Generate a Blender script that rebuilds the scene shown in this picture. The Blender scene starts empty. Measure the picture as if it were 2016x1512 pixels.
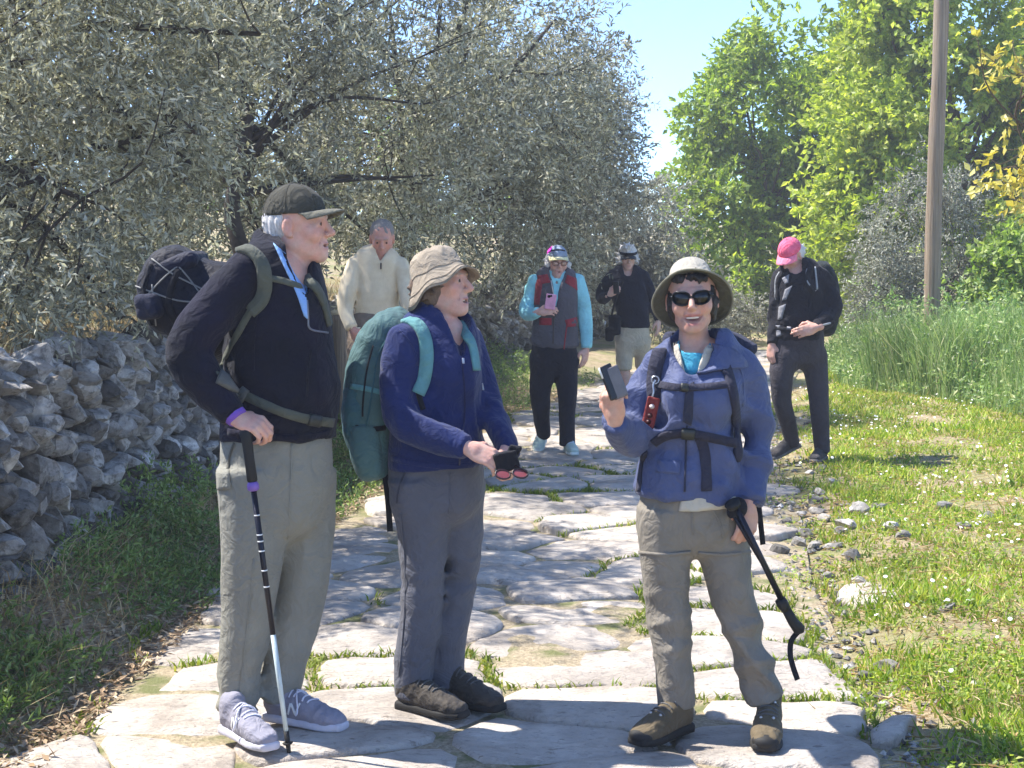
import bpy, math, random
import numpy as np
from mathutils import Vector, Matrix
from mathutils.bvhtree import BVHTree

scene = bpy.context.scene
COL = scene.collection
rad = math.radians

# ------------------------------------------------------------------ camera
CAM_H, PITCH, FPX = 1.56, rad(4.627), 3200.0          # focal length in pixels of a 2016 px wide frame
cam_data = bpy.data.cameras.new('camera')
cam_data.sensor_width = 36.0
cam_data.lens = FPX / 2016.0 * 36.0
cam_data.clip_end = 3000.0
cam = bpy.data.objects.new('camera', cam_data)
COL.objects.link(cam)
cam.location = (0, 0, CAM_H)
cam.rotation_euler = (math.pi / 2 - PITCH, 0, 0)
scene.camera = cam

# ------------------------------------------------------------------ sky and sun
SUN_EL, SUN_AZ = rad(56), rad(-74)                      # azimuth clockwise from +Y (the view direction)
world = bpy.data.worlds.new('World')
scene.world = world
world.use_nodes = True
wn = world.node_tree
wn.nodes.clear()
sky = wn.nodes.new('ShaderNodeTexSky')
sky.sky_type = 'NISHITA'
sky.sun_disc = False
sky.sun_elevation = SUN_EL
sky.sun_rotation = SUN_AZ
sky.air_density = 1.0
sky.dust_density = 0.0
sky.ozone_density = 4.0
sky.altitude = 6000.0
bg = wn.nodes.new('ShaderNodeBackground')
bg.inputs['Strength'].default_value = 0.13
wo = wn.nodes.new('ShaderNodeOutputWorld')
wn.links.new(sky.outputs[0], bg.inputs[0])
wn.links.new(bg.outputs[0], wo.inputs[0])
sun_data = bpy.data.lights.new('sun', 'SUN')
sun_data.energy = 3.0
sun_data.angle = rad(0.6)
sun_data.color = (1.0, 0.955, 0.88)
sun = bpy.data.objects.new('sun', sun_data)
COL.objects.link(sun)
SUN_DIR = Vector((math.sin(SUN_AZ) * math.cos(SUN_EL), math.cos(SUN_AZ) * math.cos(SUN_EL), math.sin(SUN_EL)))
sun.rotation_euler = SUN_DIR.to_track_quat('Z', 'Y').to_euler()
sun.location = SUN_DIR * 40

vs = scene.view_settings
vs.view_transform = 'Standard'
vs.look = 'None'
vs.exposure = 1.85
vs.gamma = 1.0
vs.use_curve_mapping = False
scene.cycles.max_bounces = 6
scene.cycles.diffuse_bounces = 4
scene.cycles.use_adaptive_sampling = True
scene.cycles.adaptive_threshold = 0.02
scene.cycles.transparent_max_bounces = 8
scene.cycles.use_denoising = True

# ------------------------------------------------------------------ helpers
def W(u, v, Y):
    """world point seen at photo pixel (u, v) on the plane at distance Y"""
    x, y = (u - 1008.0) / FPX, (756.0 - v) / FPX
    dy = math.cos(PITCH) + y * math.sin(PITCH)
    dz = -math.sin(PITCH) + y * math.cos(PITCH)
    k = Y / dy
    return np.array((x * k, Y, CAM_H + dz * k))

def G(u, v, z=0.0):
    """ground point under photo pixel (u, v)"""
    x, y = (u - 1008.0) / FPX, (756.0 - v) / FPX
    dy = math.cos(PITCH) + y * math.sin(PITCH)
    dz = -math.sin(PITCH) + y * math.cos(PITCH)
    k = (z - CAM_H) / dz
    return np.array((x * k, dy * k, z))

def tag(o, label=None, cat=None, group=None, kind=None):
    if label: o['label'] = label
    if cat: o['category'] = cat
    if group: o['group'] = group
    if kind: o['kind'] = kind
    return o

def link(o, parent=None):
    COL.objects.link(o)
    if parent is not None:
        o.parent = parent
    return o

def empty(name, loc=(0, 0, 0), parent=None):
    o = bpy.data.objects.new(name, None)
    o.location = loc
    o.empty_display_size = 0.1
    return link(o, parent)

def mesh_np(name, V, F, mat=None, smooth=True, col=None):
    """mesh from an (n,3) array and an (m,3|4) face array"""
    V = np.asarray(V, dtype=np.float32)
    F = np.asarray(F, dtype=np.int32)
    me = bpy.data.meshes.new(name)
    n, k = F.shape
    me.vertices.add(len(V))
    me.vertices.foreach_set('co', V.ravel())
    me.loops.add(n * k)
    me.loops.foreach_set('vertex_index', F.ravel())
    me.polygons.add(n)
    me.polygons.foreach_set('loop_start', np.arange(0, n * k, k, dtype=np.int32))
    me.polygons.foreach_set('loop_total', np.full(n, k, dtype=np.int32))
    me.polygons.foreach_set('use_smooth', np.full(n, bool(smooth)))
    if mat is not None:
        me.materials.append(mat)
    me.update(calc_edges=True)
    if col is not None:
        a = me.color_attributes.new('Col', 'FLOAT_COLOR', 'POINT')
        c = np.ones((len(V), 4), dtype=np.float32)
        c[:, :3] = col
        a.data.foreach_set('color', c.ravel())
    return me

def obj(name, V, F, mat=None, parent=None, smooth=True, origin=None, col=None):
    """mesh object; V in world space.  origin: where its pivot goes"""
    V = np.asarray(V, dtype=np.float32)
    base = np.zeros(3)
    p = parent
    while p is not None:
        base = base + np.array(p.location)
        p = p.parent
    org = np.array(origin, dtype=float) if origin is not None else base
    me = mesh_np(name, V - org.astype(np.float32), F, mat, smooth, col)
    o = bpy.data.objects.new(name, me)
    o.location = org - base
    return link(o, parent)

def pyobj(name, verts, faces, mat=None, parent=None, smooth=False, origin=None):
    base = np.zeros(3)
    p = parent
    while p is not None:
        base = base + np.array(p.location)
        p = p.parent
    org = np.array(origin, dtype=float) if origin is not None else base
    me = bpy.data.meshes.new(name)
    me.from_pydata([tuple(np.array(v, dtype=float) - org) for v in verts], [], [tuple(int(i) for i in f) for f in faces])
    if smooth:
        me.polygons.foreach_set('use_smooth', [True] * len(me.polygons))
    if mat: me.materials.append(mat)
    me.update()
    o = bpy.data.objects.new(name, me)
    o.location = org - base
    return link(o, parent)

class MB:
    """collects verts / faces (mixed sizes)"""
    def __init__(s): s.v, s.f = [], []
    def add(s, V, F):
        b = len(s.v)
        s.v += [tuple(map(float, p)) for p in V]
        s.f += [tuple(int(i) + b for i in f) for f in F]
        return s
    def build(s, name, mat, parent=None, smooth=True, origin=None):
        return pyobj(name, s.v, s.f, mat, parent, smooth, origin)

def unit(v):
    v = np.asarray(v, dtype=float)
    n = np.linalg.norm(v)
    return v / n if n > 1e-9 else v

def catmull(P, n=4):
    """smooth an (m,k) control array"""
    P = np.asarray(P, dtype=float)
    if len(P) < 3: 
        return np.array([P[0] + (P[-1] - P[0]) * t for t in np.linspace(0, 1, n + 1)])
    Q = np.vstack([2 * P[0] - P[1], P, 2 * P[-1] - P[-2]])
    out = []
    for i in range(1, len(Q) - 2):
        for j in range(n):
            t = j / n
            a, b, c, d = Q[i - 1], Q[i], Q[i + 1], Q[i + 2]
            out.append(0.5 * (2 * b + (c - a) * t + (2 * a - 5 * b + 4 * c - d) * t * t + (3 * b - a - 3 * c + d) * t ** 3))
    out.append(P[-1])
    return np.array(out)

def tube(P, R, seg=8, caps=True):
    """tapered tube along points P with radii R -> verts, faces"""
    P = np.asarray(P, dtype=float)
    R = np.broadcast_to(np.asarray(R, dtype=float), (len(P),))
    V, F = [], []
    T = np.gradient(P, axis=0)
    ref = np.array((0.0, 0.0, 1.0)) if abs(unit(T[0])[2]) < 0.9 else np.array((1.0, 0, 0))
    n = unit(np.cross(T[0], ref))
    for i in range(len(P)):
        t = unit(T[i])
        n = unit(n - t * np.dot(n, t))
        b = np.cross(t, n)
        for k in range(seg):
            a = 2 * math.pi * k / seg
            V.append(P[i] + (n * math.cos(a) + b * math.sin(a)) * R[i])
    for i in range(len(P) - 1):
        for k in range(seg):
            k2 = (k + 1) % seg
            F.append((i * seg + k, i * seg + k2, (i + 1) * seg + k2, (i + 1) * seg + k))
    if caps:
        F.append(tuple(range(seg))[::-1])
        F.append(tuple((len(P) - 1) * seg + k for k in range(seg)))
    return V, F

def boxv(c, ax, ay, az):
    """box with half axes ax, ay, az"""
    c = np.asarray(c, dtype=float)
    V = [c + sx * np.asarray(ax) + sy * np.asarray(ay) + sz * np.asarray(az) for sz in (-1, 1) for sy in (-1, 1) for sx in (-1, 1)]
    F = [(0, 2, 3, 1), (4, 5, 7, 6), (0, 1, 5, 4), (2, 6, 7, 3), (0, 4, 6, 2), (1, 3, 7, 5)]
    return V, F

_rs = np.random.RandomState(11)
_NK = _rs.normal(size=(24, 3)); _NK /= np.linalg.norm(_NK, axis=1)[:, None]
_NP = _rs.uniform(0, 6.28, 24)
def snoise(P, scale, seed=0, n=5):
    """cheap smooth noise of points, about -1..1"""
    P = np.asarray(P, dtype=np.float32)
    out = np.zeros(P.shape[:-1], dtype=np.float32)
    for i in range(n):
        k = _NK[(i + seed * 5) % 24]
        out += np.sin((P @ k.astype(np.float32)) * scale * (1 + 0.37 * i) + _NP[(i * 3 + seed) % 24] + seed)
    return out / (n ** 0.5) * 0.8

# ------------------------------------------------------------------ materials
def srgb(r, g, b):
    def f(c):
        c /= 255.0
        return c / 12.92 if c <= 0.04045 else ((c + 0.055) / 1.055) ** 2.4
    return (f(r), f(g), f(b), 1.0)

class NT:
    def __init__(s, name):
        s.m = bpy.data.materials.new(name)
        s.m.use_nodes = True
        s.t = s.m.node_tree
        s.t.nodes.clear()
        s.out = s.t.nodes.new('ShaderNodeOutputMaterial')
    def n(s, kind, **kw):
        nd = s.t.nodes.new(kind)
        for k, v in kw.items():
            if k.startswith('i_'):
                nd.inputs[k[2:].replace('_', ' ')].default_value = v
            elif k[0] == 'i' and k[1:].isdigit():
                nd.inputs[int(k[1:])].default_value = v
            else:
                setattr(nd, k, v)
        return nd
    def l(s, a, b): s.t.links.new(a, b)
    def pos(s): return s.n('ShaderNodeNewGeometry').outputs['Position']
    def objc(s): return s.n('ShaderNodeTexCoord').outputs['Object']
    def noise(s, vec, scale, detail=4, rough=0.6, dist=0.0):
        nd = s.n('ShaderNodeTexNoise')
        nd.inputs['Scale'].default_value = scale
        nd.inputs['Detail'].default_value = detail
        nd.inputs['Roughness'].default_value = rough
        nd.inputs['Distortion'].default_value = dist
        if vec is not None: s.l(vec, nd.inputs['Vector'])
        return nd.outputs['Fac']
    def ramp(s, fac, stops, interp='LINEAR'):
        nd = s.n('ShaderNodeValToRGB')
        cr = nd.color_ramp
        cr.interpolation = interp
        while len(cr.elements) < len(stops): cr.elements.new(0.5)
        for e, (p, c) in zip(cr.elements, stops):
            e.position = p
            e.color = c if len(c) == 4 else (*c, 1)
        s.l(fac, nd.inputs[0])
        return nd.outputs[0]
    def mix(s, fac, a, b, blend='MIX'):
        nd = s.n('ShaderNodeMix', data_type='RGBA', blend_type=blend)
        for sock, val in ((nd.inputs[0], fac), (nd.inputs[6], a), (nd.inputs[7], b)):
            if hasattr(val, 'is_linked'): s.l(val, sock)
            else: sock.default_value = val
        return nd.outputs[2]
    def bump(s, h, strength=0.5, dist=0.01, normal=None):
        nd = s.n('ShaderNodeBump')
        nd.inputs['Strength'].default_value = strength
        nd.inputs['Distance'].default_value = dist
        s.l(h, nd.inputs['Height'])
        if normal is not None: s.l(normal, nd.inputs['Normal'])
        return nd.outputs[0]
    def bsdf(s, color, rough=0.8, normal=None, **kw):
        nd = s.n('ShaderNodeBsdfPrincipled')
        if hasattr(color, 'is_linked'): s.l(color, nd.inputs['Base Color'])
        else: nd.inputs['Base Color'].default_value = color
        if hasattr(rough, 'is_linked'): s.l(rough, nd.inputs['Roughness'])
        else: nd.inputs['Roughness'].default_value = rough
        for k, v in kw.items(): nd.inputs[k.replace('_', ' ')].default_value = v
        if normal is not None: s.l(normal, nd.inputs['Normal'])
        s.l(nd.outputs[0], s.out.inputs[0])
        return nd

MATS = {}
def plain(name, rgb, rough=0.7, var=0.12, scale=18.0, **kw):
    """one-colour material with slight uneven tone and fine relief"""
    if name in MATS: return MATS[name]
    t = NT(name)
    c = rgb if len(rgb) == 4 else (*rgb, 1)
    p = t.pos()
    n = t.noise(p, scale, 4)
    dark = tuple(x * (1 - var * 1.6) for x in c[:3]) + (1,)
    lite = tuple(min(1, x * (1 + var * 1.6)) for x in c[:3]) + (1,)
    colr = t.ramp(n, [(0.3, dark), (0.7, lite)])
    t.bsdf(colr, rough, t.bump(t.noise(p, scale * 12, 3), 0.25, 0.004), **kw)
    MATS[name] = t.m
    return t.m

def fabric(name, rgb, weave=900.0, var=0.10, rough=0.92, sheen=0.06, fold=0.35, tint=None):
    """cloth: uneven dye, fine weave, soft creases, sheen"""
    if name in MATS: return MATS[name]
    t = NT(name)
    c = rgb if len(rgb) == 4 else (*rgb, 1)
    p = t.pos()
    n = t.noise(p, 9.0, 5, 0.65)
    dark = tuple(x * (1 - var * 1.8) for x in c[:3]) + (1,)
    lite = tuple(min(1, x * (1 + var * 1.8)) for x in c[:3]) + (1,)
    colr = t.ramp(n, [(0.28, dark), (0.72, lite)])
    if tint is not None:
        n2 = t.noise(p, 4.0, 3)
        colr = t.mix(t.ramp(n2, [(0.45, (0, 0, 0, 1)), (0.7, (1, 1, 1, 1))]), colr, tint)
    b1 = t.bump(t.noise(p, 13.0, 3, 0.5, 2.2), fold, 0.045)
    b1 = t.bump(t.noise(p, 42.0, 2, 0.5, 1.5), fold * 0.35, 0.012, b1)
    b2 = t.bump(t.noise(p, weave, 2), 0.35, 0.0015, b1)
    nd = t.bsdf(colr, rough, b2)
    nd.inputs['Sheen Weight'].default_value = sheen
    nd.inputs['Sheen Roughness'].default_value = 0.5
    nd.inputs['Specular IOR Level'].default_value = 0.25
    MATS[name] = t.m
    return t.m

def leafmat(name, stops, rough=0.55, trans=0.35, tcol=None):
    """leaf colours picked per leaf, partly translucent"""
    if name in MATS: return MATS[name]
    t = NT(name)
    g = t.n('ShaderNodeNewGeometry')
    c = t.ramp(g.outputs['Random Per Island'], stops)
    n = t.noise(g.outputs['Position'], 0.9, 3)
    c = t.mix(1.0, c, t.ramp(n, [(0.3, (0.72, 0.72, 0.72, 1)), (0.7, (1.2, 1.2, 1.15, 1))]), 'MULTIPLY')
    nd = t.bsdf(c, rough)
    tr = t.n('ShaderNodeBsdfTranslucent')
    t.l(t.mix(1.0, c, tcol or (1.3, 1.3, 0.8, 1), 'MULTIPLY'), tr.inputs[0])
    mx = t.n('ShaderNodeMixShader')
    mx.inputs[0].default_value = trans
    t.l(nd.outputs[0], mx.inputs[1]); t.l(tr.outputs[0], mx.inputs[2])
    t.l(mx.outputs[0], t.out.inputs[0])
    MATS[name] = t.m
    return t.m

# ================================================================== SETTING
RNG = np.random.RandomState(4)
_PY = [0, 3, 5.85, 7.6, 9.9, 11.8, 16, 19, 22, 24.6, 27, 29, 31]
_PX = [-0.2, -0.18, -0.13, 0.0, 0.33, 0.55, 1.3, 2.0, 2.75, 3.6, 5.0, 7.0, 9.6]
def path_cx(y): return np.interp(y, _PY, _PX)
def path_hw(y): return np.interp(y, [0, 6, 10, 19, 25, 31], [1.32, 1.32, 1.34, 1.15, 0.95, 0.9])
def wall_x(y): return np.interp(y, [0, 4, 6.5, 9.6, 13, 21, 24, 30, 60], [-2.5, -2.33, -2.08, -1.8, -1.34, -0.35, 0.45, 2.2, 8.0])
WALL_H = 1.06
def sstep(a, b, x):
    t = np.clip((x - a) / (b - a), 0, 1)
    return t * t * (3 - 2 * t)
def ground_z(x, y):
    x = np.asarray(x, dtype=float); y = np.asarray(y, dtype=float)
    cx, hw, wx = path_cx(y), path_hw(y), wall_x(y)
    P = np.stack([x, y, 0 * x], -1)
    nz = snoise(P, 2.1, 1) * 0.02 + snoise(P, 0.6, 2) * 0.035
    le, re = cx - hw, cx + hw
    z = np.full(x.shape, -0.055)
    bank = sstep(0, 1, (le - x) / np.maximum(le - wx, 0.25)) * 0.20
    z = np.where(x < le, -0.055 + bank + nz * sstep(0, 0.3, le - x), z)
    r = x - re
    z = np.where(r > 0, -0.055 + sstep(0, 0.45, r) * 0.045 + (nz + 0.01) * sstep(0, 0.8, r) + 0.05 * np.clip(r - 1.2, 0, 30), z)
    ter = WALL_H - 0.06 + nz * 2 + np.clip(wx - 0.3 - x, 0, 60) * 0.10
    z = np.where(x < wx - 0.22, ter, z)
    far = sstep(32, 60, y)
    return z + far * (1.0 + 0.02 * np.clip(y - 60, 0, 200)) * (0.6 + 0.4 * np.sin(x * 0.05))

# ---- ground sheet
t = NT('earth_and_litter')
p = t.pos()
n1, n2, n3 = t.noise(p, 1.3, 5), t.noise(p, 9.0, 6, 0.7), t.noise(p, 60.0, 4, 0.7)
soil = t.ramp(n2, [(0.25, srgb(116, 98, 76)), (0.5, srgb(158, 138, 110)), (0.75, srgb(196, 178, 148))])
green = t.ramp(n2, [(0.3, srgb(74, 88, 36)), (0.7, srgb(140, 150, 70))])
c = t.mix(t.ramp(n1, [(0.42, (0, 0, 0, 1)), (0.6, (1, 1, 1, 1))]), soil, green)
c = t.mix(t.ramp(n3, [(0.3, (0, 0, 0, 1)), (0.75, (0.7, 0.7, 0.7, 1))]), c, srgb(190, 172, 140))
t.bsdf(c, 0.95, t.bump(n3, 0.8, 0.02, t.bump(n2, 0.7, 0.05)))
M_GROUND = t.m
gx = np.concatenate([-np.geomspace(14, 900, 18)[::-1], np.arange(-13.5, 14, 0.2), np.geomspace(14.2, 900, 18)])
gy = np.concatenate([[-60, -20, -6, -1], np.arange(1.0, 34, 0.22), np.geomspace(34.5, 1500, 22)])
XX, YY = np.meshgrid(gx, gy, indexing='ij')
ZZ = ground_z(XX, YY)
nx_, ny_ = XX.shape
idx = np.arange(nx_ * ny_).reshape(nx_, ny_)
Fq = np.stack([idx[:-1, :-1], idx[1:, :-1], idx[1:, 1:], idx[:-1, 1:]], -1).reshape(-1, 4)
tag(obj('ground', np.stack([XX, YY, ZZ], -1).reshape(-1, 3), Fq, M_GROUND), kind='structure')

# ---- path bed and paving stones
t = NT('joint_soil')
p = t.pos()
n1, n2 = t.noise(p, 5.0, 5), t.noise(p, 70.0, 5, 0.7)
c = t.ramp(n2, [(0.3, srgb(124, 110, 88)), (0.55, srgb(178, 162, 134)), (0.8, srgb(214, 200, 174))])
c = t.mix(t.ramp(n1, [(0.48, (0, 0, 0, 1)), (0.62, (0.8, 0.8, 0.8, 1))]), c, srgb(96, 106, 48))
t.bsdf(c, 0.95, t.bump(n2, 0.9, 0.015))
M_JOINT = t.m
ys = np.arange(1.0, 31.2, 0.25)
lat = np.linspace(-1, 1, 25)
V = []
for y in ys:
    for l in lat:
        x = path_cx(y) + l * (path_hw(y) + 0.10)
        V.append((x, y, -0.013 + 0.009 * float(snoise(np.array((x, y, 0.0)), 6, 3)) - 0.02 * abs(l) ** 6))
V = np.array(V)
idx = np.arange(len(V)).reshape(len(ys), len(lat))
Fq = np.stack([idx[:-1, :-1], idx[:-1, 1:], idx[1:, 1:], idx[1:, :-1]], -1).reshape(-1, 4)
path = tag(obj('path', V, Fq, M_JOINT), kind='structure')

t = NT('worn_limestone')
p = t.pos()
oi = t.n('ShaderNodeObjectInfo')
n1, n2, n3 = t.noise(p, 3.0, 6, 0.62, 0.6), t.noise(p, 28.0, 6, 0.7), t.noise(p, 140.0, 4, 0.7)
c = t.ramp(n1, [(0.28, srgb(150, 140, 130)), (0.5, srgb(190, 181, 171)), (0.72, srgb(218, 210, 200))])
c = t.mix(t.ramp(n2, [(0.56, (0, 0, 0, 1)), (0.74, (0.75, 0.75, 0.75, 1))]), c, srgb(128, 114, 102))
c = t.mix(1.0, c, t.ramp(oi.outputs['Random'], [(0.0, (0.78, 0.77, 0.76, 1)), (0.5, (0.95, 0.93, 0.91, 1)), (1.0, (1.08, 1.05, 1.0, 1))]), 'MULTIPLY')
mp = t.n('ShaderNodeMapping'); mp.inputs['Scale'].default_value = (1.0, 2.6, 1.0); mp.inputs['Rotation'].default_value = (0, 0, 0.2)
t.l(p, mp.inputs[0])
n4 = t.noise(mp.outputs[0], 9.0, 5, 0.65)
pit = t.ramp(t.noise(mp.outputs[0], 20.0, 3, 0.6), [(0.62, (0, 0, 0, 1)), (0.70, (1, 1, 1, 1))])
c = t.mix(t.mix(1.0, pit, (0.55, 0.55, 0.55, 1), 'MULTIPLY'), c, srgb(92, 80, 70))
b = t.bump(n4, 0.8, 0.05)
b = t.bump(n2, 0.5, 0.018, b)
b = t.bump(n3, 0.4, 0.006, b)
inv = t.n('ShaderNodeInvert'); t.l(pit, inv.inputs[1])
b = t.bump(inv.outputs[0], 0.5, 0.012, b)
t.bsdf(c, 0.82, b)
M_PAVE = t.m

def clip_poly(poly, a, b, c):
    """keep the side where a*x+b*y<=c"""
    out = []
    for i in range(len(poly)):
        p, q = poly[i], poly[(i + 1) % len(poly)]
        dp, dq = a * p[0] + b * p[1] - c, a * q[0] + b * q[1] - c
        if dp <= 0: out.append(p)
        if (dp < 0 < dq) or (dq < 0 < dp):
            k = dp / (dp - dq)
            out.append((p[0] + (q[0] - p[0]) * k, p[1] + (q[1] - p[1]) * k))
    return out

def voronoi_cells(pts, reach=2.2):
    cells = []
    for i, p in enumerate(pts):
        d = np.hypot(*(pts - p).T)
        poly = [(p[0] - 1, p[1] - 1), (p[0] + 1, p[1] - 1), (p[0] + 1, p[1] + 1), (p[0] - 1, p[1] + 1)]
        for j in np.argsort(d)[1:22]:
            q = pts[j]
            m = (p + q) / 2
            n = q - p
            poly = clip_poly(poly, n[0], n[1], float(n @ m))
            if len(poly) < 3: break
        cells.append(poly)
    return cells

def stone_slab(name, poly, z0, dome, gap, seed, mat, parent, thick=0.09, jit=0.018):
    """uneven paving stone from a plan polygon"""
    r = np.random.RandomState(seed)
    P = np.array(poly)
    c = P.mean(0)
    pts = []
    for i in range(len(P)):
        a, b = P[i], P[(i + 1) % len(P)]
        n = max(1, int(np.linalg.norm(b - a) / 0.10))
        for k in range(n): pts.append(a + (b - a) * k / n)
    B = np.array(pts)
    for _ in range(1): B = 0.5 * B + 0.25 * (np.roll(B, 1, 0) + np.roll(B, -1, 0))     # round the corners
    D = B - c
    L = np.linalg.norm(D, axis=1)[:, None]
    B = c + D * np.clip((L - gap) / L, 0.4, 1) + r.normal(size=B.shape) * jit * 0.45
    m = len(B)
    tx, ty = r.normal(size=2) * 0.014
    rings = [(1.0, -thick), (1.0, -0.016), (0.975, -0.004), (0.92, 0.001), (0.62, dome * 0.7), (0.3, dome)]
    V, F = [], []
    for k, (s, dz) in enumerate(rings):
        for q in B:
            xy = c + (q - c) * s
            wz = 0 if k == 0 else float(snoise(np.array((xy[0], xy[1], seed * 0.37)), 7.0, seed % 4)) * 0.011
            V.append((xy[0], xy[1], z0 + dz + wz + (xy[0] - c[0]) * tx + (xy[1] - c[1]) * ty))
    V.append((c[0], c[1], z0 + dome))
    for k in range(len(rings) - 1):
        for i in range(m):
            j = (i + 1) % m
            F.append((k * m + i, k * m + j, (k + 1) * m + j, (k + 1) * m + i))
    o = len(V) - 1
    for i in range(m): F.append(((len(rings) - 1) * m + i, (len(rings) - 1) * m + (i + 1) % m, o))
    return pyobj(name, V, F, mat, parent, True, origin=(c[0], c[1], z0))

seeds = []
y = 4.2
row = 0
while y < 26.5:
    hw, cx = path_hw(y), path_cx(y)
    step = 0.36 + 0.12 * RNG.rand()
    n = int(round(2 * hw / (0.56 + 0.20 * RNG.rand())))
    for k in range(-1, n + 1):
        l = -hw + (k + 0.5) * 2 * hw / n
        seeds.append((cx + l + RNG.uniform(-0.2, 0.2), y + RNG.uniform(-0.17, 0.17)))
    y += step
    row += 1
seeds = np.array(seeds)
cells = voronoi_cells(seeds)
PAVE_EDGES = []
k = 0
stone_rows = []
for i, (p, poly) in enumerate(zip(seeds, cells)):
    hw, cx = path_hw(p[1]), path_cx(p[1])
    l = (p[0] - cx) / hw
    if abs(l) > 1.0 or len(poly) < 3 or p[1] < 4.35 or p[1] > 26.2: continue
    if (l > 0.86 or (l < -0.86 and p[1] > 7.5)) and RNG.rand() < 0.42: continue
    A = np.array(poly)
    if np.hypot(*(A - p).T).max() > 0.95: continue
    stone_rows.append((p[1], i, poly, l))
stone_rows.sort(key=lambda q: q[0])
for q, (yy, i, poly, l) in enumerate(stone_rows[:298]):
    stone_slab('paving_stone', poly, 0.002 + 0.006 * RNG.randn() - 0.010 * abs(l) ** 3, 0.004 + 0.010 * RNG.rand(), 0.006 + 0.016 * RNG.rand() ** 2, i, M_PAVE, path)
    for a in range(len(poly)):
        PAVE_EDGES.append((poly[a], poly[(a + 1) % len(poly)]))

# two slabs lying loose at the right-hand edge, in the grass
EDGE_SLABS = [((1650, 1165), (1690, 1140), (1780, 1148), (1815, 1175), (1750, 1195), (1660, 1190)),
              ((1712, 1460), (1722, 1425), (1800, 1402), (1822, 1412), (1790, 1445), (1740, 1466))]

# ---- rock meshes shared by wall stones and loose stones
def rock_mesh(seed, mat, sub=2, flat=0.55):
    import bmesh
    r = np.random.RandomState(seed)
    bm = bmesh.new()
    bmesh.ops.create_icosphere(bm, subdivisions=sub, radius=1.0)
    nrm = r.normal(size=(9, 3)); nrm /= np.linalg.norm(nrm, axis=1)[:, None]
    off = r.uniform(0.36, 0.80, 9)
    for v in bm.verts:
        p = np.array(v.co)
        for a, o in zip(nrm, off):
            d = p @ a - o
            if d > 0: p = p - a * d * 0.92
        p = p * (1 + 0.045 * r.randn())
        v.co = p * 1.30
    me = bpy.data.meshes.new('rock')
    bm.to_mesh(me); bm.free()
    me.polygons.foreach_set('use_smooth', [False] * len(me.polygons))
    me.materials.append(mat)
    return me

t = NT('lichened_fieldstone')
p = t.pos()
oi = t.n('ShaderNodeObjectInfo')
gi = t.n('ShaderNodeNewGeometry')
sm_ = t.n('ShaderNodeMath', operation='ADD'); t.l(oi.outputs['Random'], sm_.inputs[0]); t.l(gi.outputs['Random Per Island'], sm_.inputs[1])
fr_ = t.n('ShaderNodeMath', operation='FRACT'); t.l(sm_.outputs[0], fr_.inputs[0])
n1, n2, n3 = t.noise(p, 7.0, 6, 0.68, 0.5), t.noise(p, 24.0, 6, 0.7), t.noise(p, 90.0, 5, 0.7)
c = t.ramp(n1, [(0.30, srgb(126, 122, 118)), (0.5, srgb(172, 168, 163)), (0.68, srgb(230, 227, 222))])
c = t.mix(t.ramp(n2, [(0.50, (0, 0, 0, 1)), (0.62, (0.7, 0.7, 0.7, 1))]), c, srgb(76, 70, 62))
c = t.mix(t.ramp(t.noise(p, 3.0, 3), [(0.66, (0, 0, 0, 1)), (0.76, (0.4, 0.4, 0.4, 1))]), c, srgb(168, 138, 104))
c = t.mix(1.0, c, t.ramp(fr_.outputs[0], [(0.0, (0.26, 0.255, 0.25, 1)), (0.5, (0.60, 0.59, 0.57, 1)), (1.0, (1.08, 1.06, 1.03, 1))]), 'MULTIPLY')
t.bsdf(c, 0.9, t.bump(n3, 0.5, 0.006, t.bump(n2, 0.5, 0.015)))
M_ROCK = t.m
M_WALLCORE = plain('packed_earth_core', srgb(46, 40, 34), 0.95, 0.3, 14)
ROCKS = [rock_mesh(300 + i, M_ROCK, 2) for i in range(16)]
SMALL_ROCKS = [rock_mesh(340 + i, M_ROCK, 1) for i in range(10)]

# ---- dry stone wall (core + stones)
ws = np.arange(3.0, 32.0, 0.25)
V, F = [], []
for y in ws:
    x = wall_x(y)
    for dx, z in ((-0.36, -0.2), (-0.32, WALL_H - 0.10), (-0.20, WALL_H - 0.08), (-0.13, -0.25)):
        V.append((x + dx, y, z + 0.0))
for i in range(len(ws) - 1):
    for k in range(3):
        a = i * 4 + k
        F.append((a, a + 1, a + 5, a + 4))
wall = empty('dry_stone_wall', (wall_x(8.0), 8.0, 0))
tag(wall, 'low dry stone wall of rough grey lichened stones under the olive trees', 'stone wall')
pyobj('core', V, F, M_WALLCORE, wall, True)
stones = []
Lw = 3.6
def wall_frame(y):
    d = np.array((wall_x(y + 0.1) - wall_x(y - 0.1), 0.2, 0.0)); d /= np.linalg.norm(d)
    return d, np.array((d[1], -d[0], 0.0))          # along, outward (towards the path)
z = 0.02
while z < WALL_H + 0.02:
    hrow = RNG.uniform(0.065, 0.125)
    y = 3.4 + RNG.rand() * 0.2
    while y < 30:
        wd = RNG.uniform(0.06, 0.20) if y < 15 else RNG.uniform(0.16, 0.34)
        stones.append((y + wd / 2, z + hrow / 2 + RNG.uniform(-0.03, 0.03), max(wd * 0.50, 0.055), hrow * RNG.uniform(0.38, 0.58)))
        y += wd * 0.93
    z += hrow * 0.92
for y in np.arange(3.4, 30, 0.15):                   # uneven stones along the top
    stones.append((y + RNG.uniform(-0.05, 0.05), WALL_H + RNG.uniform(-0.03, 0.06), RNG.uniform(0.07, 0.15), RNG.uniform(0.05, 0.09)))
def seen(y):
    u = 1008 + 3200 * wall_x(y) / y
    return -25 < u < 445
near = [s for s in stones if seen(s[0])]
near.sort(key=lambda s: -(s[2] * s[3]) / s[0] ** 2)
picked = set(id(s) for s in near[:298])
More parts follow.
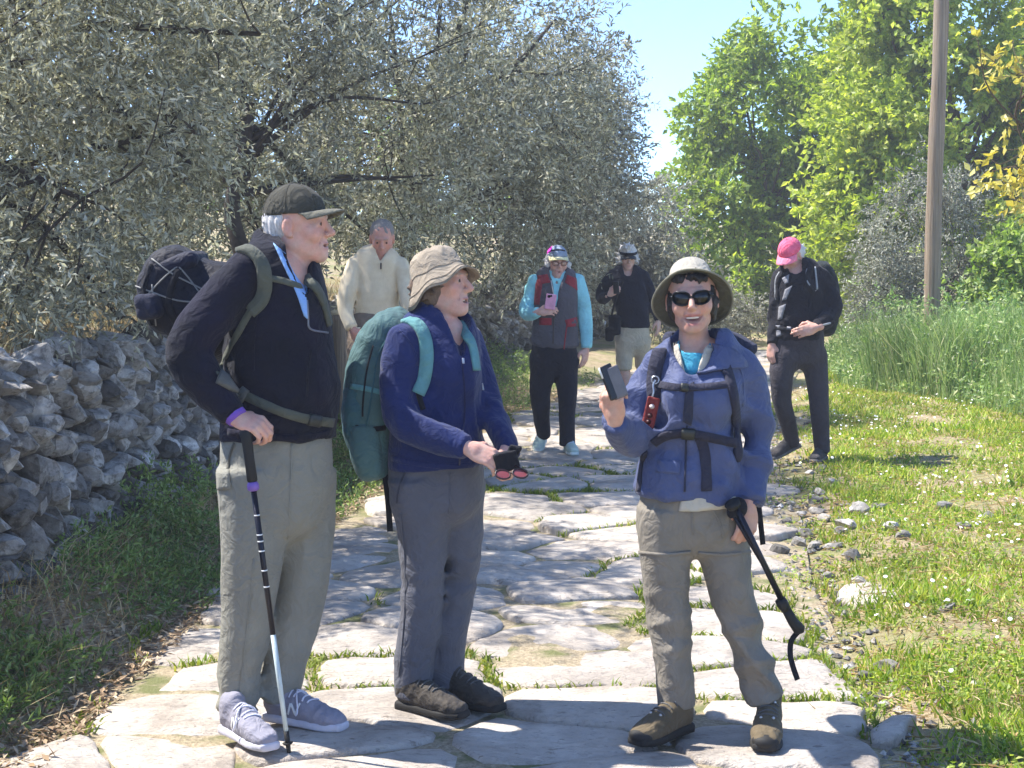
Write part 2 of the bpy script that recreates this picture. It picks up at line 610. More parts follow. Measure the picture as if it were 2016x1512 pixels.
rest_v, rest_f = [], []
nb = 0
def stone_matrix(s):
    y, z, a, b = s
    al, ou = wall_frame(y)
    lean = 0.07 * z
    c = np.array((wall_x(y), y, z)) - ou * (lean + RNG.uniform(0.01, 0.065))
    top = s[1] > WALL_H - 0.04
    ang = RNG.normal(0.85, 0.3) if RNG.rand() < 0.6 else RNG.normal(0.15, 0.3)      # many stones lean along the wall
    ax = al * math.cos(ang) * a + np.array((0, 0, 1)) * -math.sin(ang) * a
    az = (al * math.sin(ang) + np.array((0, 0, 1)) * math.cos(ang)) * b
    ay = ou * RNG.uniform(0.08, 0.12) + np.array((0, 0, 1)) * RNG.uniform(-0.02, 0.02)
    if top: c = c - ou * RNG.uniform(0.0, 0.10)
    M = Matrix([(*ax, 0), (*ay, 0), (*az, 0), (0, 0, 0, 1)]).transposed()
    M.translation = Vector(c)
    return M
for s in stones:
    M = stone_matrix(s)
    rk = ROCKS[RNG.randint(len(ROCKS))]
    if id(s) not in picked and not seen(s[0]): rk = SMALL_ROCKS[RNG.randint(len(SMALL_ROCKS))]
    if id(s) in picked:
        o = bpy.data.objects.new('stone', rk)
        link(o, wall)
        M.translation -= wall.location
        # keep a clean matrix: rotation and scale without shear
        o.matrix_basis = M
    else:
        co = np.empty(len(rk.vertices) * 3, dtype=np.float32); rk.vertices.foreach_get('co', co)
        co = co.reshape(-1, 3)
        A = np.array(M)
        rest_v.append(co @ A[:3, :3].T + A[:3, 3])
        fi = np.empty(len(rk.polygons) * 3, dtype=np.int32); rk.polygons.foreach_get('vertices', fi)
        rest_f.append(fi.reshape(-1, 3) + nb)
        nb += len(co)
tag(obj('smaller_stones', np.vstack(rest_v), np.vstack(rest_f), M_ROCK, wall, smooth=False), kind='stuff')

# ------------------------------------------------------------------ vegetation
def leaves_mesh(base, dirs, nrm, length, width, fold=0.25):
    """diamond leaves: base points, directions, face normals, lengths, widths"""
    n = len(base)
    dirs = dirs / np.linalg.norm(dirs, axis=1)[:, None]
    side = np.cross(dirs, nrm)
    side /= np.maximum(np.linalg.norm(side, axis=1)[:, None], 1e-6)
    up = np.cross(side, dirs)
    L, Wd = np.asarray(length).reshape(-1, 1), np.asarray(width).reshape(-1, 1)
    V = np.empty((n, 4, 3), dtype=np.float32)
    V[:, 0] = base
    V[:, 1] = base + dirs * L * 0.45 + side * Wd + up * Wd * fold
    V[:, 2] = base + dirs * L - up * L * 0.08
    V[:, 3] = base + dirs * L * 0.45 - side * Wd + up * Wd * fold
    i = np.arange(n)[:, None] * 4
    F = np.concatenate([i + np.array([[0, 1, 2]]), i + np.array([[0, 2, 3]])], 1).reshape(-1, 3)
    return V.reshape(-1, 3), F

def runit(r, n):
    v = r.normal(size=(n, 3))
    return v / np.linalg.norm(v, axis=1)[:, None]

def crown_points(r, blobs, n, clump, thresh, shell=0.45):
    """points through a set of ellipsoids, gathered in clumps with gaps between"""
    vol = np.array([b[3] * b[4] * b[5] for b in blobs]) ** 0.8
    out, nor = [], []
    got = 0
    while got < n:
        m = n
        bi = r.choice(len(blobs), m, p=vol / vol.sum())
        B = np.array(blobs)[bi]
        d = runit(r, m)
        rr = r.rand(m) ** shell
        wob = 1 + 0.16 * snoise(d * 2.0 + B[:, :3], 1.6, 2)
        P = B[:, :3] + d * B[:, 3:6] * (rr * wob)[:, None]
        keep = snoise(P, clump, 3, 6) + 0.25 * r.randn(m) > thresh
        out.append(P[keep]); nor.append(d[keep]); got += keep.sum()
    return np.vstack(out)[:n], np.vstack(nor)[:n]

def sprays(r, P, D, per, length, leaf_l, leaf_w, droop=0.25, spread=0.9):
    """short twigs carrying leaves"""
    n = len(P)
    tw = D * 0.6 + runit(r, n) * spread
    tw[:, 2] -= droop
    tw /= np.linalg.norm(tw, axis=1)[:, None]
    tt = np.linspace(0.05, 1, per)
    base = (P[:, None, :] + tw[:, None, :] * (tt[None, :, None] * length * r.uniform(0.6, 1.3, (n, 1, 1)))).reshape(-1, 3)
    base[:, 2] -= np.tile(tt ** 2, n) * length * 0.15
    dirs = np.repeat(tw, per, 0) * 0.75 + runit(r, n * per) * 0.8
    nrm = runit(r, n * per); nrm[:, 2] += 0.5
    k = n * per
    return leaves_mesh(base, dirs, nrm, leaf_l * r.uniform(0.6, 1.25, k), leaf_w * r.uniform(0.7, 1.2, k)), tw

M_BARK = plain('olive_bark', srgb(58, 50, 44), 0.95, 0.35, 22)
M_BARK2 = plain('brown_bark', srgb(92, 76, 58), 0.95, 0.3, 22)
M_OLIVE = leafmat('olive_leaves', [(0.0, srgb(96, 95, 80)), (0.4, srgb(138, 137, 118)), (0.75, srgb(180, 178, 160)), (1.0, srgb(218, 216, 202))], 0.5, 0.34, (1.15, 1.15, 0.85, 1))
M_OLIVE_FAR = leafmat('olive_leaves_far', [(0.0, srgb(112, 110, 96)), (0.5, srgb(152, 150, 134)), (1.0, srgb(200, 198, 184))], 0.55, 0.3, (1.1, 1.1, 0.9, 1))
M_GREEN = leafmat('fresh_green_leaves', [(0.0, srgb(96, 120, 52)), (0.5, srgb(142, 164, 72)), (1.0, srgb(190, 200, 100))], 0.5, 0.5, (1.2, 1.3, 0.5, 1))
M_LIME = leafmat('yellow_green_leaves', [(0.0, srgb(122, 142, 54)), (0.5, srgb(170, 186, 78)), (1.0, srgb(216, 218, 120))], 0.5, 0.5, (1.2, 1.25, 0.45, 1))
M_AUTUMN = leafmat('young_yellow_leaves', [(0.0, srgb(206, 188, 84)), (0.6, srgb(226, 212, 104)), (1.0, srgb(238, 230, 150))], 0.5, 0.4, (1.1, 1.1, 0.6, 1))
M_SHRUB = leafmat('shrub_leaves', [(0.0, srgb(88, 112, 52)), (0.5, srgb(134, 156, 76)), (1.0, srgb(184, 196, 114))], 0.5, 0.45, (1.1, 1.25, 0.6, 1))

def tree(name, label, trunk, blobs, n, per, spray_len, leaf_l, leaf_w, mat, bark, seed, r0=0.12, clump=2.4, thresh=-0.15, droop=0.25, limbs=14, group=None, shell=0.45, cat='tree', twigs=True, gap=None):
    """trunk: list of points from the ground up; blobs: ellipsoids (cx,cy,cz,rx,ry,rz)"""
    r = np.random.RandomState(seed)
    root = empty(name, trunk[0])
    tag(root, label, cat, group)
    mb = MB()
    T = catmull(np.array(trunk, dtype=float), 5)
    T += np.array([snoise(T + k * 3.1, 3.0, seed % 5) for k in range(3)]).T * 0.035
    mb.add(*tube(T, np.linspace(r0, r0 * 0.55, len(T)), 9))
    P, D = crown_points(r, blobs, n, clump, thresh, shell)
    if gap is not None:
        g0, g1, gr = gap
        sg = g1 - g0
        tq = np.clip(((P - g0) @ sg) / (sg @ sg), 0, 1)
        kp = np.linalg.norm(P - g0 - tq[:, None] * sg, axis=1) > gr
        P, D = P[kp], D[kp]
    ends = []
    for k in range(limbs):
        e = P[r.randint(len(P))]
        s = T[r.randint(len(T) // 2, len(T))]
        mid = (s + e) / 2 + r.normal(size=3) * 0.14 + np.array((0, 0, 0.12))
        C = catmull([s, mid, e], 4)
        ra = r0 * r.uniform(0.22, 0.42)
        mb.add(*tube(C, np.linspace(ra, ra * 0.22, len(C)), 6))
        ends.append(C)
    if twigs:
        A = np.vstack(ends)
        for k in r.choice(len(P), min(len(P), limbs * 8), replace=False):
            e = P[k]
            s = A[np.argmin(((A - e) ** 2).sum(1))]
            if np.linalg.norm(e - s) > 1.3: continue
            m = (s + e) / 2 + r.normal(size=3) * 0.05
            C = catmull([s, m, e], 3)
            mb.add(*tube(C, np.linspace(r0 * 0.07, 0.003, len(C)), 4, False))
    mb.build('trunk', bark, root)
    (V, F), tw = sprays(r, P, D, per, spray_len, leaf_l, leaf_w, droop)
    obj('crown', V, F, mat, root, smooth=False)
    return root

OL = 'olive trees above the wall'
def ol(label, *a, **k): return tree('olive_tree', label, *a, group=OL, **k)
ol('nearest olive tree with grey-green branches hanging low over the wall at left',
   [(-3.3, 8.8, 1.1), (-3.2, 8.8, 1.6), (-3.0, 8.7, 2.2), (-2.8, 8.6, 2.9)],
   [(-2.9, 8.5, 2.75, 1.35, 1.5, 1.25), (-2.2, 8.2, 2.9, 1.15, 1.2, 0.95), (-2.55, 7.6, 1.9, 0.85, 0.8, 0.85), (-1.75, 8.8, 2.6, 0.85, 1.0, 0.8), (-3.6, 9.2, 2.0, 1.2, 1.2, 1.1), (-2.7, 7.4, 1.45, 0.7, 0.7, 0.45), (-2.1, 8.6, 1.6, 0.55, 0.7, 0.5), (-1.9, 9.3, 2.2, 0.6, 0.7, 0.7), (-2.9, 9.4, 1.45, 1.0, 0.8, 0.45), (-3.3, 7.8, 1.5, 0.7, 0.7, 0.45)],
   6000, 14, 0.24, 0.053, 0.0080, M_OLIVE, M_BARK, 1, 0.14, limbs=20, shell=0.6, clump=3.2, gap=(W(480, 400, 6.0), W(480, 400, 11.1), 0.19))
ol('olive tree with a dark leaning trunk just behind the man in the olive cap',
   [(-1.84, 11.3, 1.0), (-1.86, 11.3, 1.5), (-1.95, 11.3, 2.0), (-1.85, 11.4, 2.6)],
   [(-1.5, 12.0, 3.3, 1.6, 1.5, 1.4), (-0.8, 12.2, 2.6, 1.1, 1.2, 1.2), (-1.9, 11.6, 4.3, 1.4, 1.4, 1.0), (-2.6, 12.4, 2.6, 1.2, 1.2, 1.1), (-1.1, 12.8, 1.9, 0.9, 0.8, 0.7), (-2.3, 12.2, 1.6, 1.1, 0.8, 0.6), (-1.3, 11.6, 1.7, 0.5, 0.6, 0.5), (-2.9, 13.0, 1.55, 1.2, 0.8, 0.5)],
   5500, 14, 0.26, 0.059, 0.0092, M_OLIVE, M_BARK, 2, 0.075, limbs=20, shell=0.55, clump=2.8, gap=(W(480, 400, 9.5), W(480, 400, 11.1), 0.19))
ol('tall rounded olive tree in the middle of the row, behind the man in cream',
   [(-1.1, 16.2, 1.1), (-1.0, 16.2, 1.8), (-0.8, 16.2, 2.6)],
   [(-0.5, 16.3, 3.4, 1.5, 1.5, 1.5), (0.1, 16.0, 2.6, 1.0, 1.2, 1.2), (-0.9, 16.0, 4.6, 1.3, 1.3, 1.0), (-1.3, 15.6, 2.4, 1.2, 1.1, 1.0), (0.0, 16.6, 1.7, 0.8, 0.7, 0.7)],
   4200, 13, 0.29, 0.069, 0.0106, M_OLIVE, M_BARK, 3, 0.13, limbs=18, shell=0.5, clump=2.4)
ol('olive tree with feathery edge against the blue sky',
   [(-0.1, 20.5, 1.1), (0.0, 20.5, 1.8), (0.2, 20.5, 2.5)],
   [(0.25, 20.5, 3.0, 1.25, 1.3, 1.35), (0.75, 20.3, 2.3, 0.95, 1.0, 1.1), (-0.2, 20.3, 3.9, 1.0, 1.0, 0.75), (0.9, 20.6, 3.2, 0.7, 0.8, 0.9), (0.5, 20.2, 1.5, 0.9, 0.7, 0.6)],
   3800, 12, 0.31, 0.077, 0.0122, M_OLIVE_FAR, M_BARK, 4, 0.12, limbs=18, shell=0.5, clump=2.3)
ol('low brown-grey olive tree at the far bend, left of the path',
   [(1.6, 26.0, 1.0), (1.65, 26.0, 1.4), (1.7, 26.0, 1.9)],
   [(1.7, 26.0, 1.9, 1.15, 1.1, 0.95), (2.3, 25.6, 1.3, 0.7, 0.8, 0.7), (1.1, 25.5, 1.5, 0.9, 0.9, 0.8)],
   2000, 11, 0.34, 0.10, 0.017, M_OLIVE_FAR, M_BARK, 5, 0.1, limbs=14, shell=0.5)
ol('olive tree deep in the grove, seen through the leftmost branches',
   [(-5.6, 13.5, 1.3), (-5.5, 13.5, 2.0), (-5.3, 13.5, 2.8)],
   [(-5.2, 13.6, 3.2, 1.9, 1.6, 1.7), (-4.0, 13.4, 2.6, 1.3, 1.3, 1.2), (-5.4, 13.0, 4.6, 1.6, 1.4, 1.1)],
   2300, 11, 0.32, 0.088, 0.014, M_OLIVE, M_BARK, 6, 0.13, limbs=14)
ol('olive tree behind the grove, left of the leaning trunk',
   [(-4.0, 18.5, 1.2), (-3.9, 18.5, 2.0), (-3.7, 18.5, 2.8)],
   [(-3.4, 18.6, 3.4, 1.9, 1.6, 1.9), (-2.4, 18.0, 2.5, 1.4, 1.3, 1.3), (-4.8, 18.6, 2.8, 1.5, 1.4, 1.5)],
   2300, 11, 0.34, 0.098, 0.016, M_OLIVE_FAR, M_BARK, 7, 0.13, limbs=12)

tree('leafy_tree', 'dark green leafy tree at the far end of the path', [(4.9, 33.0, 0.3), (5.0, 33.0, 1.6), (5.1, 33.0, 3.2)],
     [(4.9, 33.0, 4.2, 1.45, 1.5, 1.7), (4.5, 32.4, 2.5, 1.25, 1.2, 1.3), (5.6, 32.6, 5.4, 1.2, 1.2, 1.2), (5.2, 32.2, 1.3, 1.2, 1.0, 0.9), (6.2, 33.0, 3.4, 1.4, 1.3, 2.0), (5.6, 31.6, 0.8, 1.6, 0.8, 0.9), (4.2, 31.4, 1.0, 1.1, 0.8, 1.0)],
     4200, 11, 0.42, 0.15, 0.043, M_GREEN, M_BARK2, 8, 0.15, clump=2.0, thresh=0.0, limbs=16, group='leafy trees at the right')
tree('leafy_tree', 'tall yellow-green leafy tree left of the wooden pole', [(8.0, 28.6, 0.5), (7.9, 28.6, 2.0), (7.7, 28.6, 4.0)],
     [(7.4, 28.4, 4.8, 2.0, 1.6, 2.0), (6.4, 28.0, 3.2, 1.5, 1.3, 1.5), (8.6, 28.4, 3.8, 1.6, 1.4, 1.8), (5.7, 27.8, 1.9, 1.0, 1.0, 1.1), (7.2, 27.4, 1.8, 1.5, 1.1, 1.2), (7.2, 28.5, 6.6, 1.8, 1.4, 1.1)],
     5600, 11, 0.40, 0.14, 0.043, M_LIME, M_BARK2, 9, 0.16, clump=2.0, thresh=0.0, limbs=18, group='leafy trees at the right')
tree('leafy_tree', 'olive-green leafy tree behind the wooden pole at right', [(10.6, 30.0, 0.6), (10.6, 30.0, 2.0), (10.5, 30.0, 3.8)],
     [(10.2, 30.0, 4.6, 1.9, 1.5, 2.0), (9.6, 29.4, 2.6, 1.6, 1.3, 1.6), (11.6, 29.8, 3.2, 1.6, 1.4, 1.8)],
     2300, 10, 0.42, 0.16, 0.042, M_SHRUB, M_BARK2, 10, 0.15, clump=1.9, thresh=0.05, limbs=16, group='leafy trees at the right')
tree('silver_bush', 'silvery grey bush behind the base of the wooden pole', [(5.6, 21.6, 0.1), (5.6, 21.6, 0.6), (5.6, 21.6, 1.1)],
     [(5.35, 21.6, 1.55, 0.85, 0.8, 0.95), (5.9, 21.4, 1.2, 0.7, 0.7, 0.9), (5.0, 21.3, 0.95, 0.6, 0.6, 0.6), (5.7, 21.7, 2.4, 0.55, 0.6, 0.6)],
     2000, 11, 0.26, 0.062, 0.012, leafmat('silver_leaves', [(0.0, srgb(100, 100, 86)), (0.5, srgb(142, 142, 124)), (1.0, srgb(190, 190, 174))], 0.5, 0.2, (1.05, 1.05, 0.95, 1)), M_BARK, 11, 0.05, clump=3.2, limbs=12, cat='bush')
tree('young_tree', 'young tree with sparse golden yellow leaves at the right edge', [(4.55, 13.4, 0.1), (4.52, 13.4, 0.9), (4.42, 13.3, 1.9), (4.2, 13.3, 3.2)],
     [(4.15, 13.3, 3.0, 0.5, 0.6, 1.0), (4.35, 13.2, 1.95, 0.55, 0.5, 0.35), (4.5, 13.3, 3.4, 0.5, 0.6, 0.7)],
     170, 6, 0.16, 0.085, 0.026, M_AUTUMN, M_BARK2, 12, 0.045, clump=3.5, thresh=0.0, limbs=12, droop=0.1)
tree('green_shrub', 'leafy green shrub at the right edge beyond the tall grass', [(6.6, 20.4, 0.2), (6.6, 20.4, 0.6), (6.6, 20.4, 1.0)],
     [(6.5, 20.4, 1.15, 0.85, 0.7, 0.7), (5.9, 20.2, 0.95, 0.55, 0.5, 0.5), (7.0, 20.6, 1.7, 0.7, 0.6, 0.6)],
     900, 8, 0.22, 0.11, 0.036, M_SHRUB, M_BARK2, 13, 0.03, clump=3.0, limbs=8, cat='bush')
tree('brown_bush', 'low grey-brown bush at the bend of the path', [(3.2, 27.6, 0.0), (3.2, 27.6, 0.3), (3.25, 27.6, 0.7)],
     [(3.2, 27.6, 0.6, 0.75, 0.6, 0.6), (3.9, 28.4, 0.5, 0.7, 0.5, 0.5), (2.6, 27.2, 0.5, 0.6, 0.5, 0.5)],
     1100, 10, 0.26, 0.08, 0.014, M_OLIVE_FAR, M_BARK, 14, 0.04, limbs=8, cat='bush')

# far wood that closes the view
rr = np.random.RandomState(77)
fb = [(x, 48 + 6 * rr.rand() + 0.15 * abs(x), 2.2 + rr.rand() * 1.2, 3.4, 2.5, 2.4 + rr.rand() * 1.4) for x in np.arange(-46, 50, 3.2) if not (2.0 < x < 7.0)]
P, D = crown_points(rr, fb, 4000, 0.9, -0.3, 0.4)
(V, F), _ = sprays(rr, P, D, 6, 0.8, 0.5, 0.16)
tag(obj('far_wood', V, F, M_SHRUB, smooth=False), 'far-off green wood behind the trees', 'wood', kind='stuff')

# ---- wooden pole
pole = empty('utility_pole', (4.68, 18.2, 0.05))
tag(pole, 'tall brown weathered wooden pole standing in the long grass', 'pole')
t = NT('weathered_pole_wood')
p = t.pos()
mp = t.n('ShaderNodeMapping'); mp.inputs['Scale'].default_value = (60, 60, 1.6); t.l(p, mp.inputs[0])
n1 = t.noise(mp.outputs[0], 1.0, 6, 0.65)
n2 = t.noise(p, 2.5, 4)
c = t.ramp(n1, [(0.28, srgb(98, 82, 66)), (0.5, srgb(142, 124, 104)), (0.75, srgb(178, 160, 138))])
c = t.mix(t.ramp(n2, [(0.5, (0, 0, 0, 1)), (0.7, (0.5, 0.5, 0.5, 1))]), c, srgb(130, 118, 106))
t.bsdf(c, 0.85, t.bump(n1, 0.7, 0.012))
zz = np.linspace(0, 7.4, 40)
Pp = np.stack([4.68 + 0.0 * zz + 0.012 * zz, 18.2 + 0 * zz, 0.05 + zz], -1)
Pp[:, 0] += 0.006 * np.sin(zz * 2.1)
V, F = tube(Pp, np.linspace(0.094, 0.070, 40) + 0.003 * np.sin(zz * 5), 20)
pyobj('shaft', V, F, t.m, pole, True)
V, F = tube([(4.68, 18.2, -0.05), (4.68, 18.2, 0.25)], [0.12, 0.10], 18)
pyobj('base_collar', V, F, plain('dark_tar', srgb(52, 44, 40), 0.8, 0.2), pole, True)
for k, zc in enumerate((5.6, 6.9)):
    V, F = tube([(4.74, 18.13, zc), (4.74, 18.06, zc)], [0.018, 0.018], 8)
    pyobj('bolt', V, F, plain('galvanised', srgb(150, 150, 150), 0.5, 0.1, Metallic=0.8), pole, True)

# ---- short wooden post half hidden behind the man in the cap
post = empty('wooden_post', (*W(668, 900, 12.2)[:2], -0.05))
tag(post, 'short brown wooden post with a pale cut top beside the man in cream', 'post')
px, py = W(664, 612, 12.2)[0], 12.2
zt = W(664, 616, 12.2)[2]
V, F = tube([(px + 0.07, py, -0.05), (px + 0.045, py, 0.4), (px + 0.01, py, zt - 0.06), (px, py, zt - 0.012)], [0.062, 0.058, 0.05, 0.052], 14)
pyobj('shaft', V, F, t.m, post, True)
V, F = tube([(px, py, zt - 0.012), (px, py, zt + 0.012), (px, py, zt + 0.018)], [0.058, 0.058, 0.04], 14)
pyobj('top_cap', V, F, plain('pale_cut_wood', srgb(206, 186, 150), 0.8, 0.1), post, True)

# ---- grass and ground cover
def blades(r, X, Y, h, w, lean=0.35, two=True, zoff=-0.01):
    n = len(X)
    Z = ground_z(X, Y) + zoff
    a = r.uniform(0, 2 * math.pi, n)
    d = np.stack([np.cos(a), np.sin(a), np.zeros(n)], -1)
    ln = r.uniform(0.1, 1.0, n) * lean
    b = r.uniform(0, 2 * math.pi, n)
    l = np.stack([np.cos(b) * ln, np.sin(b) * ln, np.ones(n)], -1)
    base = np.stack([X, Y, Z], -1)
    H = np.asarray(h).reshape(-1, 1); Wd = np.asarray(w).reshape(-1, 1)
    if not two:
        V = np.empty((n, 3, 3), dtype=np.float32)
        V[:, 0] = base - d * Wd * 1.15; V[:, 1] = base + d * Wd * 1.15; V[:, 2] = base + l * H * np.array((1.3, 1.3, 1.0))
        return V.reshape(-1, 3), np.arange(n * 3).reshape(-1, 3)
    V = np.empty((n, 5, 3), dtype=np.float32)
    V[:, 0] = base - d * Wd; V[:, 1] = base + d * Wd
    mid = base + l * H * np.array((0.6, 0.6, 0.62))
    V[:, 2] = mid + d * Wd * 0.8; V[:, 3] = mid - d * Wd * 0.8
    V[:, 4] = base + l * H * np.array((1.6, 1.6, 0.95))
    i = np.arange(n)[:, None] * 5
    F = np.concatenate([i + np.array([[0, 1, 2]]), i + np.array([[0, 2, 3]]), i + np.array([[3, 2, 4]])], 1).reshape(-1, 3)
    return V.reshape(-1, 3), F

M_LAWN = leafmat('lawn_blades', [(0.0, srgb(98, 136, 36)), (0.4, srgb(144, 174, 56)), (0.78, srgb(184, 196, 84)), (1.0, srgb(212, 200, 134))], 0.6, 0.35, (1.2, 1.2, 0.5, 1))
M_TALL = leafmat('tall_grass_blades', [(0.0, srgb(92, 122, 66)), (0.45, srgb(136, 164, 100)), (0.8, srgb(174, 192, 134)), (1.0, srgb(212, 208, 170))], 0.55, 0.35, (1.1, 1.25, 0.7, 1))
M_DRY = leafmat('dry_straw', [(0.0, srgb(150, 122, 84)), (0.5, srgb(190, 164, 118)), (1.0, srgb(222, 204, 166))], 0.8, 0.2, (1.1, 1.0, 0.7, 1))
M_WEED = leafmat('weed_leaves', [(0.0, srgb(84, 108, 54)), (0.5, srgb(124, 148, 78)), (1.0, srgb(172, 188, 118))], 0.55, 0.3, (1.1, 1.25, 0.6, 1))

r = np.random.RandomState(21)
# right-hand verge: patchy short grass
n = 155000
Yg = 4.4 + 17.0 * r.rand(n) ** 1.55
Xg = path_cx(Yg) + path_hw(Yg) + r.rand(n) ** 0.9 * (1.2 + 0.27 * Yg) - 0.16
P3 = np.stack([Xg, Yg, 0 * Xg], -1)
patch = snoise(P3, 3.2, 2) + 0.7 * snoise(P3, 9.0, 1) + 0.35 * r.randn(n)
edge = (Xg - path_cx(Yg) - path_hw(Yg))
keep = patch + 1.5 * sstep(0.0, 0.9, edge) - 0.9 > -0.35
Xg, Yg = Xg[keep], Yg[keep]
hs = r.uniform(0.022, 0.055, len(Xg)) * (1 + 0.5 * (snoise(np.stack([Xg, Yg, 0 * Xg], -1), 4.0, 3) > 0.4))
V, F = blades(r, Xg, Yg, hs, 0.0039 + 0.00045 * Yg, 0.8, two=False)
tag(obj('verge_grass', V, F, M_LAWN, smooth=False), 'short patchy green and yellow grass along the right of the path', 'grass', kind='stuff')
# straw among it
n = 12000
Yg = 4.4 + 15.0 * r.rand(n) ** 1.4
Xg = path_cx(Yg) + path_hw(Yg) + r.rand(n) * (0.9 + 0.2 * Yg) - 0.3
base = np.stack([Xg, Yg, ground_z(Xg, Yg) + r.uniform(0.004, 0.03, n)], -1)
dirs = runit(r, n); dirs[:, 2] *= 0.18
V, F = leaves_mesh(base, dirs, np.tile((0, 0, 1.0), (n, 1)) + runit(r, n) * 0.3, r.uniform(0.04, 0.12, n), r.uniform(0.002, 0.005, n))
tag(obj('dry_straw', V, F, M_DRY, smooth=False), 'pale dry straw lying in the verge grass', 'straw', kind='stuff')
# clover-like low leaves
n = 26000
Yg = 4.4 + 9.0 * r.rand(n) ** 1.3
Xg = path_cx(Yg) + path_hw(Yg) + r.rand(n) * (1.0 + 0.25 * Yg) - 0.1
P3 = np.stack([Xg, Yg, 0 * Xg], -1)
k = snoise(P3, 4.4, 4) + 0.6 * snoise(P3, 11.0, 2) > 0.15
P3 = P3[k]; P3[:, 2] = ground_z(P3[:, 0], P3[:, 1]) + r.uniform(0.0, 0.05, len(P3))
dirs = runit(r, len(P3)); dirs[:, 2] = np.abs(dirs[:, 2]) * 0.5
V, F = leaves_mesh(P3, dirs, np.tile((0, 0, 1.0), (len(P3), 1)) + runit(r, len(P3)) * 0.5, r.uniform(0.014, 0.034, len(P3)), r.uniform(0.006, 0.012, len(P3)))
tag(obj('clover', V, F, M_GREEN, smooth=False), 'low bright green clover patches in the right-hand verge', 'clover', kind='stuff')
# daisies
n = 1500
Yg = 5.0 + 14.5 * r.rand(n) ** 0.9
Xg = path_cx(Yg) + path_hw(Yg) + 0.25 + r.rand(n) * (0.9 + 0.25 * Yg)
P3 = np.stack([Xg, Yg, 0 * Xg], -1)
k = snoise(P3, 2.6, 5) + 0.4 * r.randn(n) > 0.1
P3 = P3[k]; n = len(P3)
P3[:, 2] = ground_z(P3[:, 0], P3[:, 1]) + r.uniform(0.03, 0.075, n)
ang = np.arange(7) * 2 * math.pi / 7
nr = runit(r, n) * 0.45 + np.array((-0.1, -0.35, 0.9)); nr /= np.linalg.norm(nr, axis=1)[:, None]
e1 = np.cross(nr, (1.0, 0.2, 0)); e1 /= np.linalg.norm(e1, axis=1)[:, None]
e2 = np.cross(nr, e1)
R = r.uniform(0.007, 0.012, n)
V = np.empty((n, 8, 3)); V[:, 0] = P3 + nr * 0.002
for q in range(7): V[:, q + 1] = P3 + (e1 * math.cos(ang[q]) + e2 * math.sin(ang[q])) * R[:, None]
i = np.arange(n)[:, None] * 8
F = np.concatenate([i + np.array([[0, q + 1, (q + 1) % 7 + 1]]) for q in range(7)], 1).reshape(-1, 3)
tag(obj('daisies', V.reshape(-1, 3), F, plain('daisy_white', srgb(236, 234, 226), 0.7, 0.05), smooth=False), 'tiny white daisies sprinkled over the right-hand verge', 'flowers', kind='stuff')
# tall grass beyond the verge
n = 75000
Xg = r.uniform(3.4, 9.0, n); Yg = r.uniform(13.0, 27.0, n)
lim = np.interp(Yg, [13, 14, 16, 19.7, 23, 27], [5.0, 4.75, 4.35, 3.85, 4.3, 6.2])
k = (Xg > lim + 0.12 * snoise(np.stack([Xg, Yg, 0 * Xg], -1), 4, 1)) & (Xg < 1.0 + 0.36 * Yg)
Xg, Yg = Xg[k], Yg[k]
dep = np.clip((Xg - np.interp(Yg, [13, 14, 16, 19.7, 23, 27], [5.0, 4.75, 4.35, 3.85, 4.3, 6.2])) / 0.6, 0.25, 1)
h = r.uniform(0.35, 0.95, len(Xg)) * dep * (1 + 0.2 * snoise(np.stack([Xg, Yg, 0 * Xg], -1), 2.0, 2))
V, F = blades(r, Xg, Yg, h, r.uniform(0.003, 0.007, len(Xg)), 0.42, two=False)
tag(obj('tall_grass', V, F, M_TALL, smooth=False), 'dense tall green grass and weeds round the foot of the wooden pole', 'grass', kind='stuff')
n2_ = 9000
X2 = r.uniform(3.9, 6.2, n2_); Y2 = r.uniform(16.4, 18.6, n2_)
k2 = X2 > np.interp(Y2, [16.4, 18.6], [4.4, 4.05]); X2, Y2 = X2[k2], Y2[k2]
h2 = r.uniform(0.5, 1.05, len(X2)) * np.clip((Y2 - 16.2) / 0.7, 0.3, 1)
Va, Fa = blades(r, X2, Y2, h2, r.uniform(0.003, 0.008, len(X2)), 0.4)
tag(obj('pole_foot_grass', Va, Fa, M_TALL, smooth=False), 'tallest tuft of green grass, right in front of the wooden pole', 'grass', kind='stuff')
# feathery weeds in it
Xg, Yg, h = np.concatenate([Xg, X2]), np.concatenate([Yg, Y2]), np.concatenate([h, h2])
n = 7000
k = r.choice(len(Xg), n)
P3 = np.stack([Xg[k], Yg[k], ground_z(Xg[k], Yg[k]) + h[k] * r.uniform(0.3, 1.1, n)], -1)
(V, F), _ = sprays(r, P3, runit(r, n) * 0.4 + np.array((0, 0, 0.6)), 7, 0.17, 0.058, 0.013, -0.1)
umb = P3[:150] + np.array((0, 0, 0.08))
tag(obj('feathery_weeds', V, F, M_TALL, smooth=False), 'feathery pale green weeds among the tall grass', 'weeds', kind='stuff')

q = runit(r, 150 * 9) * np.array((0.035, 0.035, 0.010)) + np.repeat(umb, 9, 0)
V, F = leaves_mesh(q, runit(r, len(q)) * np.array((1, 1, 0.3)), np.tile((0, 0, 1.0), (len(q), 1)) + runit(r, len(q)) * 0.4, np.full(len(q), 0.022), np.full(len(q), 0.009))
tag(obj('white_umbels', V, F, MATS['daisy_white'], smooth=False), 'small white flower heads among the tall grass', 'flowers', kind='stuff')
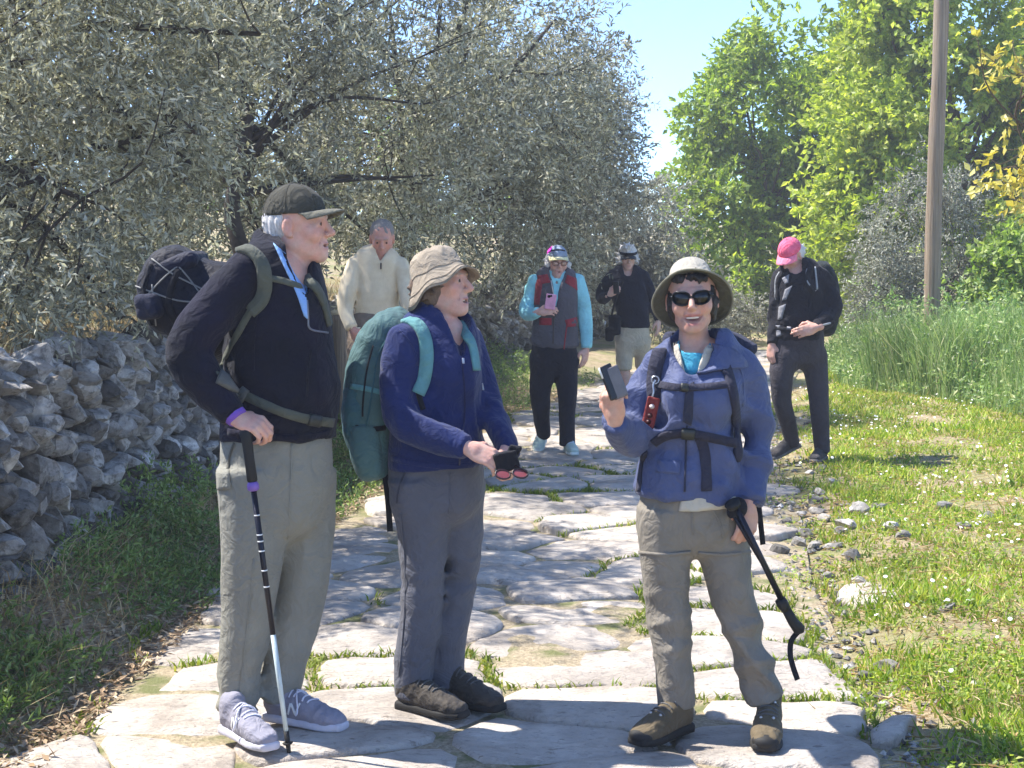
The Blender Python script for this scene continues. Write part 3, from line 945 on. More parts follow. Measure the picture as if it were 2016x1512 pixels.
# left bank: weeds, litter
n = 13500
Yg = 4.3 + 17 * r.rand(n) ** 1.5
f = r.rand(n)
Xg = wall_x(Yg) + 0.02 + (path_cx(Yg) - path_hw(Yg) - wall_x(Yg)) * f * 1.02
P3 = np.stack([Xg, Yg, 0 * Xg], -1)
k = snoise(P3, 2.3, 3) + 0.5 * snoise(P3, 6.0, 4) + 0.3 * r.randn(n) - 1.0 * sstep(0.5, 0.95, f) > -0.02
P3, f = P3[k], f[k]
P3[:, 2] = ground_z(P3[:, 0], P3[:, 1]) + r.rand(len(P3)) ** 1.6 * np.where(snoise(P3, 1.7, 2) > 0, 0.30, 0.15) * (1 - 0.6 * f)
(V, F), _ = sprays(r, P3, runit(r, len(P3)) * 0.5 + np.array((0, 0, 0.7)), 6, 0.09, 0.038, 0.0062, -0.1)
tag(obj('bank_weeds', V, F, M_WEED, smooth=False), 'low green weeds on the bank at the foot of the stone wall', 'weeds', kind='stuff')
n = 20000
Yg = 4.3 + 14 * r.rand(n) ** 1.4
f = r.rand(n)
Xg = wall_x(Yg) + 0.02 + (path_cx(Yg) - path_hw(Yg) * 0.97 - wall_x(Yg)) * f ** 0.85
base = np.stack([Xg, Yg, np.maximum(ground_z(Xg, Yg), -0.02) + r.uniform(0.004, 0.03, n)], -1)
dirs = runit(r, n); dirs[:, 2] *= 0.3
V, F = leaves_mesh(base, dirs, np.tile((0, 0, 1.0), (n, 1)) + runit(r, n) * 0.5, r.uniform(0.02, 0.06, n), r.uniform(0.004, 0.010, n))
tag(obj('leaf_litter', V, F, leafmat('dead_leaves', [(0.0, srgb(124, 100, 78)), (0.5, srgb(172, 146, 116)), (1.0, srgb(216, 196, 166))], 0.85, 0.1, (1, 0.95, 0.8, 1)), smooth=False), 'brown dead leaves and twigs along the left edge of the path', 'litter', kind='stuff')
# straw and dry growth on top of the wall / terrace
n = 9000
Yg = 4.5 + 17 * r.rand(n) ** 1.3
Xg = wall_x(Yg) - 0.25 - r.rand(n) ** 1.5 * 3.0
V, F = blades(r, Xg, Yg, r.uniform(0.06, 0.22, n), r.uniform(0.002, 0.004, n), 1.0)
tag(obj('terrace_straw', V, F, M_DRY, smooth=False), 'dry golden grass on the terrace behind the wall', 'grass', kind='stuff')
n = 5000
Yg = 4.3 + 14 * r.rand(n) ** 1.4
f = r.rand(n)
Xg = wall_x(Yg) + 0.03 + (path_cx(Yg) - path_hw(Yg) - wall_x(Yg)) * f
V, F = blades(r, Xg, Yg, r.uniform(0.05, 0.24, n) * (1.1 - f * 0.7), r.uniform(0.0015, 0.003, n), 1.3)
tag(obj('bank_straw', V, F, M_DRY, smooth=False), 'dry straw stalks leaning on the bank below the stone wall', 'straw', kind='stuff')
# moss and tufts in the joints
pts = []
for (a, b) in PAVE_EDGES:
    a, b = np.array(a), np.array(b)
    m = (a + b) / 2
    v = float(snoise(np.array((m[0], m[1], 0.5)), 2.4, 6)) + 0.25 * (m[0] - path_cx(m[1]))
    if v > 0.34 and m[1] < 18:
        for k in range(int(150 * np.linalg.norm(b - a) * min(1.0, (v - 0.24) * 2))):
            q = a + (b - a) * r.rand() + r.normal(size=2) * 0.018
            pts.append(q)
pts = np.array(pts)
n = len(pts)
V, F = blades(r, pts[:, 0], pts[:, 1], r.uniform(0.022, 0.050, n), r.uniform(0.003, 0.006, n), 0.9, zoff=0.035)
tag(obj('joint_moss', V, F, leafmat('moss_blades', [(0.0, srgb(84, 110, 30)), (0.5, srgb(124, 146, 44)), (1.0, srgb(170, 172, 84))], 0.7, 0.3, (1.2, 1.2, 0.5, 1)), smooth=False), 'moss and tiny grass growing in the joints between paving stones', 'moss', kind='stuff')

# ---- loose stones at the right-hand edge
loose = [(1660, 1035, 52), (1690, 1008, 40), (1625, 1018, 30), (1570, 1062, 42), (1528, 1080, 46), (1600, 1068, 36), (1640, 1070, 34), (1748, 1046, 40), (1782, 1066, 36), (1605, 980, 34),
         (1612, 968, 28), (1680, 1100, 42), (1632, 1128, 34), (1690, 1148, 40), (1655, 1164, 32), (1650, 1178, 26), (1590, 1045, 40), (1655, 1045, 26), (1560, 1035, 22), (1575, 955, 24),
         (1555, 985, 22), (1640, 950, 22), (1730, 1000, 28), (1700, 1316, 36), (1745, 1308, 60), (1640, 1322, 24), (1575, 1322, 26), (1860, 1000, 30), (1900, 1050, 30), (1945, 1020, 26),
         (1595, 930, 20), (1620, 925, 18), (1540, 945, 18), (1668, 1386, 44), (1690, 1370, 30), (1870, 1215, 40), (1185, 1300, 22), (1610, 1000, 30), (1580, 1005, 24), (1548, 1018, 22)]
ONES = ['', 'second ', 'third ', 'fourth ', 'fifth ', 'sixth ', 'seventh ', 'eighth ', 'ninth ', 'tenth ', 'eleventh ', 'twelfth ', 'thirteenth ', 'fourteenth ', 'fifteenth ', 'sixteenth ', 'seventeenth ', 'eighteenth ', 'nineteenth ', 'twentieth ']
ONES += ['twenty-' + q for q in ('first ', 'second ', 'third ', 'fourth ', 'fifth ', 'sixth ', 'seventh ', 'eighth ', 'ninth ')] + ['thirtieth '] + ['thirty-' + q for q in ('first ', 'second ', 'third ', 'fourth ', 'fifth ', 'sixth ', 'seventh ', 'eighth ', 'ninth ')]
by_dist = sorted([q for q in loose if q[2] < 52], key=lambda q: math.hypot(q[0] - 1612, q[1] - 905))
for k, (u, v, w) in enumerate(loose):
    g = G(u, v)
    s = w / (FPX / g[1]) * 0.5
    o = bpy.data.objects.new('loose_stone', ROCKS[(k * 5) % len(ROCKS)])
    o.location = (g[0], g[1], max(float(ground_z(g[0], g[1])), -0.03) + s * 0.30)
    o.scale = (s * 1.0, s * RNG.uniform(0.7, 1.0), s * RNG.uniform(0.5, 0.72))
    o.rotation_euler = (RNG.uniform(-0.25, 0.25), RNG.uniform(-0.25, 0.25), RNG.uniform(0, 6))
    link(o)
    if w >= 52: tag(o, {1660: 'largest rounded stone in the heap at the right edge of the path', 1745: 'wide dark stone half sunk in the grass below the loose heap'}[u], 'stone', 'loose stones along the right edge')
    else: tag(o, 'small loose grey stone, %snearest to the feet of the man in the pink cap' % ONES[by_dist.index((u, v, w))], 'stone', 'loose stones along the right edge')
for k, (pl, lab) in enumerate(zip(EDGE_SLABS, ('flat pale slab lying in the grass beside the paving, in full sun', 'pointed pale slab tilted in the grass at lower right'))):
    poly = [tuple(G(u, v)[:2]) for (u, v) in pl]
    o = stone_slab('flat_slab', poly, 0.004 - 0.002 * k, 0.014, 0.0, 900 + k, M_PAVE, None, thick=0.06)
    tag(o, lab, 'stone slab')
# fine gravel by the path edge
n = 2600
u_ = r.rand(n)
Yg = 4.6 + 11 * r.rand(n) ** 1.3
Xg = path_cx(Yg) + path_hw(Yg) * 0.92 + r.normal(size=n) * 0.22
gv, gf, nb = [], [], 0
oct_v = np.array([(1, 0, 0), (-1, 0, 0), (0, 1, 0), (0, -1, 0), (0, 0, 0.7), (0, 0, -0.7)], dtype=float)
oct_f = np.array([(0, 2, 4), (2, 1, 4), (1, 3, 4), (3, 0, 4), (2, 0, 5), (1, 2, 5), (3, 1, 5), (0, 3, 5)])
S = r.uniform(0.006, 0.024, n)
Vg = oct_v[None] * S[:, None, None] * r.uniform(0.6, 1.3, (n, 6, 1)) + np.stack([Xg, Yg, np.maximum(ground_z(Xg, Yg), -0.035) + S * 0.4], -1)[:, None, :]
Fg = (oct_f[None] + (np.arange(n) * 6)[:, None, None]).reshape(-1, 3)
tag(obj('gravel', Vg.reshape(-1, 3), Fg, M_ROCK, smooth=False), 'scattered small gravel along the right edge of the path', 'gravel', kind='stuff')

# ---- light haze in the air
hz = NT('air_haze')
pv = hz.n('ShaderNodeVolumePrincipled')
pv.inputs['Color'].default_value = (0.93, 0.95, 1.0, 1)
pv.inputs['Density'].default_value = 0.0026
pv.inputs['Anisotropy'].default_value = 0.35
hz.l(pv.outputs[0], hz.out.inputs['Volume'])
V, F = boxv((0, 40, 5.4), (70, 0, 0), (0, 62, 0), (0, 0, 7.9))
tag(pyobj('haze', V, F, hz.m), 'thin pale haze in the air over the path', 'haze', kind='stuff')

# ================================================================== PEOPLE: shape library
class SDF:
    """solid built from blended primitives, meshed by surface nets"""
    def __init__(s): s.ops, s.disp = [], []
    def _add(s, kind, fn, lo, hi, k):
        s.ops.append((kind, fn, np.array(lo, dtype=float), np.array(hi, dtype=float), k)); return s
    # ---- primitives (world metres)
    def loft(s, pts, A, B, L=None, k=0.012, kind='u', p=2.0, cap=0.6, sub=3, flat=False):
        """tube of elliptical section: centres, half widths (seen), half depths"""
        C = np.column_stack([np.asarray(pts, float), np.asarray(A, float), np.asarray(B, float)])
        if sub > 1 and len(C) > 2: C = catmull(C, sub)
        n = len(C)
        cap0, cap1 = cap if isinstance(cap, tuple) else (cap, cap)
        grp = []
        for i in range(n - 1):
            c0, c1 = C[i, :3], C[i + 1, :3]
            seg = c1 - c0
            ln = np.linalg.norm(seg)
            if ln < 1e-6: continue
            sd = seg / ln
            Lv = np.array((1.0, 0, 0)) if L is None else np.asarray(L, float)
            if L is None:
                D = np.array((0, 1.0, 0)); D = unit(D - sd * (D @ sd)); Lv = np.cross(D, sd)
            Lv = unit(Lv - sd * (Lv @ sd)); D = np.cross(sd, Lv)
            a0, a1, b0, b1 = C[i, 3], C[i + 1, 3], C[i, 4], C[i + 1, 4]
            first, last = i == 0, i == n - 2
            def fn(X, Y, Z, c0=c0, sd=sd, ln=ln, Lv=Lv, D=D, a0=a0, a1=a1, b0=b0, b1=b1, first=first, last=last):
                qx, qy, qz = X - c0[0], Y - c0[1], Z - c0[2]
                h = qx * sd[0] + qy * sd[1] + qz * sd[2]
                t = np.clip(h / ln, 0, 1)
                ax = h - t * ln
                l = qx * Lv[0] + qy * Lv[1] + qz * Lv[2]
                d = qx * D[0] + qy * D[1] + qz * D[2]
                a, b = a0 + (a1 - a0) * t, b0 + (b1 - b0) * t
                m = np.minimum(a, b)
                c_ = np.where(ax < 0, cap0 if first else 1.0, cap1 if last else 1.0)
                if p == 2.0: q = np.sqrt((l / a) ** 2 + (d / b) ** 2 + (ax / (m * c_)) ** 2)
                else: q = (np.abs(l / a) ** p + np.abs(d / b) ** p + np.abs(ax / (m * c_)) ** p) ** (1 / p)
                return (q - 1) * m
            m = max(a0, a1, b0, b1)
            grp.append((fn, np.minimum(c0, c1) - m, np.maximum(c0, c1) + m))
        return s._add(kind, grp, np.min([q[1] for q in grp], 0), np.max([q[2] for q in grp], 0), k)
    def cone(s, a, b, ra, rb, k=0.01, kind='u'):
        a, b = np.asarray(a, float), np.asarray(b, float)
        seg = b - a; l2 = max(seg @ seg, 1e-9)
        def fn(X, Y, Z):
            qx, qy, qz = X - a[0], Y - a[1], Z - a[2]
            t = np.clip((qx * seg[0] + qy * seg[1] + qz * seg[2]) / l2, 0, 1)
            return np.sqrt((qx - t * seg[0]) ** 2 + (qy - t * seg[1]) ** 2 + (qz - t * seg[2]) ** 2) - (ra + (rb - ra) * t)
        m = max(ra, rb)
        return s._add(kind, fn, np.minimum(a, b) - m, np.maximum(a, b) + m, k)
    def chain(s, P, R, k=0.006, kind='u'):
        R = np.broadcast_to(R, (len(P),))
        for i in range(len(P) - 1): s.cone(P[i], P[i + 1], R[i], R[i + 1], k, kind)
        return s
    def ell(s, c, r, M=None, k=0.02, kind='u'):
        """ellipsoid; M: 3x3 whose columns are its axes"""
        c, r = np.asarray(c, float), np.asarray(r, float)
        M = np.eye(3) if M is None else np.asarray(M)
        def fn(X, Y, Z):
            qx, qy, qz = X - c[0], Y - c[1], Z - c[2]
            l = [(qx * M[0, i] + qy * M[1, i] + qz * M[2, i]) / r[i] for i in range(3)]
            k0 = np.sqrt(l[0] ** 2 + l[1] ** 2 + l[2] ** 2)
            k1 = np.sqrt((l[0] / r[0]) ** 2 + (l[1] / r[1]) ** 2 + (l[2] / r[2]) ** 2) + 1e-6
            return k0 * (k0 - 1) / k1
        m = np.abs(M) @ r
        return s._add(kind, fn, c - m, c + m, k)
    def box(s, c, h, M=None, rnd=0.01, k=0.01, kind='u'):
        c, h = np.asarray(c, float), np.asarray(h, float) - rnd
        M = np.eye(3) if M is None else np.asarray(M)
        def fn(X, Y, Z):
            qx, qy, qz = X - c[0], Y - c[1], Z - c[2]
            l = [np.abs(qx * M[0, i] + qy * M[1, i] + qz * M[2, i]) - h[i] for i in range(3)]
            o = np.sqrt(sum(np.maximum(x, 0) ** 2 for x in l))
            return o + np.minimum(np.maximum(np.maximum(l[0], l[1]), l[2]), 0) - rnd
        m = np.abs(M) @ (h + rnd)
        return s._add(kind, fn, c - m, c + m, k)
    def plane(s, pt, nrm, k=0.004, lo=None, hi=None):
        """cut away the side the normal points to"""
        pt, nrm = np.asarray(pt, float), unit(nrm)
        def fn(X, Y, Z): return -((X - pt[0]) * nrm[0] + (Y - pt[1]) * nrm[1] + (Z - pt[2]) * nrm[2])
        s.ops.append(('s', fn, np.full(3, -99.0) if lo is None else np.array(lo, float), np.full(3, 99.0) if hi is None else np.array(hi, float), k)); return s
    def fold(s, amp, freq, axis, seed=0, region=None, ridged=True):
        """cloth creases: waves running across `axis`"""
        s.disp.append((amp, freq, unit(axis), seed, region, ridged)); return s
    # ---- evaluation
    def mesh(s, res=0.006, fine=()):
        lo = np.min([o[2] for o in s.ops if o[0] == 'u'], 0) - 0.02
        hi = np.max([o[3] for o in s.ops if o[0] == 'u'], 0) + 0.02
        ax = []
        for i in range(3):
            g = [lo[i]]
            iv = [(c[i] - r, c[i] + r, f) for c, r, f in fine]
            while g[-1] < hi[i]:
                st = res
                for a, b, f in iv:
                    if a <= g[-1] < b: st = min(st, f)
                g.append(g[-1] + st)
            ax.append(np.array(g, dtype=np.float32))
        X, Y, Z = ax[0][:, None, None], ax[1][None, :, None], ax[2][None, None, :]
        Fd = np.full((len(ax[0]), len(ax[1]), len(ax[2])), 0.08, dtype=np.float32)
        for kind, fn, l, h, k in s.ops:
            pad = k + 2.2 * res
            sl = tuple(slice(max(0, np.searchsorted(ax[i], l[i] - pad) - 1), np.searchsorted(ax[i], h[i] + pad) + 1) for i in range(3))
            if any(q.stop - q.start < 1 for q in sl): continue
            if isinstance(fn, list):
                d = np.full(tuple(q.stop - q.start for q in sl), 0.12, dtype=np.float32)
                d = d[:len(ax[0]) - sl[0].start, :len(ax[1]) - sl[1].start, :len(ax[2]) - sl[2].start]
                for f1, l1, h1 in fn:
                    s1 = tuple(slice(max(0, np.searchsorted(ax[i], l1[i] - pad) - 1), min(len(ax[i]), np.searchsorted(ax[i], h1[i] + pad) + 1)) for i in range(3))
                    r1 = tuple(slice(max(0, s1[i].start - sl[i].start), max(0, s1[i].stop - sl[i].start)) for i in range(3))
                    s1 = tuple(slice(sl[i].start + r1[i].start, sl[i].start + r1[i].stop) for i in range(3))
                    d[r1] = np.minimum(d[r1], f1(X[s1[0]], Y[:, s1[1]], Z[:, :, s1[2]]).astype(np.float32))
            else:
                d = fn(X[sl[0]], Y[:, sl[1]], Z[:, :, sl[2]]).astype(np.float32)
            f = Fd[sl]
            if kind == 'u':
                if k > 0:
                    hh = np.maximum(k - np.abs(f - d), 0) / k
                    Fd[sl] = np.minimum(f, d) - hh * hh * k * 0.25
                else: Fd[sl] = np.minimum(f, d)
            elif kind == 's':
                d = -d
                if k > 0:
                    hh = np.maximum(k - np.abs(f - d), 0) / k
                    Fd[sl] = np.maximum(f, d) + hh * hh * k * 0.25
                else: Fd[sl] = np.maximum(f, d)
        if s.disp:
            m = np.abs(Fd) < 0.03
            ii = np.nonzero(m)
            P = np.stack([ax[0][ii[0]], ax[1][ii[1]], ax[2][ii[2]]], -1)
            dv = np.zeros(len(P), dtype=np.float32)
            for amp, freq, axis, seed, region, ridged in s.disp:
                rs = np.random.RandomState(seed + 5)
                w = np.full(len(P), -9.0, dtype=np.float32)
                for q in range(2):
                    kv = (axis + rs.normal(size=3) * 0.28) * freq * (0.7 + 0.4 * q)
                    ph = rs.uniform(0, 6.3)
                    warp = 1.4 * snoise(P, 5.5, seed + q, 3)
                    sn = np.sin(P @ kv.astype(np.float32) + ph + warp)
                    w = np.maximum(w, (1 - 1.8 * np.abs(sn)) if ridged else sn)
                env = 0.35 + 0.75 * snoise(P, 7.0, seed + 3, 3)
                w = (w - 0.25) * amp * np.clip(env, 0.08, 1)
                if region is not None:
                    c, rr_ = region
                    w = w * np.exp(-((P - np.asarray(c, dtype=np.float32)) ** 2).sum(1) / (rr_ * rr_))
                dv += w
            Fd[ii] -= dv
        return surface_nets(Fd, ax)

def surface_nets(Fd, ax):
    ins = Fd < 0
    cnt = np.zeros(tuple(n - 1 for n in Fd.shape), dtype=np.uint8)
    for a in (0, 1):
        for b in (0, 1):
            for c in (0, 1):
                cnt += ins[a:a + cnt.shape[0], b:b + cnt.shape[1], c:c + cnt.shape[2]]
    act = (cnt > 0) & (cnt < 8)
    I, J, K = np.nonzero(act)
    ids = np.full(cnt.shape, -1, dtype=np.int32)
    ids[I, J, K] = np.arange(len(I))
    S = np.zeros((len(I), 3)); N = np.zeros(len(I))
    corners = [(a, b, c) for a in (0, 1) for b in (0, 1) for c in (0, 1)]
    val = {c: Fd[I + c[0], J + c[1], K + c[2]] for c in corners}
    pos = {c: np.stack([ax[0][I + c[0]], ax[1][J + c[1]], ax[2][K + c[2]]], -1) for c in corners}
    for c in corners:
        for d in range(3):
            if c[d]: continue
            e = list(c); e[d] = 1; e = tuple(e)
            v0, v1 = val[c], val[e]
            m = (v0 < 0) != (v1 < 0)
            t = np.where(m, v0 / np.where(m, v0 - v1, 1), 0)
            S += np.where(m[:, None], pos[c] + (pos[e] - pos[c]) * t[:, None], 0)
            N += m
    V = S / np.maximum(N, 1)[:, None]
    Fs = []
    for d in range(3):
        sl0 = [slice(1, -1)] * 3; sl0[d] = slice(0, -1)
        sl1 = [slice(1, -1)] * 3; sl1[d] = slice(1, None)
        a, b = ins[tuple(sl0)], ins[tuple(sl1)]
        P = np.argwhere(a != b)
        flip = a[tuple(P.T)]
        P = P + 1; P[:, d] -= 1
        o1, o2 = [(1, 2), (2, 0), (0, 1)][d]
        e1 = np.zeros(3, int); e1[o1] = 1
        e2 = np.zeros(3, int); e2[o2] = 1
        q = [ids[tuple((P - x).T)] for x in (e1 + e2, e2, 0 * e1, e1)]
        Q = np.stack(q, -1)
        Q[~flip] = Q[~flip][:, ::-1]
        Fs.append(Q)
    Fq = np.vstack(Fs)
    Fq = Fq[(Fq >= 0).all(1)]
    return V, Fq

def axes_from(fwd, up=(0, 0, 1)):
    """columns right, forward, up"""
    f = unit(fwd); u = np.asarray(up, float); u = unit(u - f * (u @ f)); r = np.cross(f, u)
    return np.column_stack([r, f, u])

def head_axes(yaw, pitch=0, roll=0):
    """yaw 0 faces the camera (-Y), +90 faces image right (+X); pitch + looks up; roll + tips towards image right"""
    y, p = rad(yaw), rad(pitch)
    f = np.array((math.sin(y) * math.cos(p), -math.cos(y) * math.cos(p), math.sin(p)))
    A = axes_from(f)
    r_ = rad(roll)
    R = np.array(Matrix.Rotation(r_, 3, Vector((0, 1, 0))))
    return R @ A

class Person:
    def __init__(s, label, Y, res, skin=(0.62, 0.36, 0.27)):
        s.Y, s.res, s.label = Y, res, label
        s.sk = SDF(); s.fine = []; s.children = []; s.skin = skin; s.heads = []
        s.px = FPX / Y; s.hres = res * 0.33 if Y < 7 else res * 0.55
    def P(s, u, v, dy=0.0): return W(u, v, s.Y + dy)
    def L(s, sdf, rows, k=0.012, p=2.0, cap=0.6, shrink=0.0, grow=0.0, kind='u', L=None):
        """rows: (u, v, dy, half width px, half depth m)"""
        pts = [s.P(q[0], q[1], q[2]) for q in rows]
        A = [q[3] / (FPX / (s.Y + q[2])) - shrink + grow for q in rows]
        B = [q[4] - shrink + grow for q in rows]
        sdf.loft(pts, A, B, L=L, k=k, p=p, cap=cap, kind=kind)
        return sdf
    # -- head
    def head(s, u, v, dy, yaw, pitch=0, roll=0, scale=1.0, male=True, mouth=0.0, smile=0.0, ears=True, thin=0.0, fine=None, age=True):
        c = s.P(u, v, dy); A = head_axes(yaw, pitch, roll); k = scale
        T = lambda x, y, z: c + A @ (np.array((x, y, z)) * k)
        E = lambda p, r, kk=0.02, kind='u': s.sk.ell(T(*p), np.array(r) * k, A, kk * k, kind)
        w = 1.0 - thin
        E((0, -0.014, 0.032), (0.076 * w, 0.096, 0.086))
        E((0, 0.026, -0.030), (0.060 * w, 0.066, 0.086), 0.03)
        for sx in (-1, 1):
            s.sk.cone(T(sx * 0.050 * min(w, 1.0), -0.008, -0.058), T(sx * 0.016, 0.068, -0.104), 0.020 * k, 0.016 * k, 0.03 * k)
            E((sx * 0.040 * w, 0.060, -0.022), (0.022, 0.022, 0.020), 0.024)
        E((0, 0.078, -0.102), (0.020, 0.016, 0.015), 0.018)
        E((0, 0.066, -0.070), (0.034, 0.028, 0.032), 0.024)
        s.sk.cone(T(-0.034, 0.082, 0.024), T(0.034, 0.082, 0.024), 0.010 * k, 0.010 * k, 0.018 * k)
        for sx in (-1, 1):
            E((sx * 0.031, 0.098, 0.004), (0.019, 0.014, 0.012), 0.012, 's')
            E((sx * 0.031, 0.0775, 0.003), (0.0150, 0.0140, 0.0135), 0.006)
            E((sx * 0.031, 0.0935, 0.0015), (0.0125, 0.010, 0.0033), 0.002, 's')
        s.sk.cone(T(0, 0.088, 0.014), T(0, 0.116, -0.028), 0.0075 * k, 0.0115 * k, 0.012 * k)
        s.sk.cone(T(0, 0.110, -0.032), T(0, 0.090, -0.040), 0.009 * k, 0.008 * k, 0.006 * k)
        for sx in (-1, 1): E((sx * 0.0115, 0.099, -0.034), (0.0075, 0.010, 0.0075), 0.005)
        sm = 0.0055 * smile
        grin = smile >= 1.5
        up = [T(-0.025 - sm * 0.8, 0.082, -0.068 + sm), T(-0.010, 0.0935, -0.0635), T(0, 0.0945, -0.0645), T(0.010, 0.0935, -0.0635), T(0.025 + sm * 0.8, 0.082, -0.068 + sm)]
        dn = [T(-0.023 - sm * 0.6, 0.081, -0.071 + sm - mouth * 0.2), T(-0.010, 0.0915, -0.0765 - mouth), T(0.010, 0.0915, -0.0765 - mouth), T(0.023 + sm * 0.6, 0.081, -0.071 + sm - mouth * 0.2)]
        if grin:
            up = [T(-0.034, 0.077, -0.0560), T(-0.016, 0.0910, -0.0610), T(0, 0.0940, -0.0620), T(0.016, 0.0910, -0.0610), T(0.034, 0.077, -0.0560)]
            dn = [T(-0.034, 0.077, -0.0570), T(-0.022, 0.0865, -0.0790), T(0, 0.0915, -0.0905), T(0.022, 0.0865, -0.0790), T(0.034, 0.077, -0.0570)]
        s.sk.chain(up, (0.0036 if grin else 0.0050) * k, 0.004 * k); s.sk.chain(dn, (0.0042 if grin else 0.0056) * k, 0.004 * k)
        for sx in (-1, 1):
            s.sk.chain([T(sx * 0.0185, 0.0965, -0.034), T(sx * 0.031, 0.0865, -0.050), T(sx * (0.036 if grin else 0.031), 0.080, -0.066)], 0.0016 * k, 0.006 * k, 's')
        if age:
            for sx in (-1, 1):
                for dz in (-0.006, 0.001, 0.008): s.sk.cone(T(sx * 0.049, 0.072, 0.002 + dz * 0.6), T(sx * 0.060, 0.052, 0.002 + dz * 1.9), 0.0010 * k, 0.0008 * k, 0.004 * k, 's')
                s.sk.chain([T(sx * 0.020, 0.094, -0.008), T(sx * 0.032, 0.090, -0.013), T(sx * 0.043, 0.080, -0.010)], 0.0010 * k, 0.004 * k, 's')
            for z in (0.040, 0.050): s.sk.chain([T(-0.035, 0.073, z), T(0, 0.090, z + 0.002), T(0.035, 0.073, z)], 0.0010 * k, 0.005 * k, 's')
        if grin:
            s.sk.chain([T(-0.0310, 0.0815, -0.0600), T(-0.017, 0.0920, -0.0700), T(0, 0.0965, -0.0755), T(0.017, 0.0920, -0.0700), T(0.0310, 0.0815, -0.0600)], np.array([0.0040, 0.0104, 0.0130, 0.0104, 0.0040]) * k, 0.0015, 's')
        elif mouth > 0:
            E((0, 0.094, -0.0695 - mouth * 0.45 + sm * 0.3), (0.019 + 0.004 * smile, 0.024, 0.0030 + mouth * 0.50), 0.002, 's')
        if smile > 0.5:
            for sx in (-1, 1): E((sx * 0.043 * w, 0.066, -0.036), (0.017, 0.018, 0.017), 0.016)
        if ears:
            for sx in (-1, 1):
                Ex = lambda p, r, kk, kind='u': s.sk.ell(T(sx * p[0], p[1], p[2]), np.array(r) * k, A, kk * k, kind)
                Ex((0.078 * w, -0.010, -0.006), (0.009, 0.019, 0.031), 0.008)
                Ex((0.090 * w, -0.004, 0.000), (0.008, 0.011, 0.020), 0.003, 's')
                Ex((0.079 * w, 0.000, -0.033), (0.007, 0.008, 0.009), 0.005)
        hd = dict(c=c, A=A, k=k, T=T, mouth=mouth, smile=smile, male=male, w=w)
        s.heads.append(hd)
        s.fine.append((c, 0.135 * k, fine or s.res * 0.5))
        s.hd = hd
        return hd
    def neck(s, u0, v0, dy0, r0, r1=None):
        """from under the head down to a point in the shoulders"""
        a = s.hd['T'](0, -0.022, -0.06)
        b = s.P(u0, v0, dy0)
        s.sk.cone(a, b, r1 or r0 * 0.92, r0, 0.025)
    # -- hand
    def hand(s, wrist, direction, back, curl=(0.6, 0.7, 0.75, 0.8), thumb=0.5, scale=1.0, left=False, spread=0.0, thumb_out=0.5, sdf=None):
        """wrist point, direction of the knuckles, direction the back of the hand faces"""
        sk = sdf or s.sk
        d = unit(direction); b = np.asarray(back, float); b = unit(b - d * (b @ d))
        r = np.cross(d, b) * (1 if left else -1)         # towards the thumb side
        k = scale
        T = lambda x, y, z: np.asarray(wrist) + (r * x + d * y + b * z) * k
        M = np.column_stack([r, d, b])
        sk.ell(T(0, 0.048, 0), np.array((0.042, 0.054, 0.016)) * k, M, 0.012)
        sk.cone(T(0, -0.03, 0), T(0, 0.02, 0), 0.026 * k, 0.024 * k, 0.018)
        bases = [(0.030, 0.086), (0.010, 0.092), (-0.010, 0.088), (-0.029, 0.080)]
        lens = [(0.040, 0.024, 0.020), (0.045, 0.028, 0.021), (0.042, 0.026, 0.020), (0.032, 0.020, 0.018)]
        rads = [0.0092, 0.0095, 0.0090, 0.0080]
        s.nails = []
        for i in range(4):
            a = 0.0
            p = T(bases[i][0], bases[i][1], 0.002)
            pts = [T(bases[i][0] * 0.85, 0.045, 0.0), p]
            sp = (1.5 - i) * spread
            for j, l in enumerate(lens[i]):
                a += curl[i] * (0.95, 1.15, 0.8)[j]
                dirv = d * math.cos(a) + r * math.sin(sp) - b * math.sin(a)
                p = p + unit(dirv) * l * k
                pts.append(p)
            R = np.array([1.05, 1.12, 1.0, 0.93, 0.80]) * rads[i] * k
            sk.chain(pts, R, 0.0035)
        th = [T(0.022, 0.012, -0.006), T(0.044 + 0.012 * thumb_out, 0.040, -0.014 - 0.012 * thumb), T(0.050 + 0.020 * thumb_out - 0.016 * thumb, 0.070, -0.020 - 0.022 * thumb), T(0.046 + 0.022 * thumb_out - 0.036 * thumb, 0.094, -0.024 - 0.026 * thumb)]
        sk.chain(th, np.array([0.0150, 0.0125, 0.0105, 0.0088]) * k, 0.008)
        if sdf is None: s.fine.append((T(0, 0.07, -0.01), 0.075 * k, s.hres))
        return T
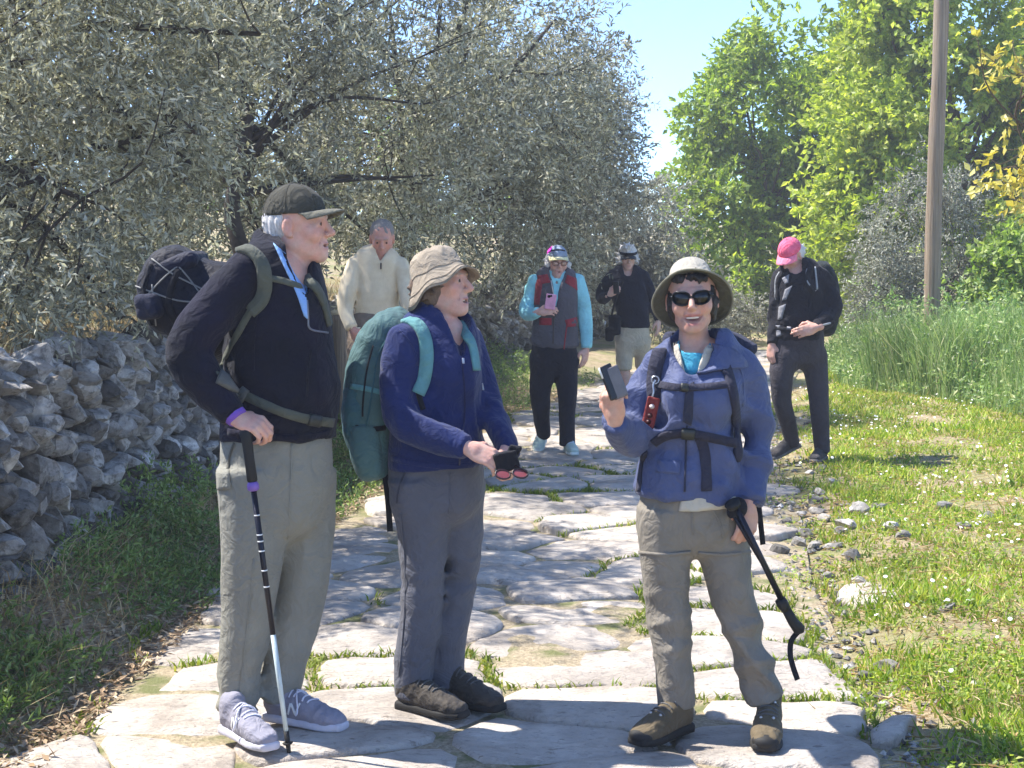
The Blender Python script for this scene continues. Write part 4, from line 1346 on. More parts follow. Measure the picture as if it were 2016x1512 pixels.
    # -- body mesh
    def finish(s):
        V, F = s.sk.mesh(s.res, s.fine)
        col = np.tile(np.array(s.skin, dtype=np.float32), (len(V), 1))
        nz = snoise(V, 45, 1, 4)[:, None]
        col = col * (1 + 0.06 * nz) * (1 + np.array((0.02, -0.05, -0.06)) * snoise(V, 110, 2, 4)[:, None])
        for hd in s.heads:
            L_ = (V - hd['c']) @ hd['A'] / hd['k']
            def g(p, r): return np.exp(-(((L_ - np.array(p)) / np.array(r)) ** 2).sum(1))[:, None]
            red = np.array((0.62, 0.24, 0.19))
            for sx in (-1, 1):
                col += (red - col) * 0.45 * g((sx * 0.043, 0.066, -0.026), (0.022, 0.03, 0.02))
                col += (np.array((0.42, 0.20, 0.15)) - col) * 0.5 * g((sx * 0.031, 0.085, 0.008), (0.017, 0.02, 0.010))
                col += (red - col) * 0.4 * g((sx * 0.085, -0.008, -0.004), (0.012, 0.02, 0.03))
                br = np.array((0.30, 0.22, 0.17)) if not hd.get('brow') else np.array(hd['brow'])
                col += (br - col) * 0.75 * np.clip(1.6 * g((sx * 0.033, 0.088, 0.026), (0.020, 0.02, 0.0045)), 0, 1)
            col += (red - col) * 0.25 * g((0, 0.112, -0.028), (0.012, 0.02, 0.012))
            lip = np.array(hd.get('lip', (0.50, 0.21, 0.18)))
            m = hd['mouth']
            col += (lip - col) * np.clip(1.35 * g((0, 0.092, -0.064 + 0.003 * hd['smile']), (0.023, 0.014, 0.0045)), 0, 0.7)
            col += (lip - col) * np.clip(1.35 * g((0, 0.090, -0.077 - m - (0.003 if hd['smile'] >= 1.5 else 0)), (0.021, 0.014, 0.0050)), 0, 0.7)
            if hd['smile'] >= 1.5: col += (np.array((0.10, 0.02, 0.02)) - col) * np.clip(1.7 * g((0, 0.076, -0.0730), (0.028, 0.011, 0.0100)), 0, 1)
            elif m > 0: col += (np.array((0.09, 0.02, 0.02)) - col) * np.clip(1.6 * g((0, 0.074, -0.0695 - m * 0.4), (0.022, 0.012, 0.0035 + 0.5 * m)), 0, 1)
            for sx in (-1, 1):  # crease shade painted into the skin colour along the smile lines
                for q in np.linspace(0, 1, 5): col += (col * 0.78 - col) * 0.5 * g((sx * (0.0185 + 0.016 * q), 0.092 - 0.012 * q, -0.034 - 0.030 * q), (0.0035, 0.012, 0.006))
        base = np.array((V[:, 0].mean(), s.Y, 0.0))
        s.body = obj('person', V, F, M_SKIN, None, True, origin=base, col=np.clip(col, 0.005, 1))
        tag(s.body, s.label, 'person')
        for hd in s.heads:
            for sx in (-1, 1):
                eye = MB()
                c = hd['T'](sx * 0.031, 0.0775, 0.0015)
                v, f = sphere(c, 0.0128 * hd['k'], hd['A'])
                e = eye.add(v, f).build('eye', M_EYE, s.body)
                ir = MB().add(*disc(hd['T'](sx * 0.031, 0.0903, 0.0015), hd['A'][:, 1], 0.0066 * hd['k'])).build('iris', M_IRIS, e)
            if hd['mouth'] > 0.003:
                A, k = hd['A'], hd['k']
                if hd['smile'] >= 1.5: tb = SDF().ell(hd['T'](0, 0.0655, -0.0662), np.array((0.0285, 0.0250, 0.0060)) * k, A, 0.0)
                else: tb = SDF().ell(hd['T'](0, 0.068, -0.0690 + 0.002 * hd['smile']), np.array((0.020 + 0.003 * hd['smile'], 0.0205, 0.0052)) * k, A, 0.0)
                V2, F2 = tb.mesh(0.0022)
                obj('teeth', V2, F2, M_TEETH, s.body)
        return s.body
    def part(s, name, sdf, mat, res=None, parent=None, fine=(), label=None):
        V, F = sdf.mesh(res or s.res * 1.25, fine)
        o = obj(name, V, F, mat, parent or s.body)
        if label: o['label'] = label
        return o

def sphere(c, r, A=None, n=8):
    A = np.eye(3) if A is None else A
    r = np.broadcast_to(np.asarray(r, float), (3,))
    V, F = [], []
    for i in range(n + 1):
        th = math.pi * i / n
        for j in range(2 * n):
            ph = math.pi * j / n
            V.append(np.asarray(c) + A @ (np.array((math.sin(th) * math.cos(ph), math.sin(th) * math.sin(ph), math.cos(th))) * r))
    for i in range(n):
        for j in range(2 * n):
            a, b = i * 2 * n + j, i * 2 * n + (j + 1) % (2 * n)
            F.append((a, a + 2 * n, b + 2 * n, b))
    return V, F

def disc(c, nrm, r, n=12, th=0.0012):
    nrm = unit(nrm); e1 = unit(np.cross(nrm, (0.3, 0.2, 0.9))); e2 = np.cross(nrm, e1)
    c = np.asarray(c)
    V = [c + nrm * th] + [c + (e1 * math.cos(2 * math.pi * i / n) + e2 * math.sin(2 * math.pi * i / n)) * r for i in range(n)]
    F = [(0, 1 + i, 1 + (i + 1) % n) for i in range(n)] + [tuple(range(n, 0, -1))]
    return V, F

def ribbon(P, N, wid, th=0.004):
    """flat strap along points P lying on normals N -> verts, faces (rounded edges)"""
    P, N = np.asarray(P, float), np.asarray(N, float)
    wid = np.broadcast_to(np.asarray(wid, float), (len(P),))
    T = np.gradient(P, axis=0)
    prof = [(-1, 0.0), (-1, 0.55), (-0.86, 1.0), (0.86, 1.0), (1, 0.55), (1, 0.0)]
    V, F = [], []
    m = len(prof)
    for i in range(len(P)):
        t = unit(T[i]); n = unit(N[i] - t * (N[i] @ t)); b = np.cross(t, n)
        for (x, z) in prof: V.append(P[i] + b * x * wid[i] * 0.5 + n * (z * th - 0.001))
    for i in range(len(P) - 1):
        for k in range(m):
            k2 = (k + 1) % m
            F.append((i * m + k, i * m + k2, (i + 1) * m + k2, (i + 1) * m + k))
    F.append(tuple(range(m))[::-1]); F.append(tuple((len(P) - 1) * m + k for k in range(m)))
    return V, F

def bvh_of(*objs):
    V, F, b = [], [], 0
    for o in objs:
        M = np.eye(4); off = np.zeros(3); q = o
        while q is not None:
            off = off + np.array(q.location); q = q.parent
        n = len(o.data.vertices)
        co = np.empty(n * 3, dtype=np.float32); o.data.vertices.foreach_get('co', co)
        V.append(co.reshape(-1, 3) + off)
        for p in o.data.polygons: F.append(tuple(i + b for i in p.vertices))
        b += n
    return BVHTree.FromPolygons([Vector(v) for v in np.vstack(V)], F)

def drape(bvh, uv, n=6, lift=0.003, smooth=2):
    """lay a line of photo pixels on a garment surface -> points, normals"""
    C = catmull(np.array(uv, float), n)
    P, N = [], []
    o = Vector((0, 0, CAM_H))
    for u, v in C:
        d = Vector(W(u, v, 5.0)) - o
        h = bvh.ray_cast(o, d.normalized())
        if h[0] is None: continue
        P.append(np.array(h[0])); N.append(np.array(h[1]))
    P, N = np.array(P), np.array(N)
    for _ in range(smooth):
        if len(P) > 2:
            P[1:-1] = 0.5 * P[1:-1] + 0.25 * (P[:-2] + P[2:])
            N[1:-1] = 0.5 * N[1:-1] + 0.25 * (N[:-2] + N[2:])
    N = N / np.linalg.norm(N, axis=1)[:, None]
    return P + N * lift, N

def lathe_hat(c, A, prof, wob=None, n=48, shift=None):
    """hat of revolution about A's third axis; prof: (radius, height) outside line then inside line"""
    V, F = [], []
    m = len(prof)
    for j in range(n):
        a = 2 * math.pi * j / n
        for i, (r, h) in enumerate(prof):
            r2, h2 = (r, h) if wob is None else wob(a, r, h, i)
            V.append(np.asarray(c) + A @ np.array((math.sin(a) * r2, math.cos(a) * r2 * 1.12 + (shift(r, h) if shift else 0), h2)))
    for j in range(n):
        j2 = (j + 1) % n
        for i in range(m - 1):
            F.append((j * m + i, j2 * m + i, j2 * m + i + 1, j * m + i + 1))
    return V, F

# ---- people materials
t = NT('skin')
at = t.n('ShaderNodeVertexColor', layer_name='Col')
p = t.pos()
n1, n2 = t.noise(p, 70, 4), t.noise(p, 420, 3)
c = t.mix(0.35, at.outputs[0], t.mix(1.0, at.outputs[0], t.ramp(n1, [(0.3, (0.78, 0.70, 0.66, 1)), (0.7, (1.15, 1.08, 1.05, 1))]), 'MULTIPLY'))
nd = t.bsdf(c, 0.52, t.bump(n2, 0.3, 0.003, t.bump(n1, 0.35, 0.006)))
nd.inputs['Subsurface Weight'].default_value = 0.12
nd.inputs['Subsurface Radius'].default_value = (0.012, 0.005, 0.003)
nd.inputs['Subsurface Scale'].default_value = 0.6
M_SKIN = t.m
M_EYE = plain('shaded_eye_white', srgb(150, 136, 126), 0.2, 0.03)  # eyeball white darkened in the colour to stand for shade
M_IRIS = plain('iris_dark', srgb(58, 44, 34), 0.15, 0.1)
M_TEETH = plain('teeth', srgb(236, 230, 218), 0.3, 0.03)
def hairmat(name, rgb, var=0.3):
    if name in MATS: return MATS[name]
    t = NT(name)
    p = t.objc()
    mp = t.n('ShaderNodeMapping'); mp.inputs['Scale'].default_value = (1, 1, 0.22); t.l(p, mp.inputs[0])
    n1 = t.noise(mp.outputs[0], 190, 4, 0.7, 0.8)
    c = t.ramp(n1, [(0.3, tuple(x * (1 - var) for x in rgb[:3]) + (1,)), (0.7, tuple(min(1, x * (1 + var)) for x in rgb[:3]) + (1,))])
    t.bsdf(c, 0.5, t.bump(n1, 0.9, 0.006))
    MATS[name] = t.m
    return t.m

def shoe(person, heel, toe, length, upper_mat, sole_mat, lace_mat, boot=0.0, ankle=None, name='shoe', tilt=0.0, toe_mat=None, res=0.0045, wid=1.0, lace_rows=4):
    """heel and toe: ground points; builds upper, sole, laces as a shoe part with sub-parts"""
    heel, toe = np.array(heel, float), np.array(toe, float)
    f = unit(toe - heel); A = axes_from(f)
    l = length
    T = lambda x, y, z: heel + A @ np.array((x * wid, y * l, z))
    up = SDF()
    up.loft([T(0, 0.10, 0.055), T(0, 0.32, 0.062), T(0, 0.55, 0.050), T(0, 0.78, 0.038), T(0, 0.92, 0.032)], [0.034 * wid, 0.037 * wid, 0.043 * wid, 0.046 * wid, 0.036 * wid], [0.045, 0.050, 0.042, 0.032, 0.024], L=A[:, 0], k=0.012, p=2.3, cap=0.9)
    up.loft([T(0, 0.18, 0.06), T(0, 0.16, 0.10), T(0, 0.15, 0.115 + boot)], [0.036, 0.038, 0.040], [0.045, 0.047, 0.048], L=A[:, 0], k=0.02, cap=0.3)
    up.plane(T(0, 0, 0.012), -A[:, 2], 0.0)
    up.fold(0.0025, 90, A[:, 1], 3)
    V, F = up.mesh(res)
    o = obj(name, V, F, upper_mat, person.body)
    so = SDF()
    so.loft([T(0, 0.07, 0.012), T(0, 0.3, 0.012), T(0, 0.5, 0.012), T(0, 0.75, 0.012), T(0, 0.95, 0.016)], [0.036 * wid, 0.036 * wid, 0.040 * wid, 0.048 * wid, 0.036 * wid], [0.020, 0.019, 0.018, 0.017, 0.015], L=A[:, 0], k=0.004, p=4, cap=1.2)
    so.plane(T(0, 0, 0.0), -A[:, 2], 0.0)
    V, F = so.mesh(res * 1.5)
    obj('sole', V, F, sole_mat, o)
    if toe_mat is not None:
        tc = SDF().ell(T(0, 0.90, 0.030), (0.040 * wid, 0.036, 0.026), A, 0.0).plane(T(0, 0.86, 0.04), A @ np.array((0, -1.0, 0.25)), 0.003).plane(T(0, 0, 0.01), -A[:, 2], 0.0)
        V, F = tc.mesh(res)
        obj('toe_cap', V, F, toe_mat, o)
    bv = bvh_of(o)
    for i in range(lace_rows):
        y = 0.60 - 0.085 * i if boot < 0.03 else 0.58 - 0.075 * i
        pts, nn = [], []
        for x in np.linspace(-0.028, 0.028, 7):
            q = T(x, y + (0.012 if i % 2 else -0.012) * (x / 0.028), 0.20)
            h = bv.ray_cast(Vector(q), Vector(-A[:, 2]))
            if h[0] is not None:
                pts.append(np.array(h[0]) + np.array(h[1]) * 0.002); nn.append(np.array(h[1]))
        if len(pts) > 2:
            V, F = tube(pts, 0.0028, 5)
            pyobj('lace', V, F, lace_mat, o, True)
    return o, T, bv

def foot_in(person, leg_end, heel, toe, length, r=0.034):
    """ankle and foot of the body, inside the shoe"""
    heel, toe = np.array(heel, float), np.array(toe, float)
    f = unit(toe - heel)
    an = heel + f * 0.17 * length + np.array((0, 0, 0.085))
    person.sk.cone(leg_end, an, r + 0.004, r * 0.8, 0.012)
    person.sk.chain([an, heel + f * 0.35 * length + np.array((0, 0, 0.055)), heel + f * 0.7 * length + np.array((0, 0, 0.036))], [r * 0.8, r * 0.75, r * 0.5], 0.01)

def cap_hat(person, parent_name, mat, brim_mat=None, dome=(0.082, 0.108, 0.085), lift=0.045, brim=0.075, brim_drop=0.015, button=True, dy=0.0, tilt=0.0, res=None):
    """baseball cap on the person's head"""
    hd = person.hd; A, k, T = hd['A'], hd['k'], hd['T']
    if tilt:
        R = np.array(Matrix.Rotation(rad(tilt), 3, Vector(A[:, 0]))); A = R @ A
    c0 = T(0, -0.012 + dy, lift)
    Q = lambda x, y, z: c0 + A @ (np.array((x, y, z)) * k)
    d = SDF().ell(c0, np.array(dome) * k, A, 0.0)
    d.plane(Q(0, 0, -0.006), -A[:, 2], 0.006)
    inner = np.array(dome) * k - 0.005
    d.ell(Q(0, 0, -0.006), inner, A, 0.0, 's')
    d.fold(0.0022, 60, A[:, 0] * 0.3 + A[:, 2], 4)
    V, F = d.mesh(res or person.res * 0.29)
    o = obj(parent_name, V, F, mat, person.body)
    # brim: curved sheet with thickness
    mb = MB()
    top, bot = [], []
    nu, nv = 17, 7
    for j in range(nv):
        for i in range(nu):
            a = rad(-68 + 136 * i / (nu - 1))
            t_ = j / (nv - 1)
            rx, ry = dome[0] * 0.985, dome[1] * 0.985
            ext = brim * math.cos(a * 0.98) ** 0.8 * t_
            x = math.sin(a) * rx * (1 + 0.10 * t_ * (brim / 0.075))
            y = math.cos(a) * ry + ext
            z = 0.004 - brim_drop * t_ - 0.24 * (x * x) / dome[0] * (0.4 + 0.8 * t_) + 0.004 * math.sin(t_ * 3.1)
            top.append(Q(x, y, z)); bot.append(Q(x, y, z - 0.0045))
    Vb = top + bot
    Fb = []
    off = nu * nv
    for j in range(nv - 1):
        for i in range(nu - 1):
            a = j * nu + i
            Fb.append((a, a + 1, a + nu + 1, a + nu)); Fb.append((off + a + nu, off + a + nu + 1, off + a + 1, off + a))
    for i in range(nu - 1):
        a = (nv - 1) * nu + i
        Fb.append((a, a + 1, off + a + 1, off + a))
        Fb.append((off + i, off + i + 1, i + 1, i))
    for j in range(nv - 1):
        a, b = j * nu, j * nu + nu - 1
        Fb.append((a, a + nu, off + a + nu, off + a)); Fb.append((b + nu, b, off + b, off + b + nu))
    pyobj('brim', Vb, Fb, brim_mat or mat, o, True)
    if button: pyobj('button', *sphere(Q(0, 0, dome[2] * k / k), (0.008, 0.008, 0.005), A, 5), mat, o, True)
    for a in (0, 60, 120):                                  # panel seams
        pts = []
        for q in np.linspace(-80, 80, 17):
            e = rad(q)
            x, y = math.sin(e) * math.cos(rad(a)), math.sin(e) * math.sin(rad(a))
            pts.append(Q(x * dome[0] * 1.003, y * dome[1] * 1.003, math.cos(e) * dome[2] * 1.003))
        V, F = tube(pts, 0.0016, 4)
        pyobj('seam', V, F, mat, o, True)
    return o, Q, A

def strap(name, bvh, uv, wid, th, mat, parent, n=6, lift=0.002):
    P, N = drape(bvh, uv, n, lift)
    if len(P) < 2: return None
    V, F = ribbon(P, N, wid, th)
    return pyobj(name, V, F, mat, parent, True)

# ================================================================== PEOPLE: the three in front
def panel(bvh, left, right, mat, parent, name, nu=7, n=5, lift=0.003, th=0.003, Y=None):
    """cloth panel laid on a garment between two lines of photo pixels"""
    Lc, Rc = catmull(np.array(left, float), n), catmull(np.array(right, float), n)
    m = min(len(Lc), len(Rc))
    Lc = Lc[np.linspace(0, len(Lc) - 1, m).astype(int)]; Rc = Rc[np.linspace(0, len(Rc) - 1, m).astype(int)]
    o = Vector((0, 0, CAM_H))
    top = np.zeros((m, nu, 3)); nr = np.zeros((m, nu, 3))
    last = None
    for i in range(m):
        for j in range(nu):
            u, v = Lc[i] + (Rc[i] - Lc[i]) * j / (nu - 1)
            d = (Vector(W(u, v, 5.0)) - o).normalized()
            h = bvh.ray_cast(o, d)
            if h[0] is None:
                h = bvh.find_nearest(Vector(W(u, v, Y or (last[1] if last is not None else 5.2))))
            last = np.array(h[0])
            top[i, j], nr[i, j] = h[0], h[1]
    for _ in range(2):
        a = np.pad(nr, ((1, 1), (1, 1), (0, 0)), mode='edge')
        nr = (a[1:-1, 1:-1] * 2 + a[:-2, 1:-1] + a[2:, 1:-1] + a[1:-1, :-2] + a[1:-1, 2:]) / 6
        a = np.pad(top, ((1, 1), (1, 1), (0, 0)), mode='reflect', reflect_type='odd')
        top = (a[1:-1, 1:-1] * 4 + a[:-2, 1:-1] + a[2:, 1:-1] + a[1:-1, :-2] + a[1:-1, 2:]) / 8
    nr /= np.linalg.norm(nr, axis=2)[..., None]
    A, B = top + nr * (lift + th), top + nr * (lift - 0.004)
    V = np.concatenate([A.reshape(-1, 3), B.reshape(-1, 3)])
    F = []
    N = m * nu
    for i in range(m - 1):
        for j in range(nu - 1):
            a = i * nu + j
            F += [(a, a + 1, a + nu + 1, a + nu), (N + a + nu, N + a + nu + 1, N + a + 1, N + a)]
        a, b = i * nu, i * nu + nu - 1
        F += [(a + nu, N + a + nu, N + a, a), (b, N + b, N + b + nu, b + nu)]
    for j in range(nu - 1):
        b = (m - 1) * nu + j
        F += [(j, N + j, N + j + 1, j + 1), (b + 1, N + b + 1, N + b, b)]
    return pyobj(name, V, F, mat, parent, True)

def hair(person, parts, cuts, mat, res=None, amp=0.006, freq=130, name='hair', parent=None, tufts=0, tuft_len=0.03, tuft_from=0):
    hd = person.hd; T, A, k = hd['T'], hd['A'], hd['k']
    h = SDF()
    for c, r in parts: h.ell(T(*c), np.array(r) * k, A, 0.015)
    for c, r in cuts: h.ell(T(*c), np.array(r) * k, A, 0.008, 's')
    if tufts:
        rs = np.random.RandomState(3)
        q = 0
        while q < tufts:
            c, r = parts[rs.randint(tuft_from, len(parts))]
            dv = unit(rs.normal(size=3)); p0 = np.array(c) + dv * np.array(r) * 0.92
            if any((((p0 - np.array(cc)) / np.array(rr)) ** 2).sum() < 1.0 for cc, rr in cuts): continue
            dv2 = unit(dv + rs.normal(size=3) * 0.6 + np.array((0, 0, -0.35)))
            h.cone(T(*p0), T(*(p0 + dv2 * rs.uniform(0.6, 1.2) * tuft_len)), 0.013 * k, 0.003 * k, 0.006); q += 1
    h.fold(amp, freq, A[:, 0] + 0.5 * A[:, 1], 2); h.fold(amp * 0.7, freq * 1.9, A[:, 0] - 0.6 * A[:, 1], 5)
    return person.part(name, h, mat, res or person.res * 0.29)

def glasses(person, frame_mat, lens_mat, w=0.030, h=0.021, rim=0.003, drop=0.0, name='glasses', wrap=0.35, arms=True):
    hd = person.hd; T, A, k = hd['T'], hd['A'], hd['k']
    root = None
    mb = MB()
    lenses = []
    for sx in (-1, 1):
        ring, lens = [], []
        for i in range(20):
            a = 2 * math.pi * i / 20
            x = math.copysign(abs(math.cos(a)) ** 0.8, math.cos(a)) * w
            z = math.copysign(abs(math.sin(a)) ** 0.85, math.sin(a)) * h + (0.18 * max(0, x * 1.0) if z_up else 0)
            X = sx * (0.034 + x)
            Yc = 0.104 - wrap * max(0, abs(X) - 0.012) ** 2 / 0.08
            ring.append(T(X, Yc, 0.002 + z - drop))
        ring.append(ring[0]); ring.append(ring[1])
        mb.add(*tube(ring, rim * k, 6, False))
        c = np.mean(ring[:-2], 0)
        V = [c + A[:, 1] * 0.004] + ring[:-2] + [p - A[:, 1] * 0.002 for p in ring[:-2]]
        F = [(0, 1 + i, 1 + (i + 1) % 20) for i in range(20)] + [(1 + i, 21 + i, 21 + (i + 1) % 20, 1 + (i + 1) % 20) for i in range(20)] + [tuple(range(40, 20, -1))]
        lenses.append((V, F))
        if arms:
            mb.add(*tube([T(sx * (0.034 + w), 0.098, 0.010 - drop), T(sx * 0.078, 0.06, 0.012 - drop), T(sx * 0.081, 0.0, 0.010), T(sx * 0.080, -0.02, -0.004)], [rim * 1.4 * k, rim * 1.2 * k, rim * k, rim * k], 6))
    mb.add(*tube([T(-0.006, 0.104, 0.006 - drop), T(0, 0.108, 0.008 - drop), T(0.006, 0.104, 0.006 - drop)], rim * 1.1 * k, 6))
    o = mb.build(name, frame_mat, person.body, True)
    for V, F in lenses: pyobj('lens', V, F, lens_mat, o, True)
    return o
z_up = True

M_BLACKGLOSS = plain('black_gloss', srgb(18, 18, 20), 0.12, 0.05)
M_DARKLENS = plain('dark_lens', srgb(14, 15, 18), 0.05, 0.03)
M_BLACK = fabric('black_webbing', srgb(30, 30, 36), 700)
M_ZIP = plain('zip_metal', srgb(120, 120, 128), 0.4, 0.1, Metallic=0.6)
M_STEEL = plain('steel', srgb(190, 192, 196), 0.3, 0.05, Metallic=0.9)
M_RUBBER = plain('black_rubber', srgb(28, 27, 26), 0.7, 0.1)

# ------------------------------------------------------------ man in the olive cap
m1 = Person('man in dark olive cap and black jacket leaning on a trekking pole', 5.22, 0.016, skin=(0.66, 0.37, 0.28))
m1.head(587, 444, 0.0, 78, 2, 0, 0.97, smile=0.9, mouth=0.003, fine=.0035)
m1.hd['brow'] = (0.55, 0.48, 0.42)
m1.neck(556, 540, 0.0, 0.066, 0.062)
m1.sk.cone(m1.hd['T'](0, 0.02, -0.095), m1.P(572, 545, 0), 0.034, 0.056, 0.02)
torso = [(552, 505, 0, 44, .085), (549, 540, 0, 78, .15), (548, 600, 0, 97, .175), (550, 690, 0, 108, .18), (549, 780, 0, 111, .18), (547, 835, 0, 112, .178), (546, 858, 0, 113, .178)]
pelvis = [(545, 820, 0, 105, .155), (545, 880, 0, 110, .16), (545, 940, 0, 110, .16), (545, 990, 0, 98, .15)]
armR = [(488, 535, -.13, 42, .066), (440, 595, -.17, 47, .070), (372, 682, -.20, 46, .068), (400, 752, -.22, 43, .064), (455, 818, -.24, 31, .050)]
armL = [(596, 548, .14, 40, .062), (610, 640, .19, 42, .062), (614, 720, .20, 38, .058), (628, 800, .10, 30, .048)]
legR = [(497, 925, -.07, 70, .105), (498, 1060, -.07, 64, .100), (490, 1190, -.06, 55, .090), (472, 1320, -.05, 44, .078), (466, 1398, -.05, 39, .074)]
legL = [(602, 925, .07, 60, .105), (600, 1060, .07, 56, .100), (588, 1190, .06, 51, .090), (560, 1300, .05, 46, .078), (549, 1372, .05, 42, .074)]
for rows, sh in ((torso, .030), (pelvis, .032), (armR, .022), (armL, .022), (legR, .032), (legL, .032)): m1.L(m1.sk, rows, k=.008, shrink=sh, cap=(.7, .1))
wr = m1.P(458, 820, -.245)
hT = m1.hand(wr, (0.93, -0.12, -0.30), (0.15, -0.62, 0.77), curl=(0.72, 0.78, 0.8, 0.8), thumb=0.7, scale=0.98)
F1 = [(G(446, 1440, .022), G(528, 1478, .022)), (G(526, 1416, .022), G(678, 1440, .022))]
foot_in(m1, m1.P(466, 1385, -.05), *F1[0], .28); foot_in(m1, m1.P(549, 1360, .05), *F1[1], .30)
m1.finish()
jk = SDF()
m1.L(jk, torso, k=.015, p=2.3, cap=.25)
m1.L(jk, armR, k=.035, cap=(.95, .25)); m1.L(jk, armL, k=.03, cap=(.95, .25))
jk.ell(m1.P(585, 770, -.03), (0.125, .15, .15), None, .05)
jk.plane(m1.P(545, 862, 0), (.02, 0, -1), .004)
jk.loft([m1.P(546, 530, 0), m1.P(542, 500, 0.0), m1.P(538, 470, .0)], [.098, .074, .066], [.10, .075, .068], k=.02, cap=.2)
jk.loft([m1.P(566, 560, -.01), m1.P(560, 505, 0), m1.P(552, 440, 0)], [.07, .062, .068], [.066, .061, .064], k=.004, kind='s', cap=.4)
jk.loft([m1.P(600, 575, -.12), m1.P(592, 520, -.09), m1.P(590, 470, -.06)], [.014, .036, .06], [.03, .06, .07], k=.008, kind='s')
for c in ((372, 690), (430, 600), (430, 790)): jk.fold(.012, 26, (0.7, 0, .7), 3, (m1.P(*c, -.2), .13))
jk.fold(.007, 17, (0.35, 0, 1), 7); jk.fold(.006, 26, (.8, 0, .5), 9); jk.fold(.009, 30, (-.75, 0, .65), 12, (m1.P(400, 650, -.2), .2))
M_JK1 = fabric('black_fleece', srgb(20, 21, 33), 500, tint=srgb(28, 26, 46))
jk1 = m1.part('jacket', jk, M_JK1, .0088)
bv1 = bvh_of(jk1)
sh = SDF()
sh.loft([m1.P(566, 575, -.01), m1.P(564, 530, 0), m1.P(562, 492, .0)], [.075, .066, .060], [.078, .066, .060], k=.02, cap=.3)
sh.loft([m1.P(573, 560, -.01), m1.P(570, 520, 0), m1.P(573, 440, 0)], [.068, .057, .062], [.066, .058, .066], k=.003, kind='s')
sh.plane(m1.P(592, 505, 0), (0.75, -.25, .6), .004)
M_SHIRT1 = fabric('light_blue_cotton', srgb(138, 176, 228), 800)
m1.part('shirt_collar', sh, M_SHIRT1, .006)
panel(bv1, [(538, 480), (560, 528), (582, 575), (598, 622)], [(562, 500), (584, 530), (599, 570), (604, 628)], M_SHIRT1, m1.body, 'shirt_front', 6)
panel(bv1, [(586, 548), (596, 560), (606, 575)], [(600, 534), (606, 552), (604, 578)], M_SHIRT1, m1.body, 'shirt_front', 5)
strap('zip', bv1, [(603, 575), (606, 625), (610, 648), (645, 655)], .006, .003, M_ZIP, jk1)
V, F = tube([m1.P(470, 795, -.26), m1.P(474, 820, -.265), m1.P(472, 842, -.255)], [.012, .013, .012], 10)
cf = SDF(); cf.loft([m1.P(460, 815, -.24), m1.P(468, 823, -.247)], [.036, .034], [.040, .038], L=None, cap=.3)
m1.part('cuff_band', cf, fabric('purple_band', srgb(120, 84, 176)), .004)
tr = SDF()
m1.L(tr, pelvis, k=.02, p=2.3, cap=.3); m1.L(tr, legR, k=.03, cap=.2); m1.L(tr, legL, k=.03, cap=.2)
tr.fold(.0045, 16, (.55, 0, .6), 1); tr.fold(.0045, 24, (-.75, 0, .5), 4); tr.fold(.018, 30, (.1, 0, 1), 6, (m1.P(470, 1380, 0), .12)); tr.fold(.018, 30, (.1, 0, 1), 8, (m1.P(552, 1360, 0), .12))
M_TR1 = fabric('grey_olive_twill', srgb(134, 132, 122), 900, var=.06)
tr1 = m1.part('trousers', tr, M_TR1, .0090)
btr = bvh_of(tr1)
strap('seam', btr, [(575, 870), (572, 960), (567, 1060)], .005, .003, M_TR1, tr1)
panel(btr, [(428, 930), (430, 965)], [(452, 925), (456, 962)], M_TR1, tr1, 'pocket_flap', 5)
strap('pocket_welt', btr, [(462, 872), (452, 900), (447, 940)], .008, .003, fabric('dark_twill', srgb(92, 90, 82)), tr1)
cap1, Q1, _ = cap_hat(m1, 'cap', fabric('dark_olive_canvas', srgb(66, 64, 56), 600), fabric('olive_brim', srgb(104, 102, 90), 600), dome=(.083, .106, .098), lift=.040, brim=.068, brim_drop=.004, tilt=2)
hair(m1, [((0, -.030, .010), (.079, .088, .078)), ((0, -.060, -.028), (.062, .050, .055))], [((0, .075, -.02), (.11, .078, .12)), ((0, .0, .12), (.12, .13, .075)), ((0, -.03, -.11), (.1, .1, .04)), ((.082, -.006, -.012), (.02, .026, .040)), ((-.082, -.006, -.012), (.02, .026, .040))], hairmat('white_hair', srgb(205, 200, 196)), tufts=40, tuft_len=.014)
M_SNK, M_SNKS, M_LACEW = fabric('grey_suede', srgb(140, 138, 150), 500), plain('pale_foam_sole', srgb(196, 194, 204), .7, .06), fabric('white_lace', srgb(224, 222, 234))
M_LOGO = plain('reflective_white', srgb(228, 228, 226), .4, .03)
def nlogo(sh_o, T, bv, side, A_side):
    """the slanted N on the side of the sneaker"""
    for (y0, z0, y1, z1, w) in ((.36, .040, .40, .078, .007), (.40, .078, .47, .044, .008), (.47, .044, .51, .082, .007)):
        pts, nn = [], []
        for q in np.linspace(0, 1, 6):
            p = T(side * .12, y0 + (y1 - y0) * q, z0 + (z1 - z0) * q)
            h = bv.ray_cast(Vector(p), Vector(A_side * -side))
            if h[0] is not None: pts.append(np.array(h[0]) + np.array(h[1]) * .001); nn.append(np.array(h[1]))
        if len(pts) > 1:
            V, F = ribbon(pts, nn, w, .0025)
            pyobj('letter_n', V, F, M_LOGO, sh_o, True)
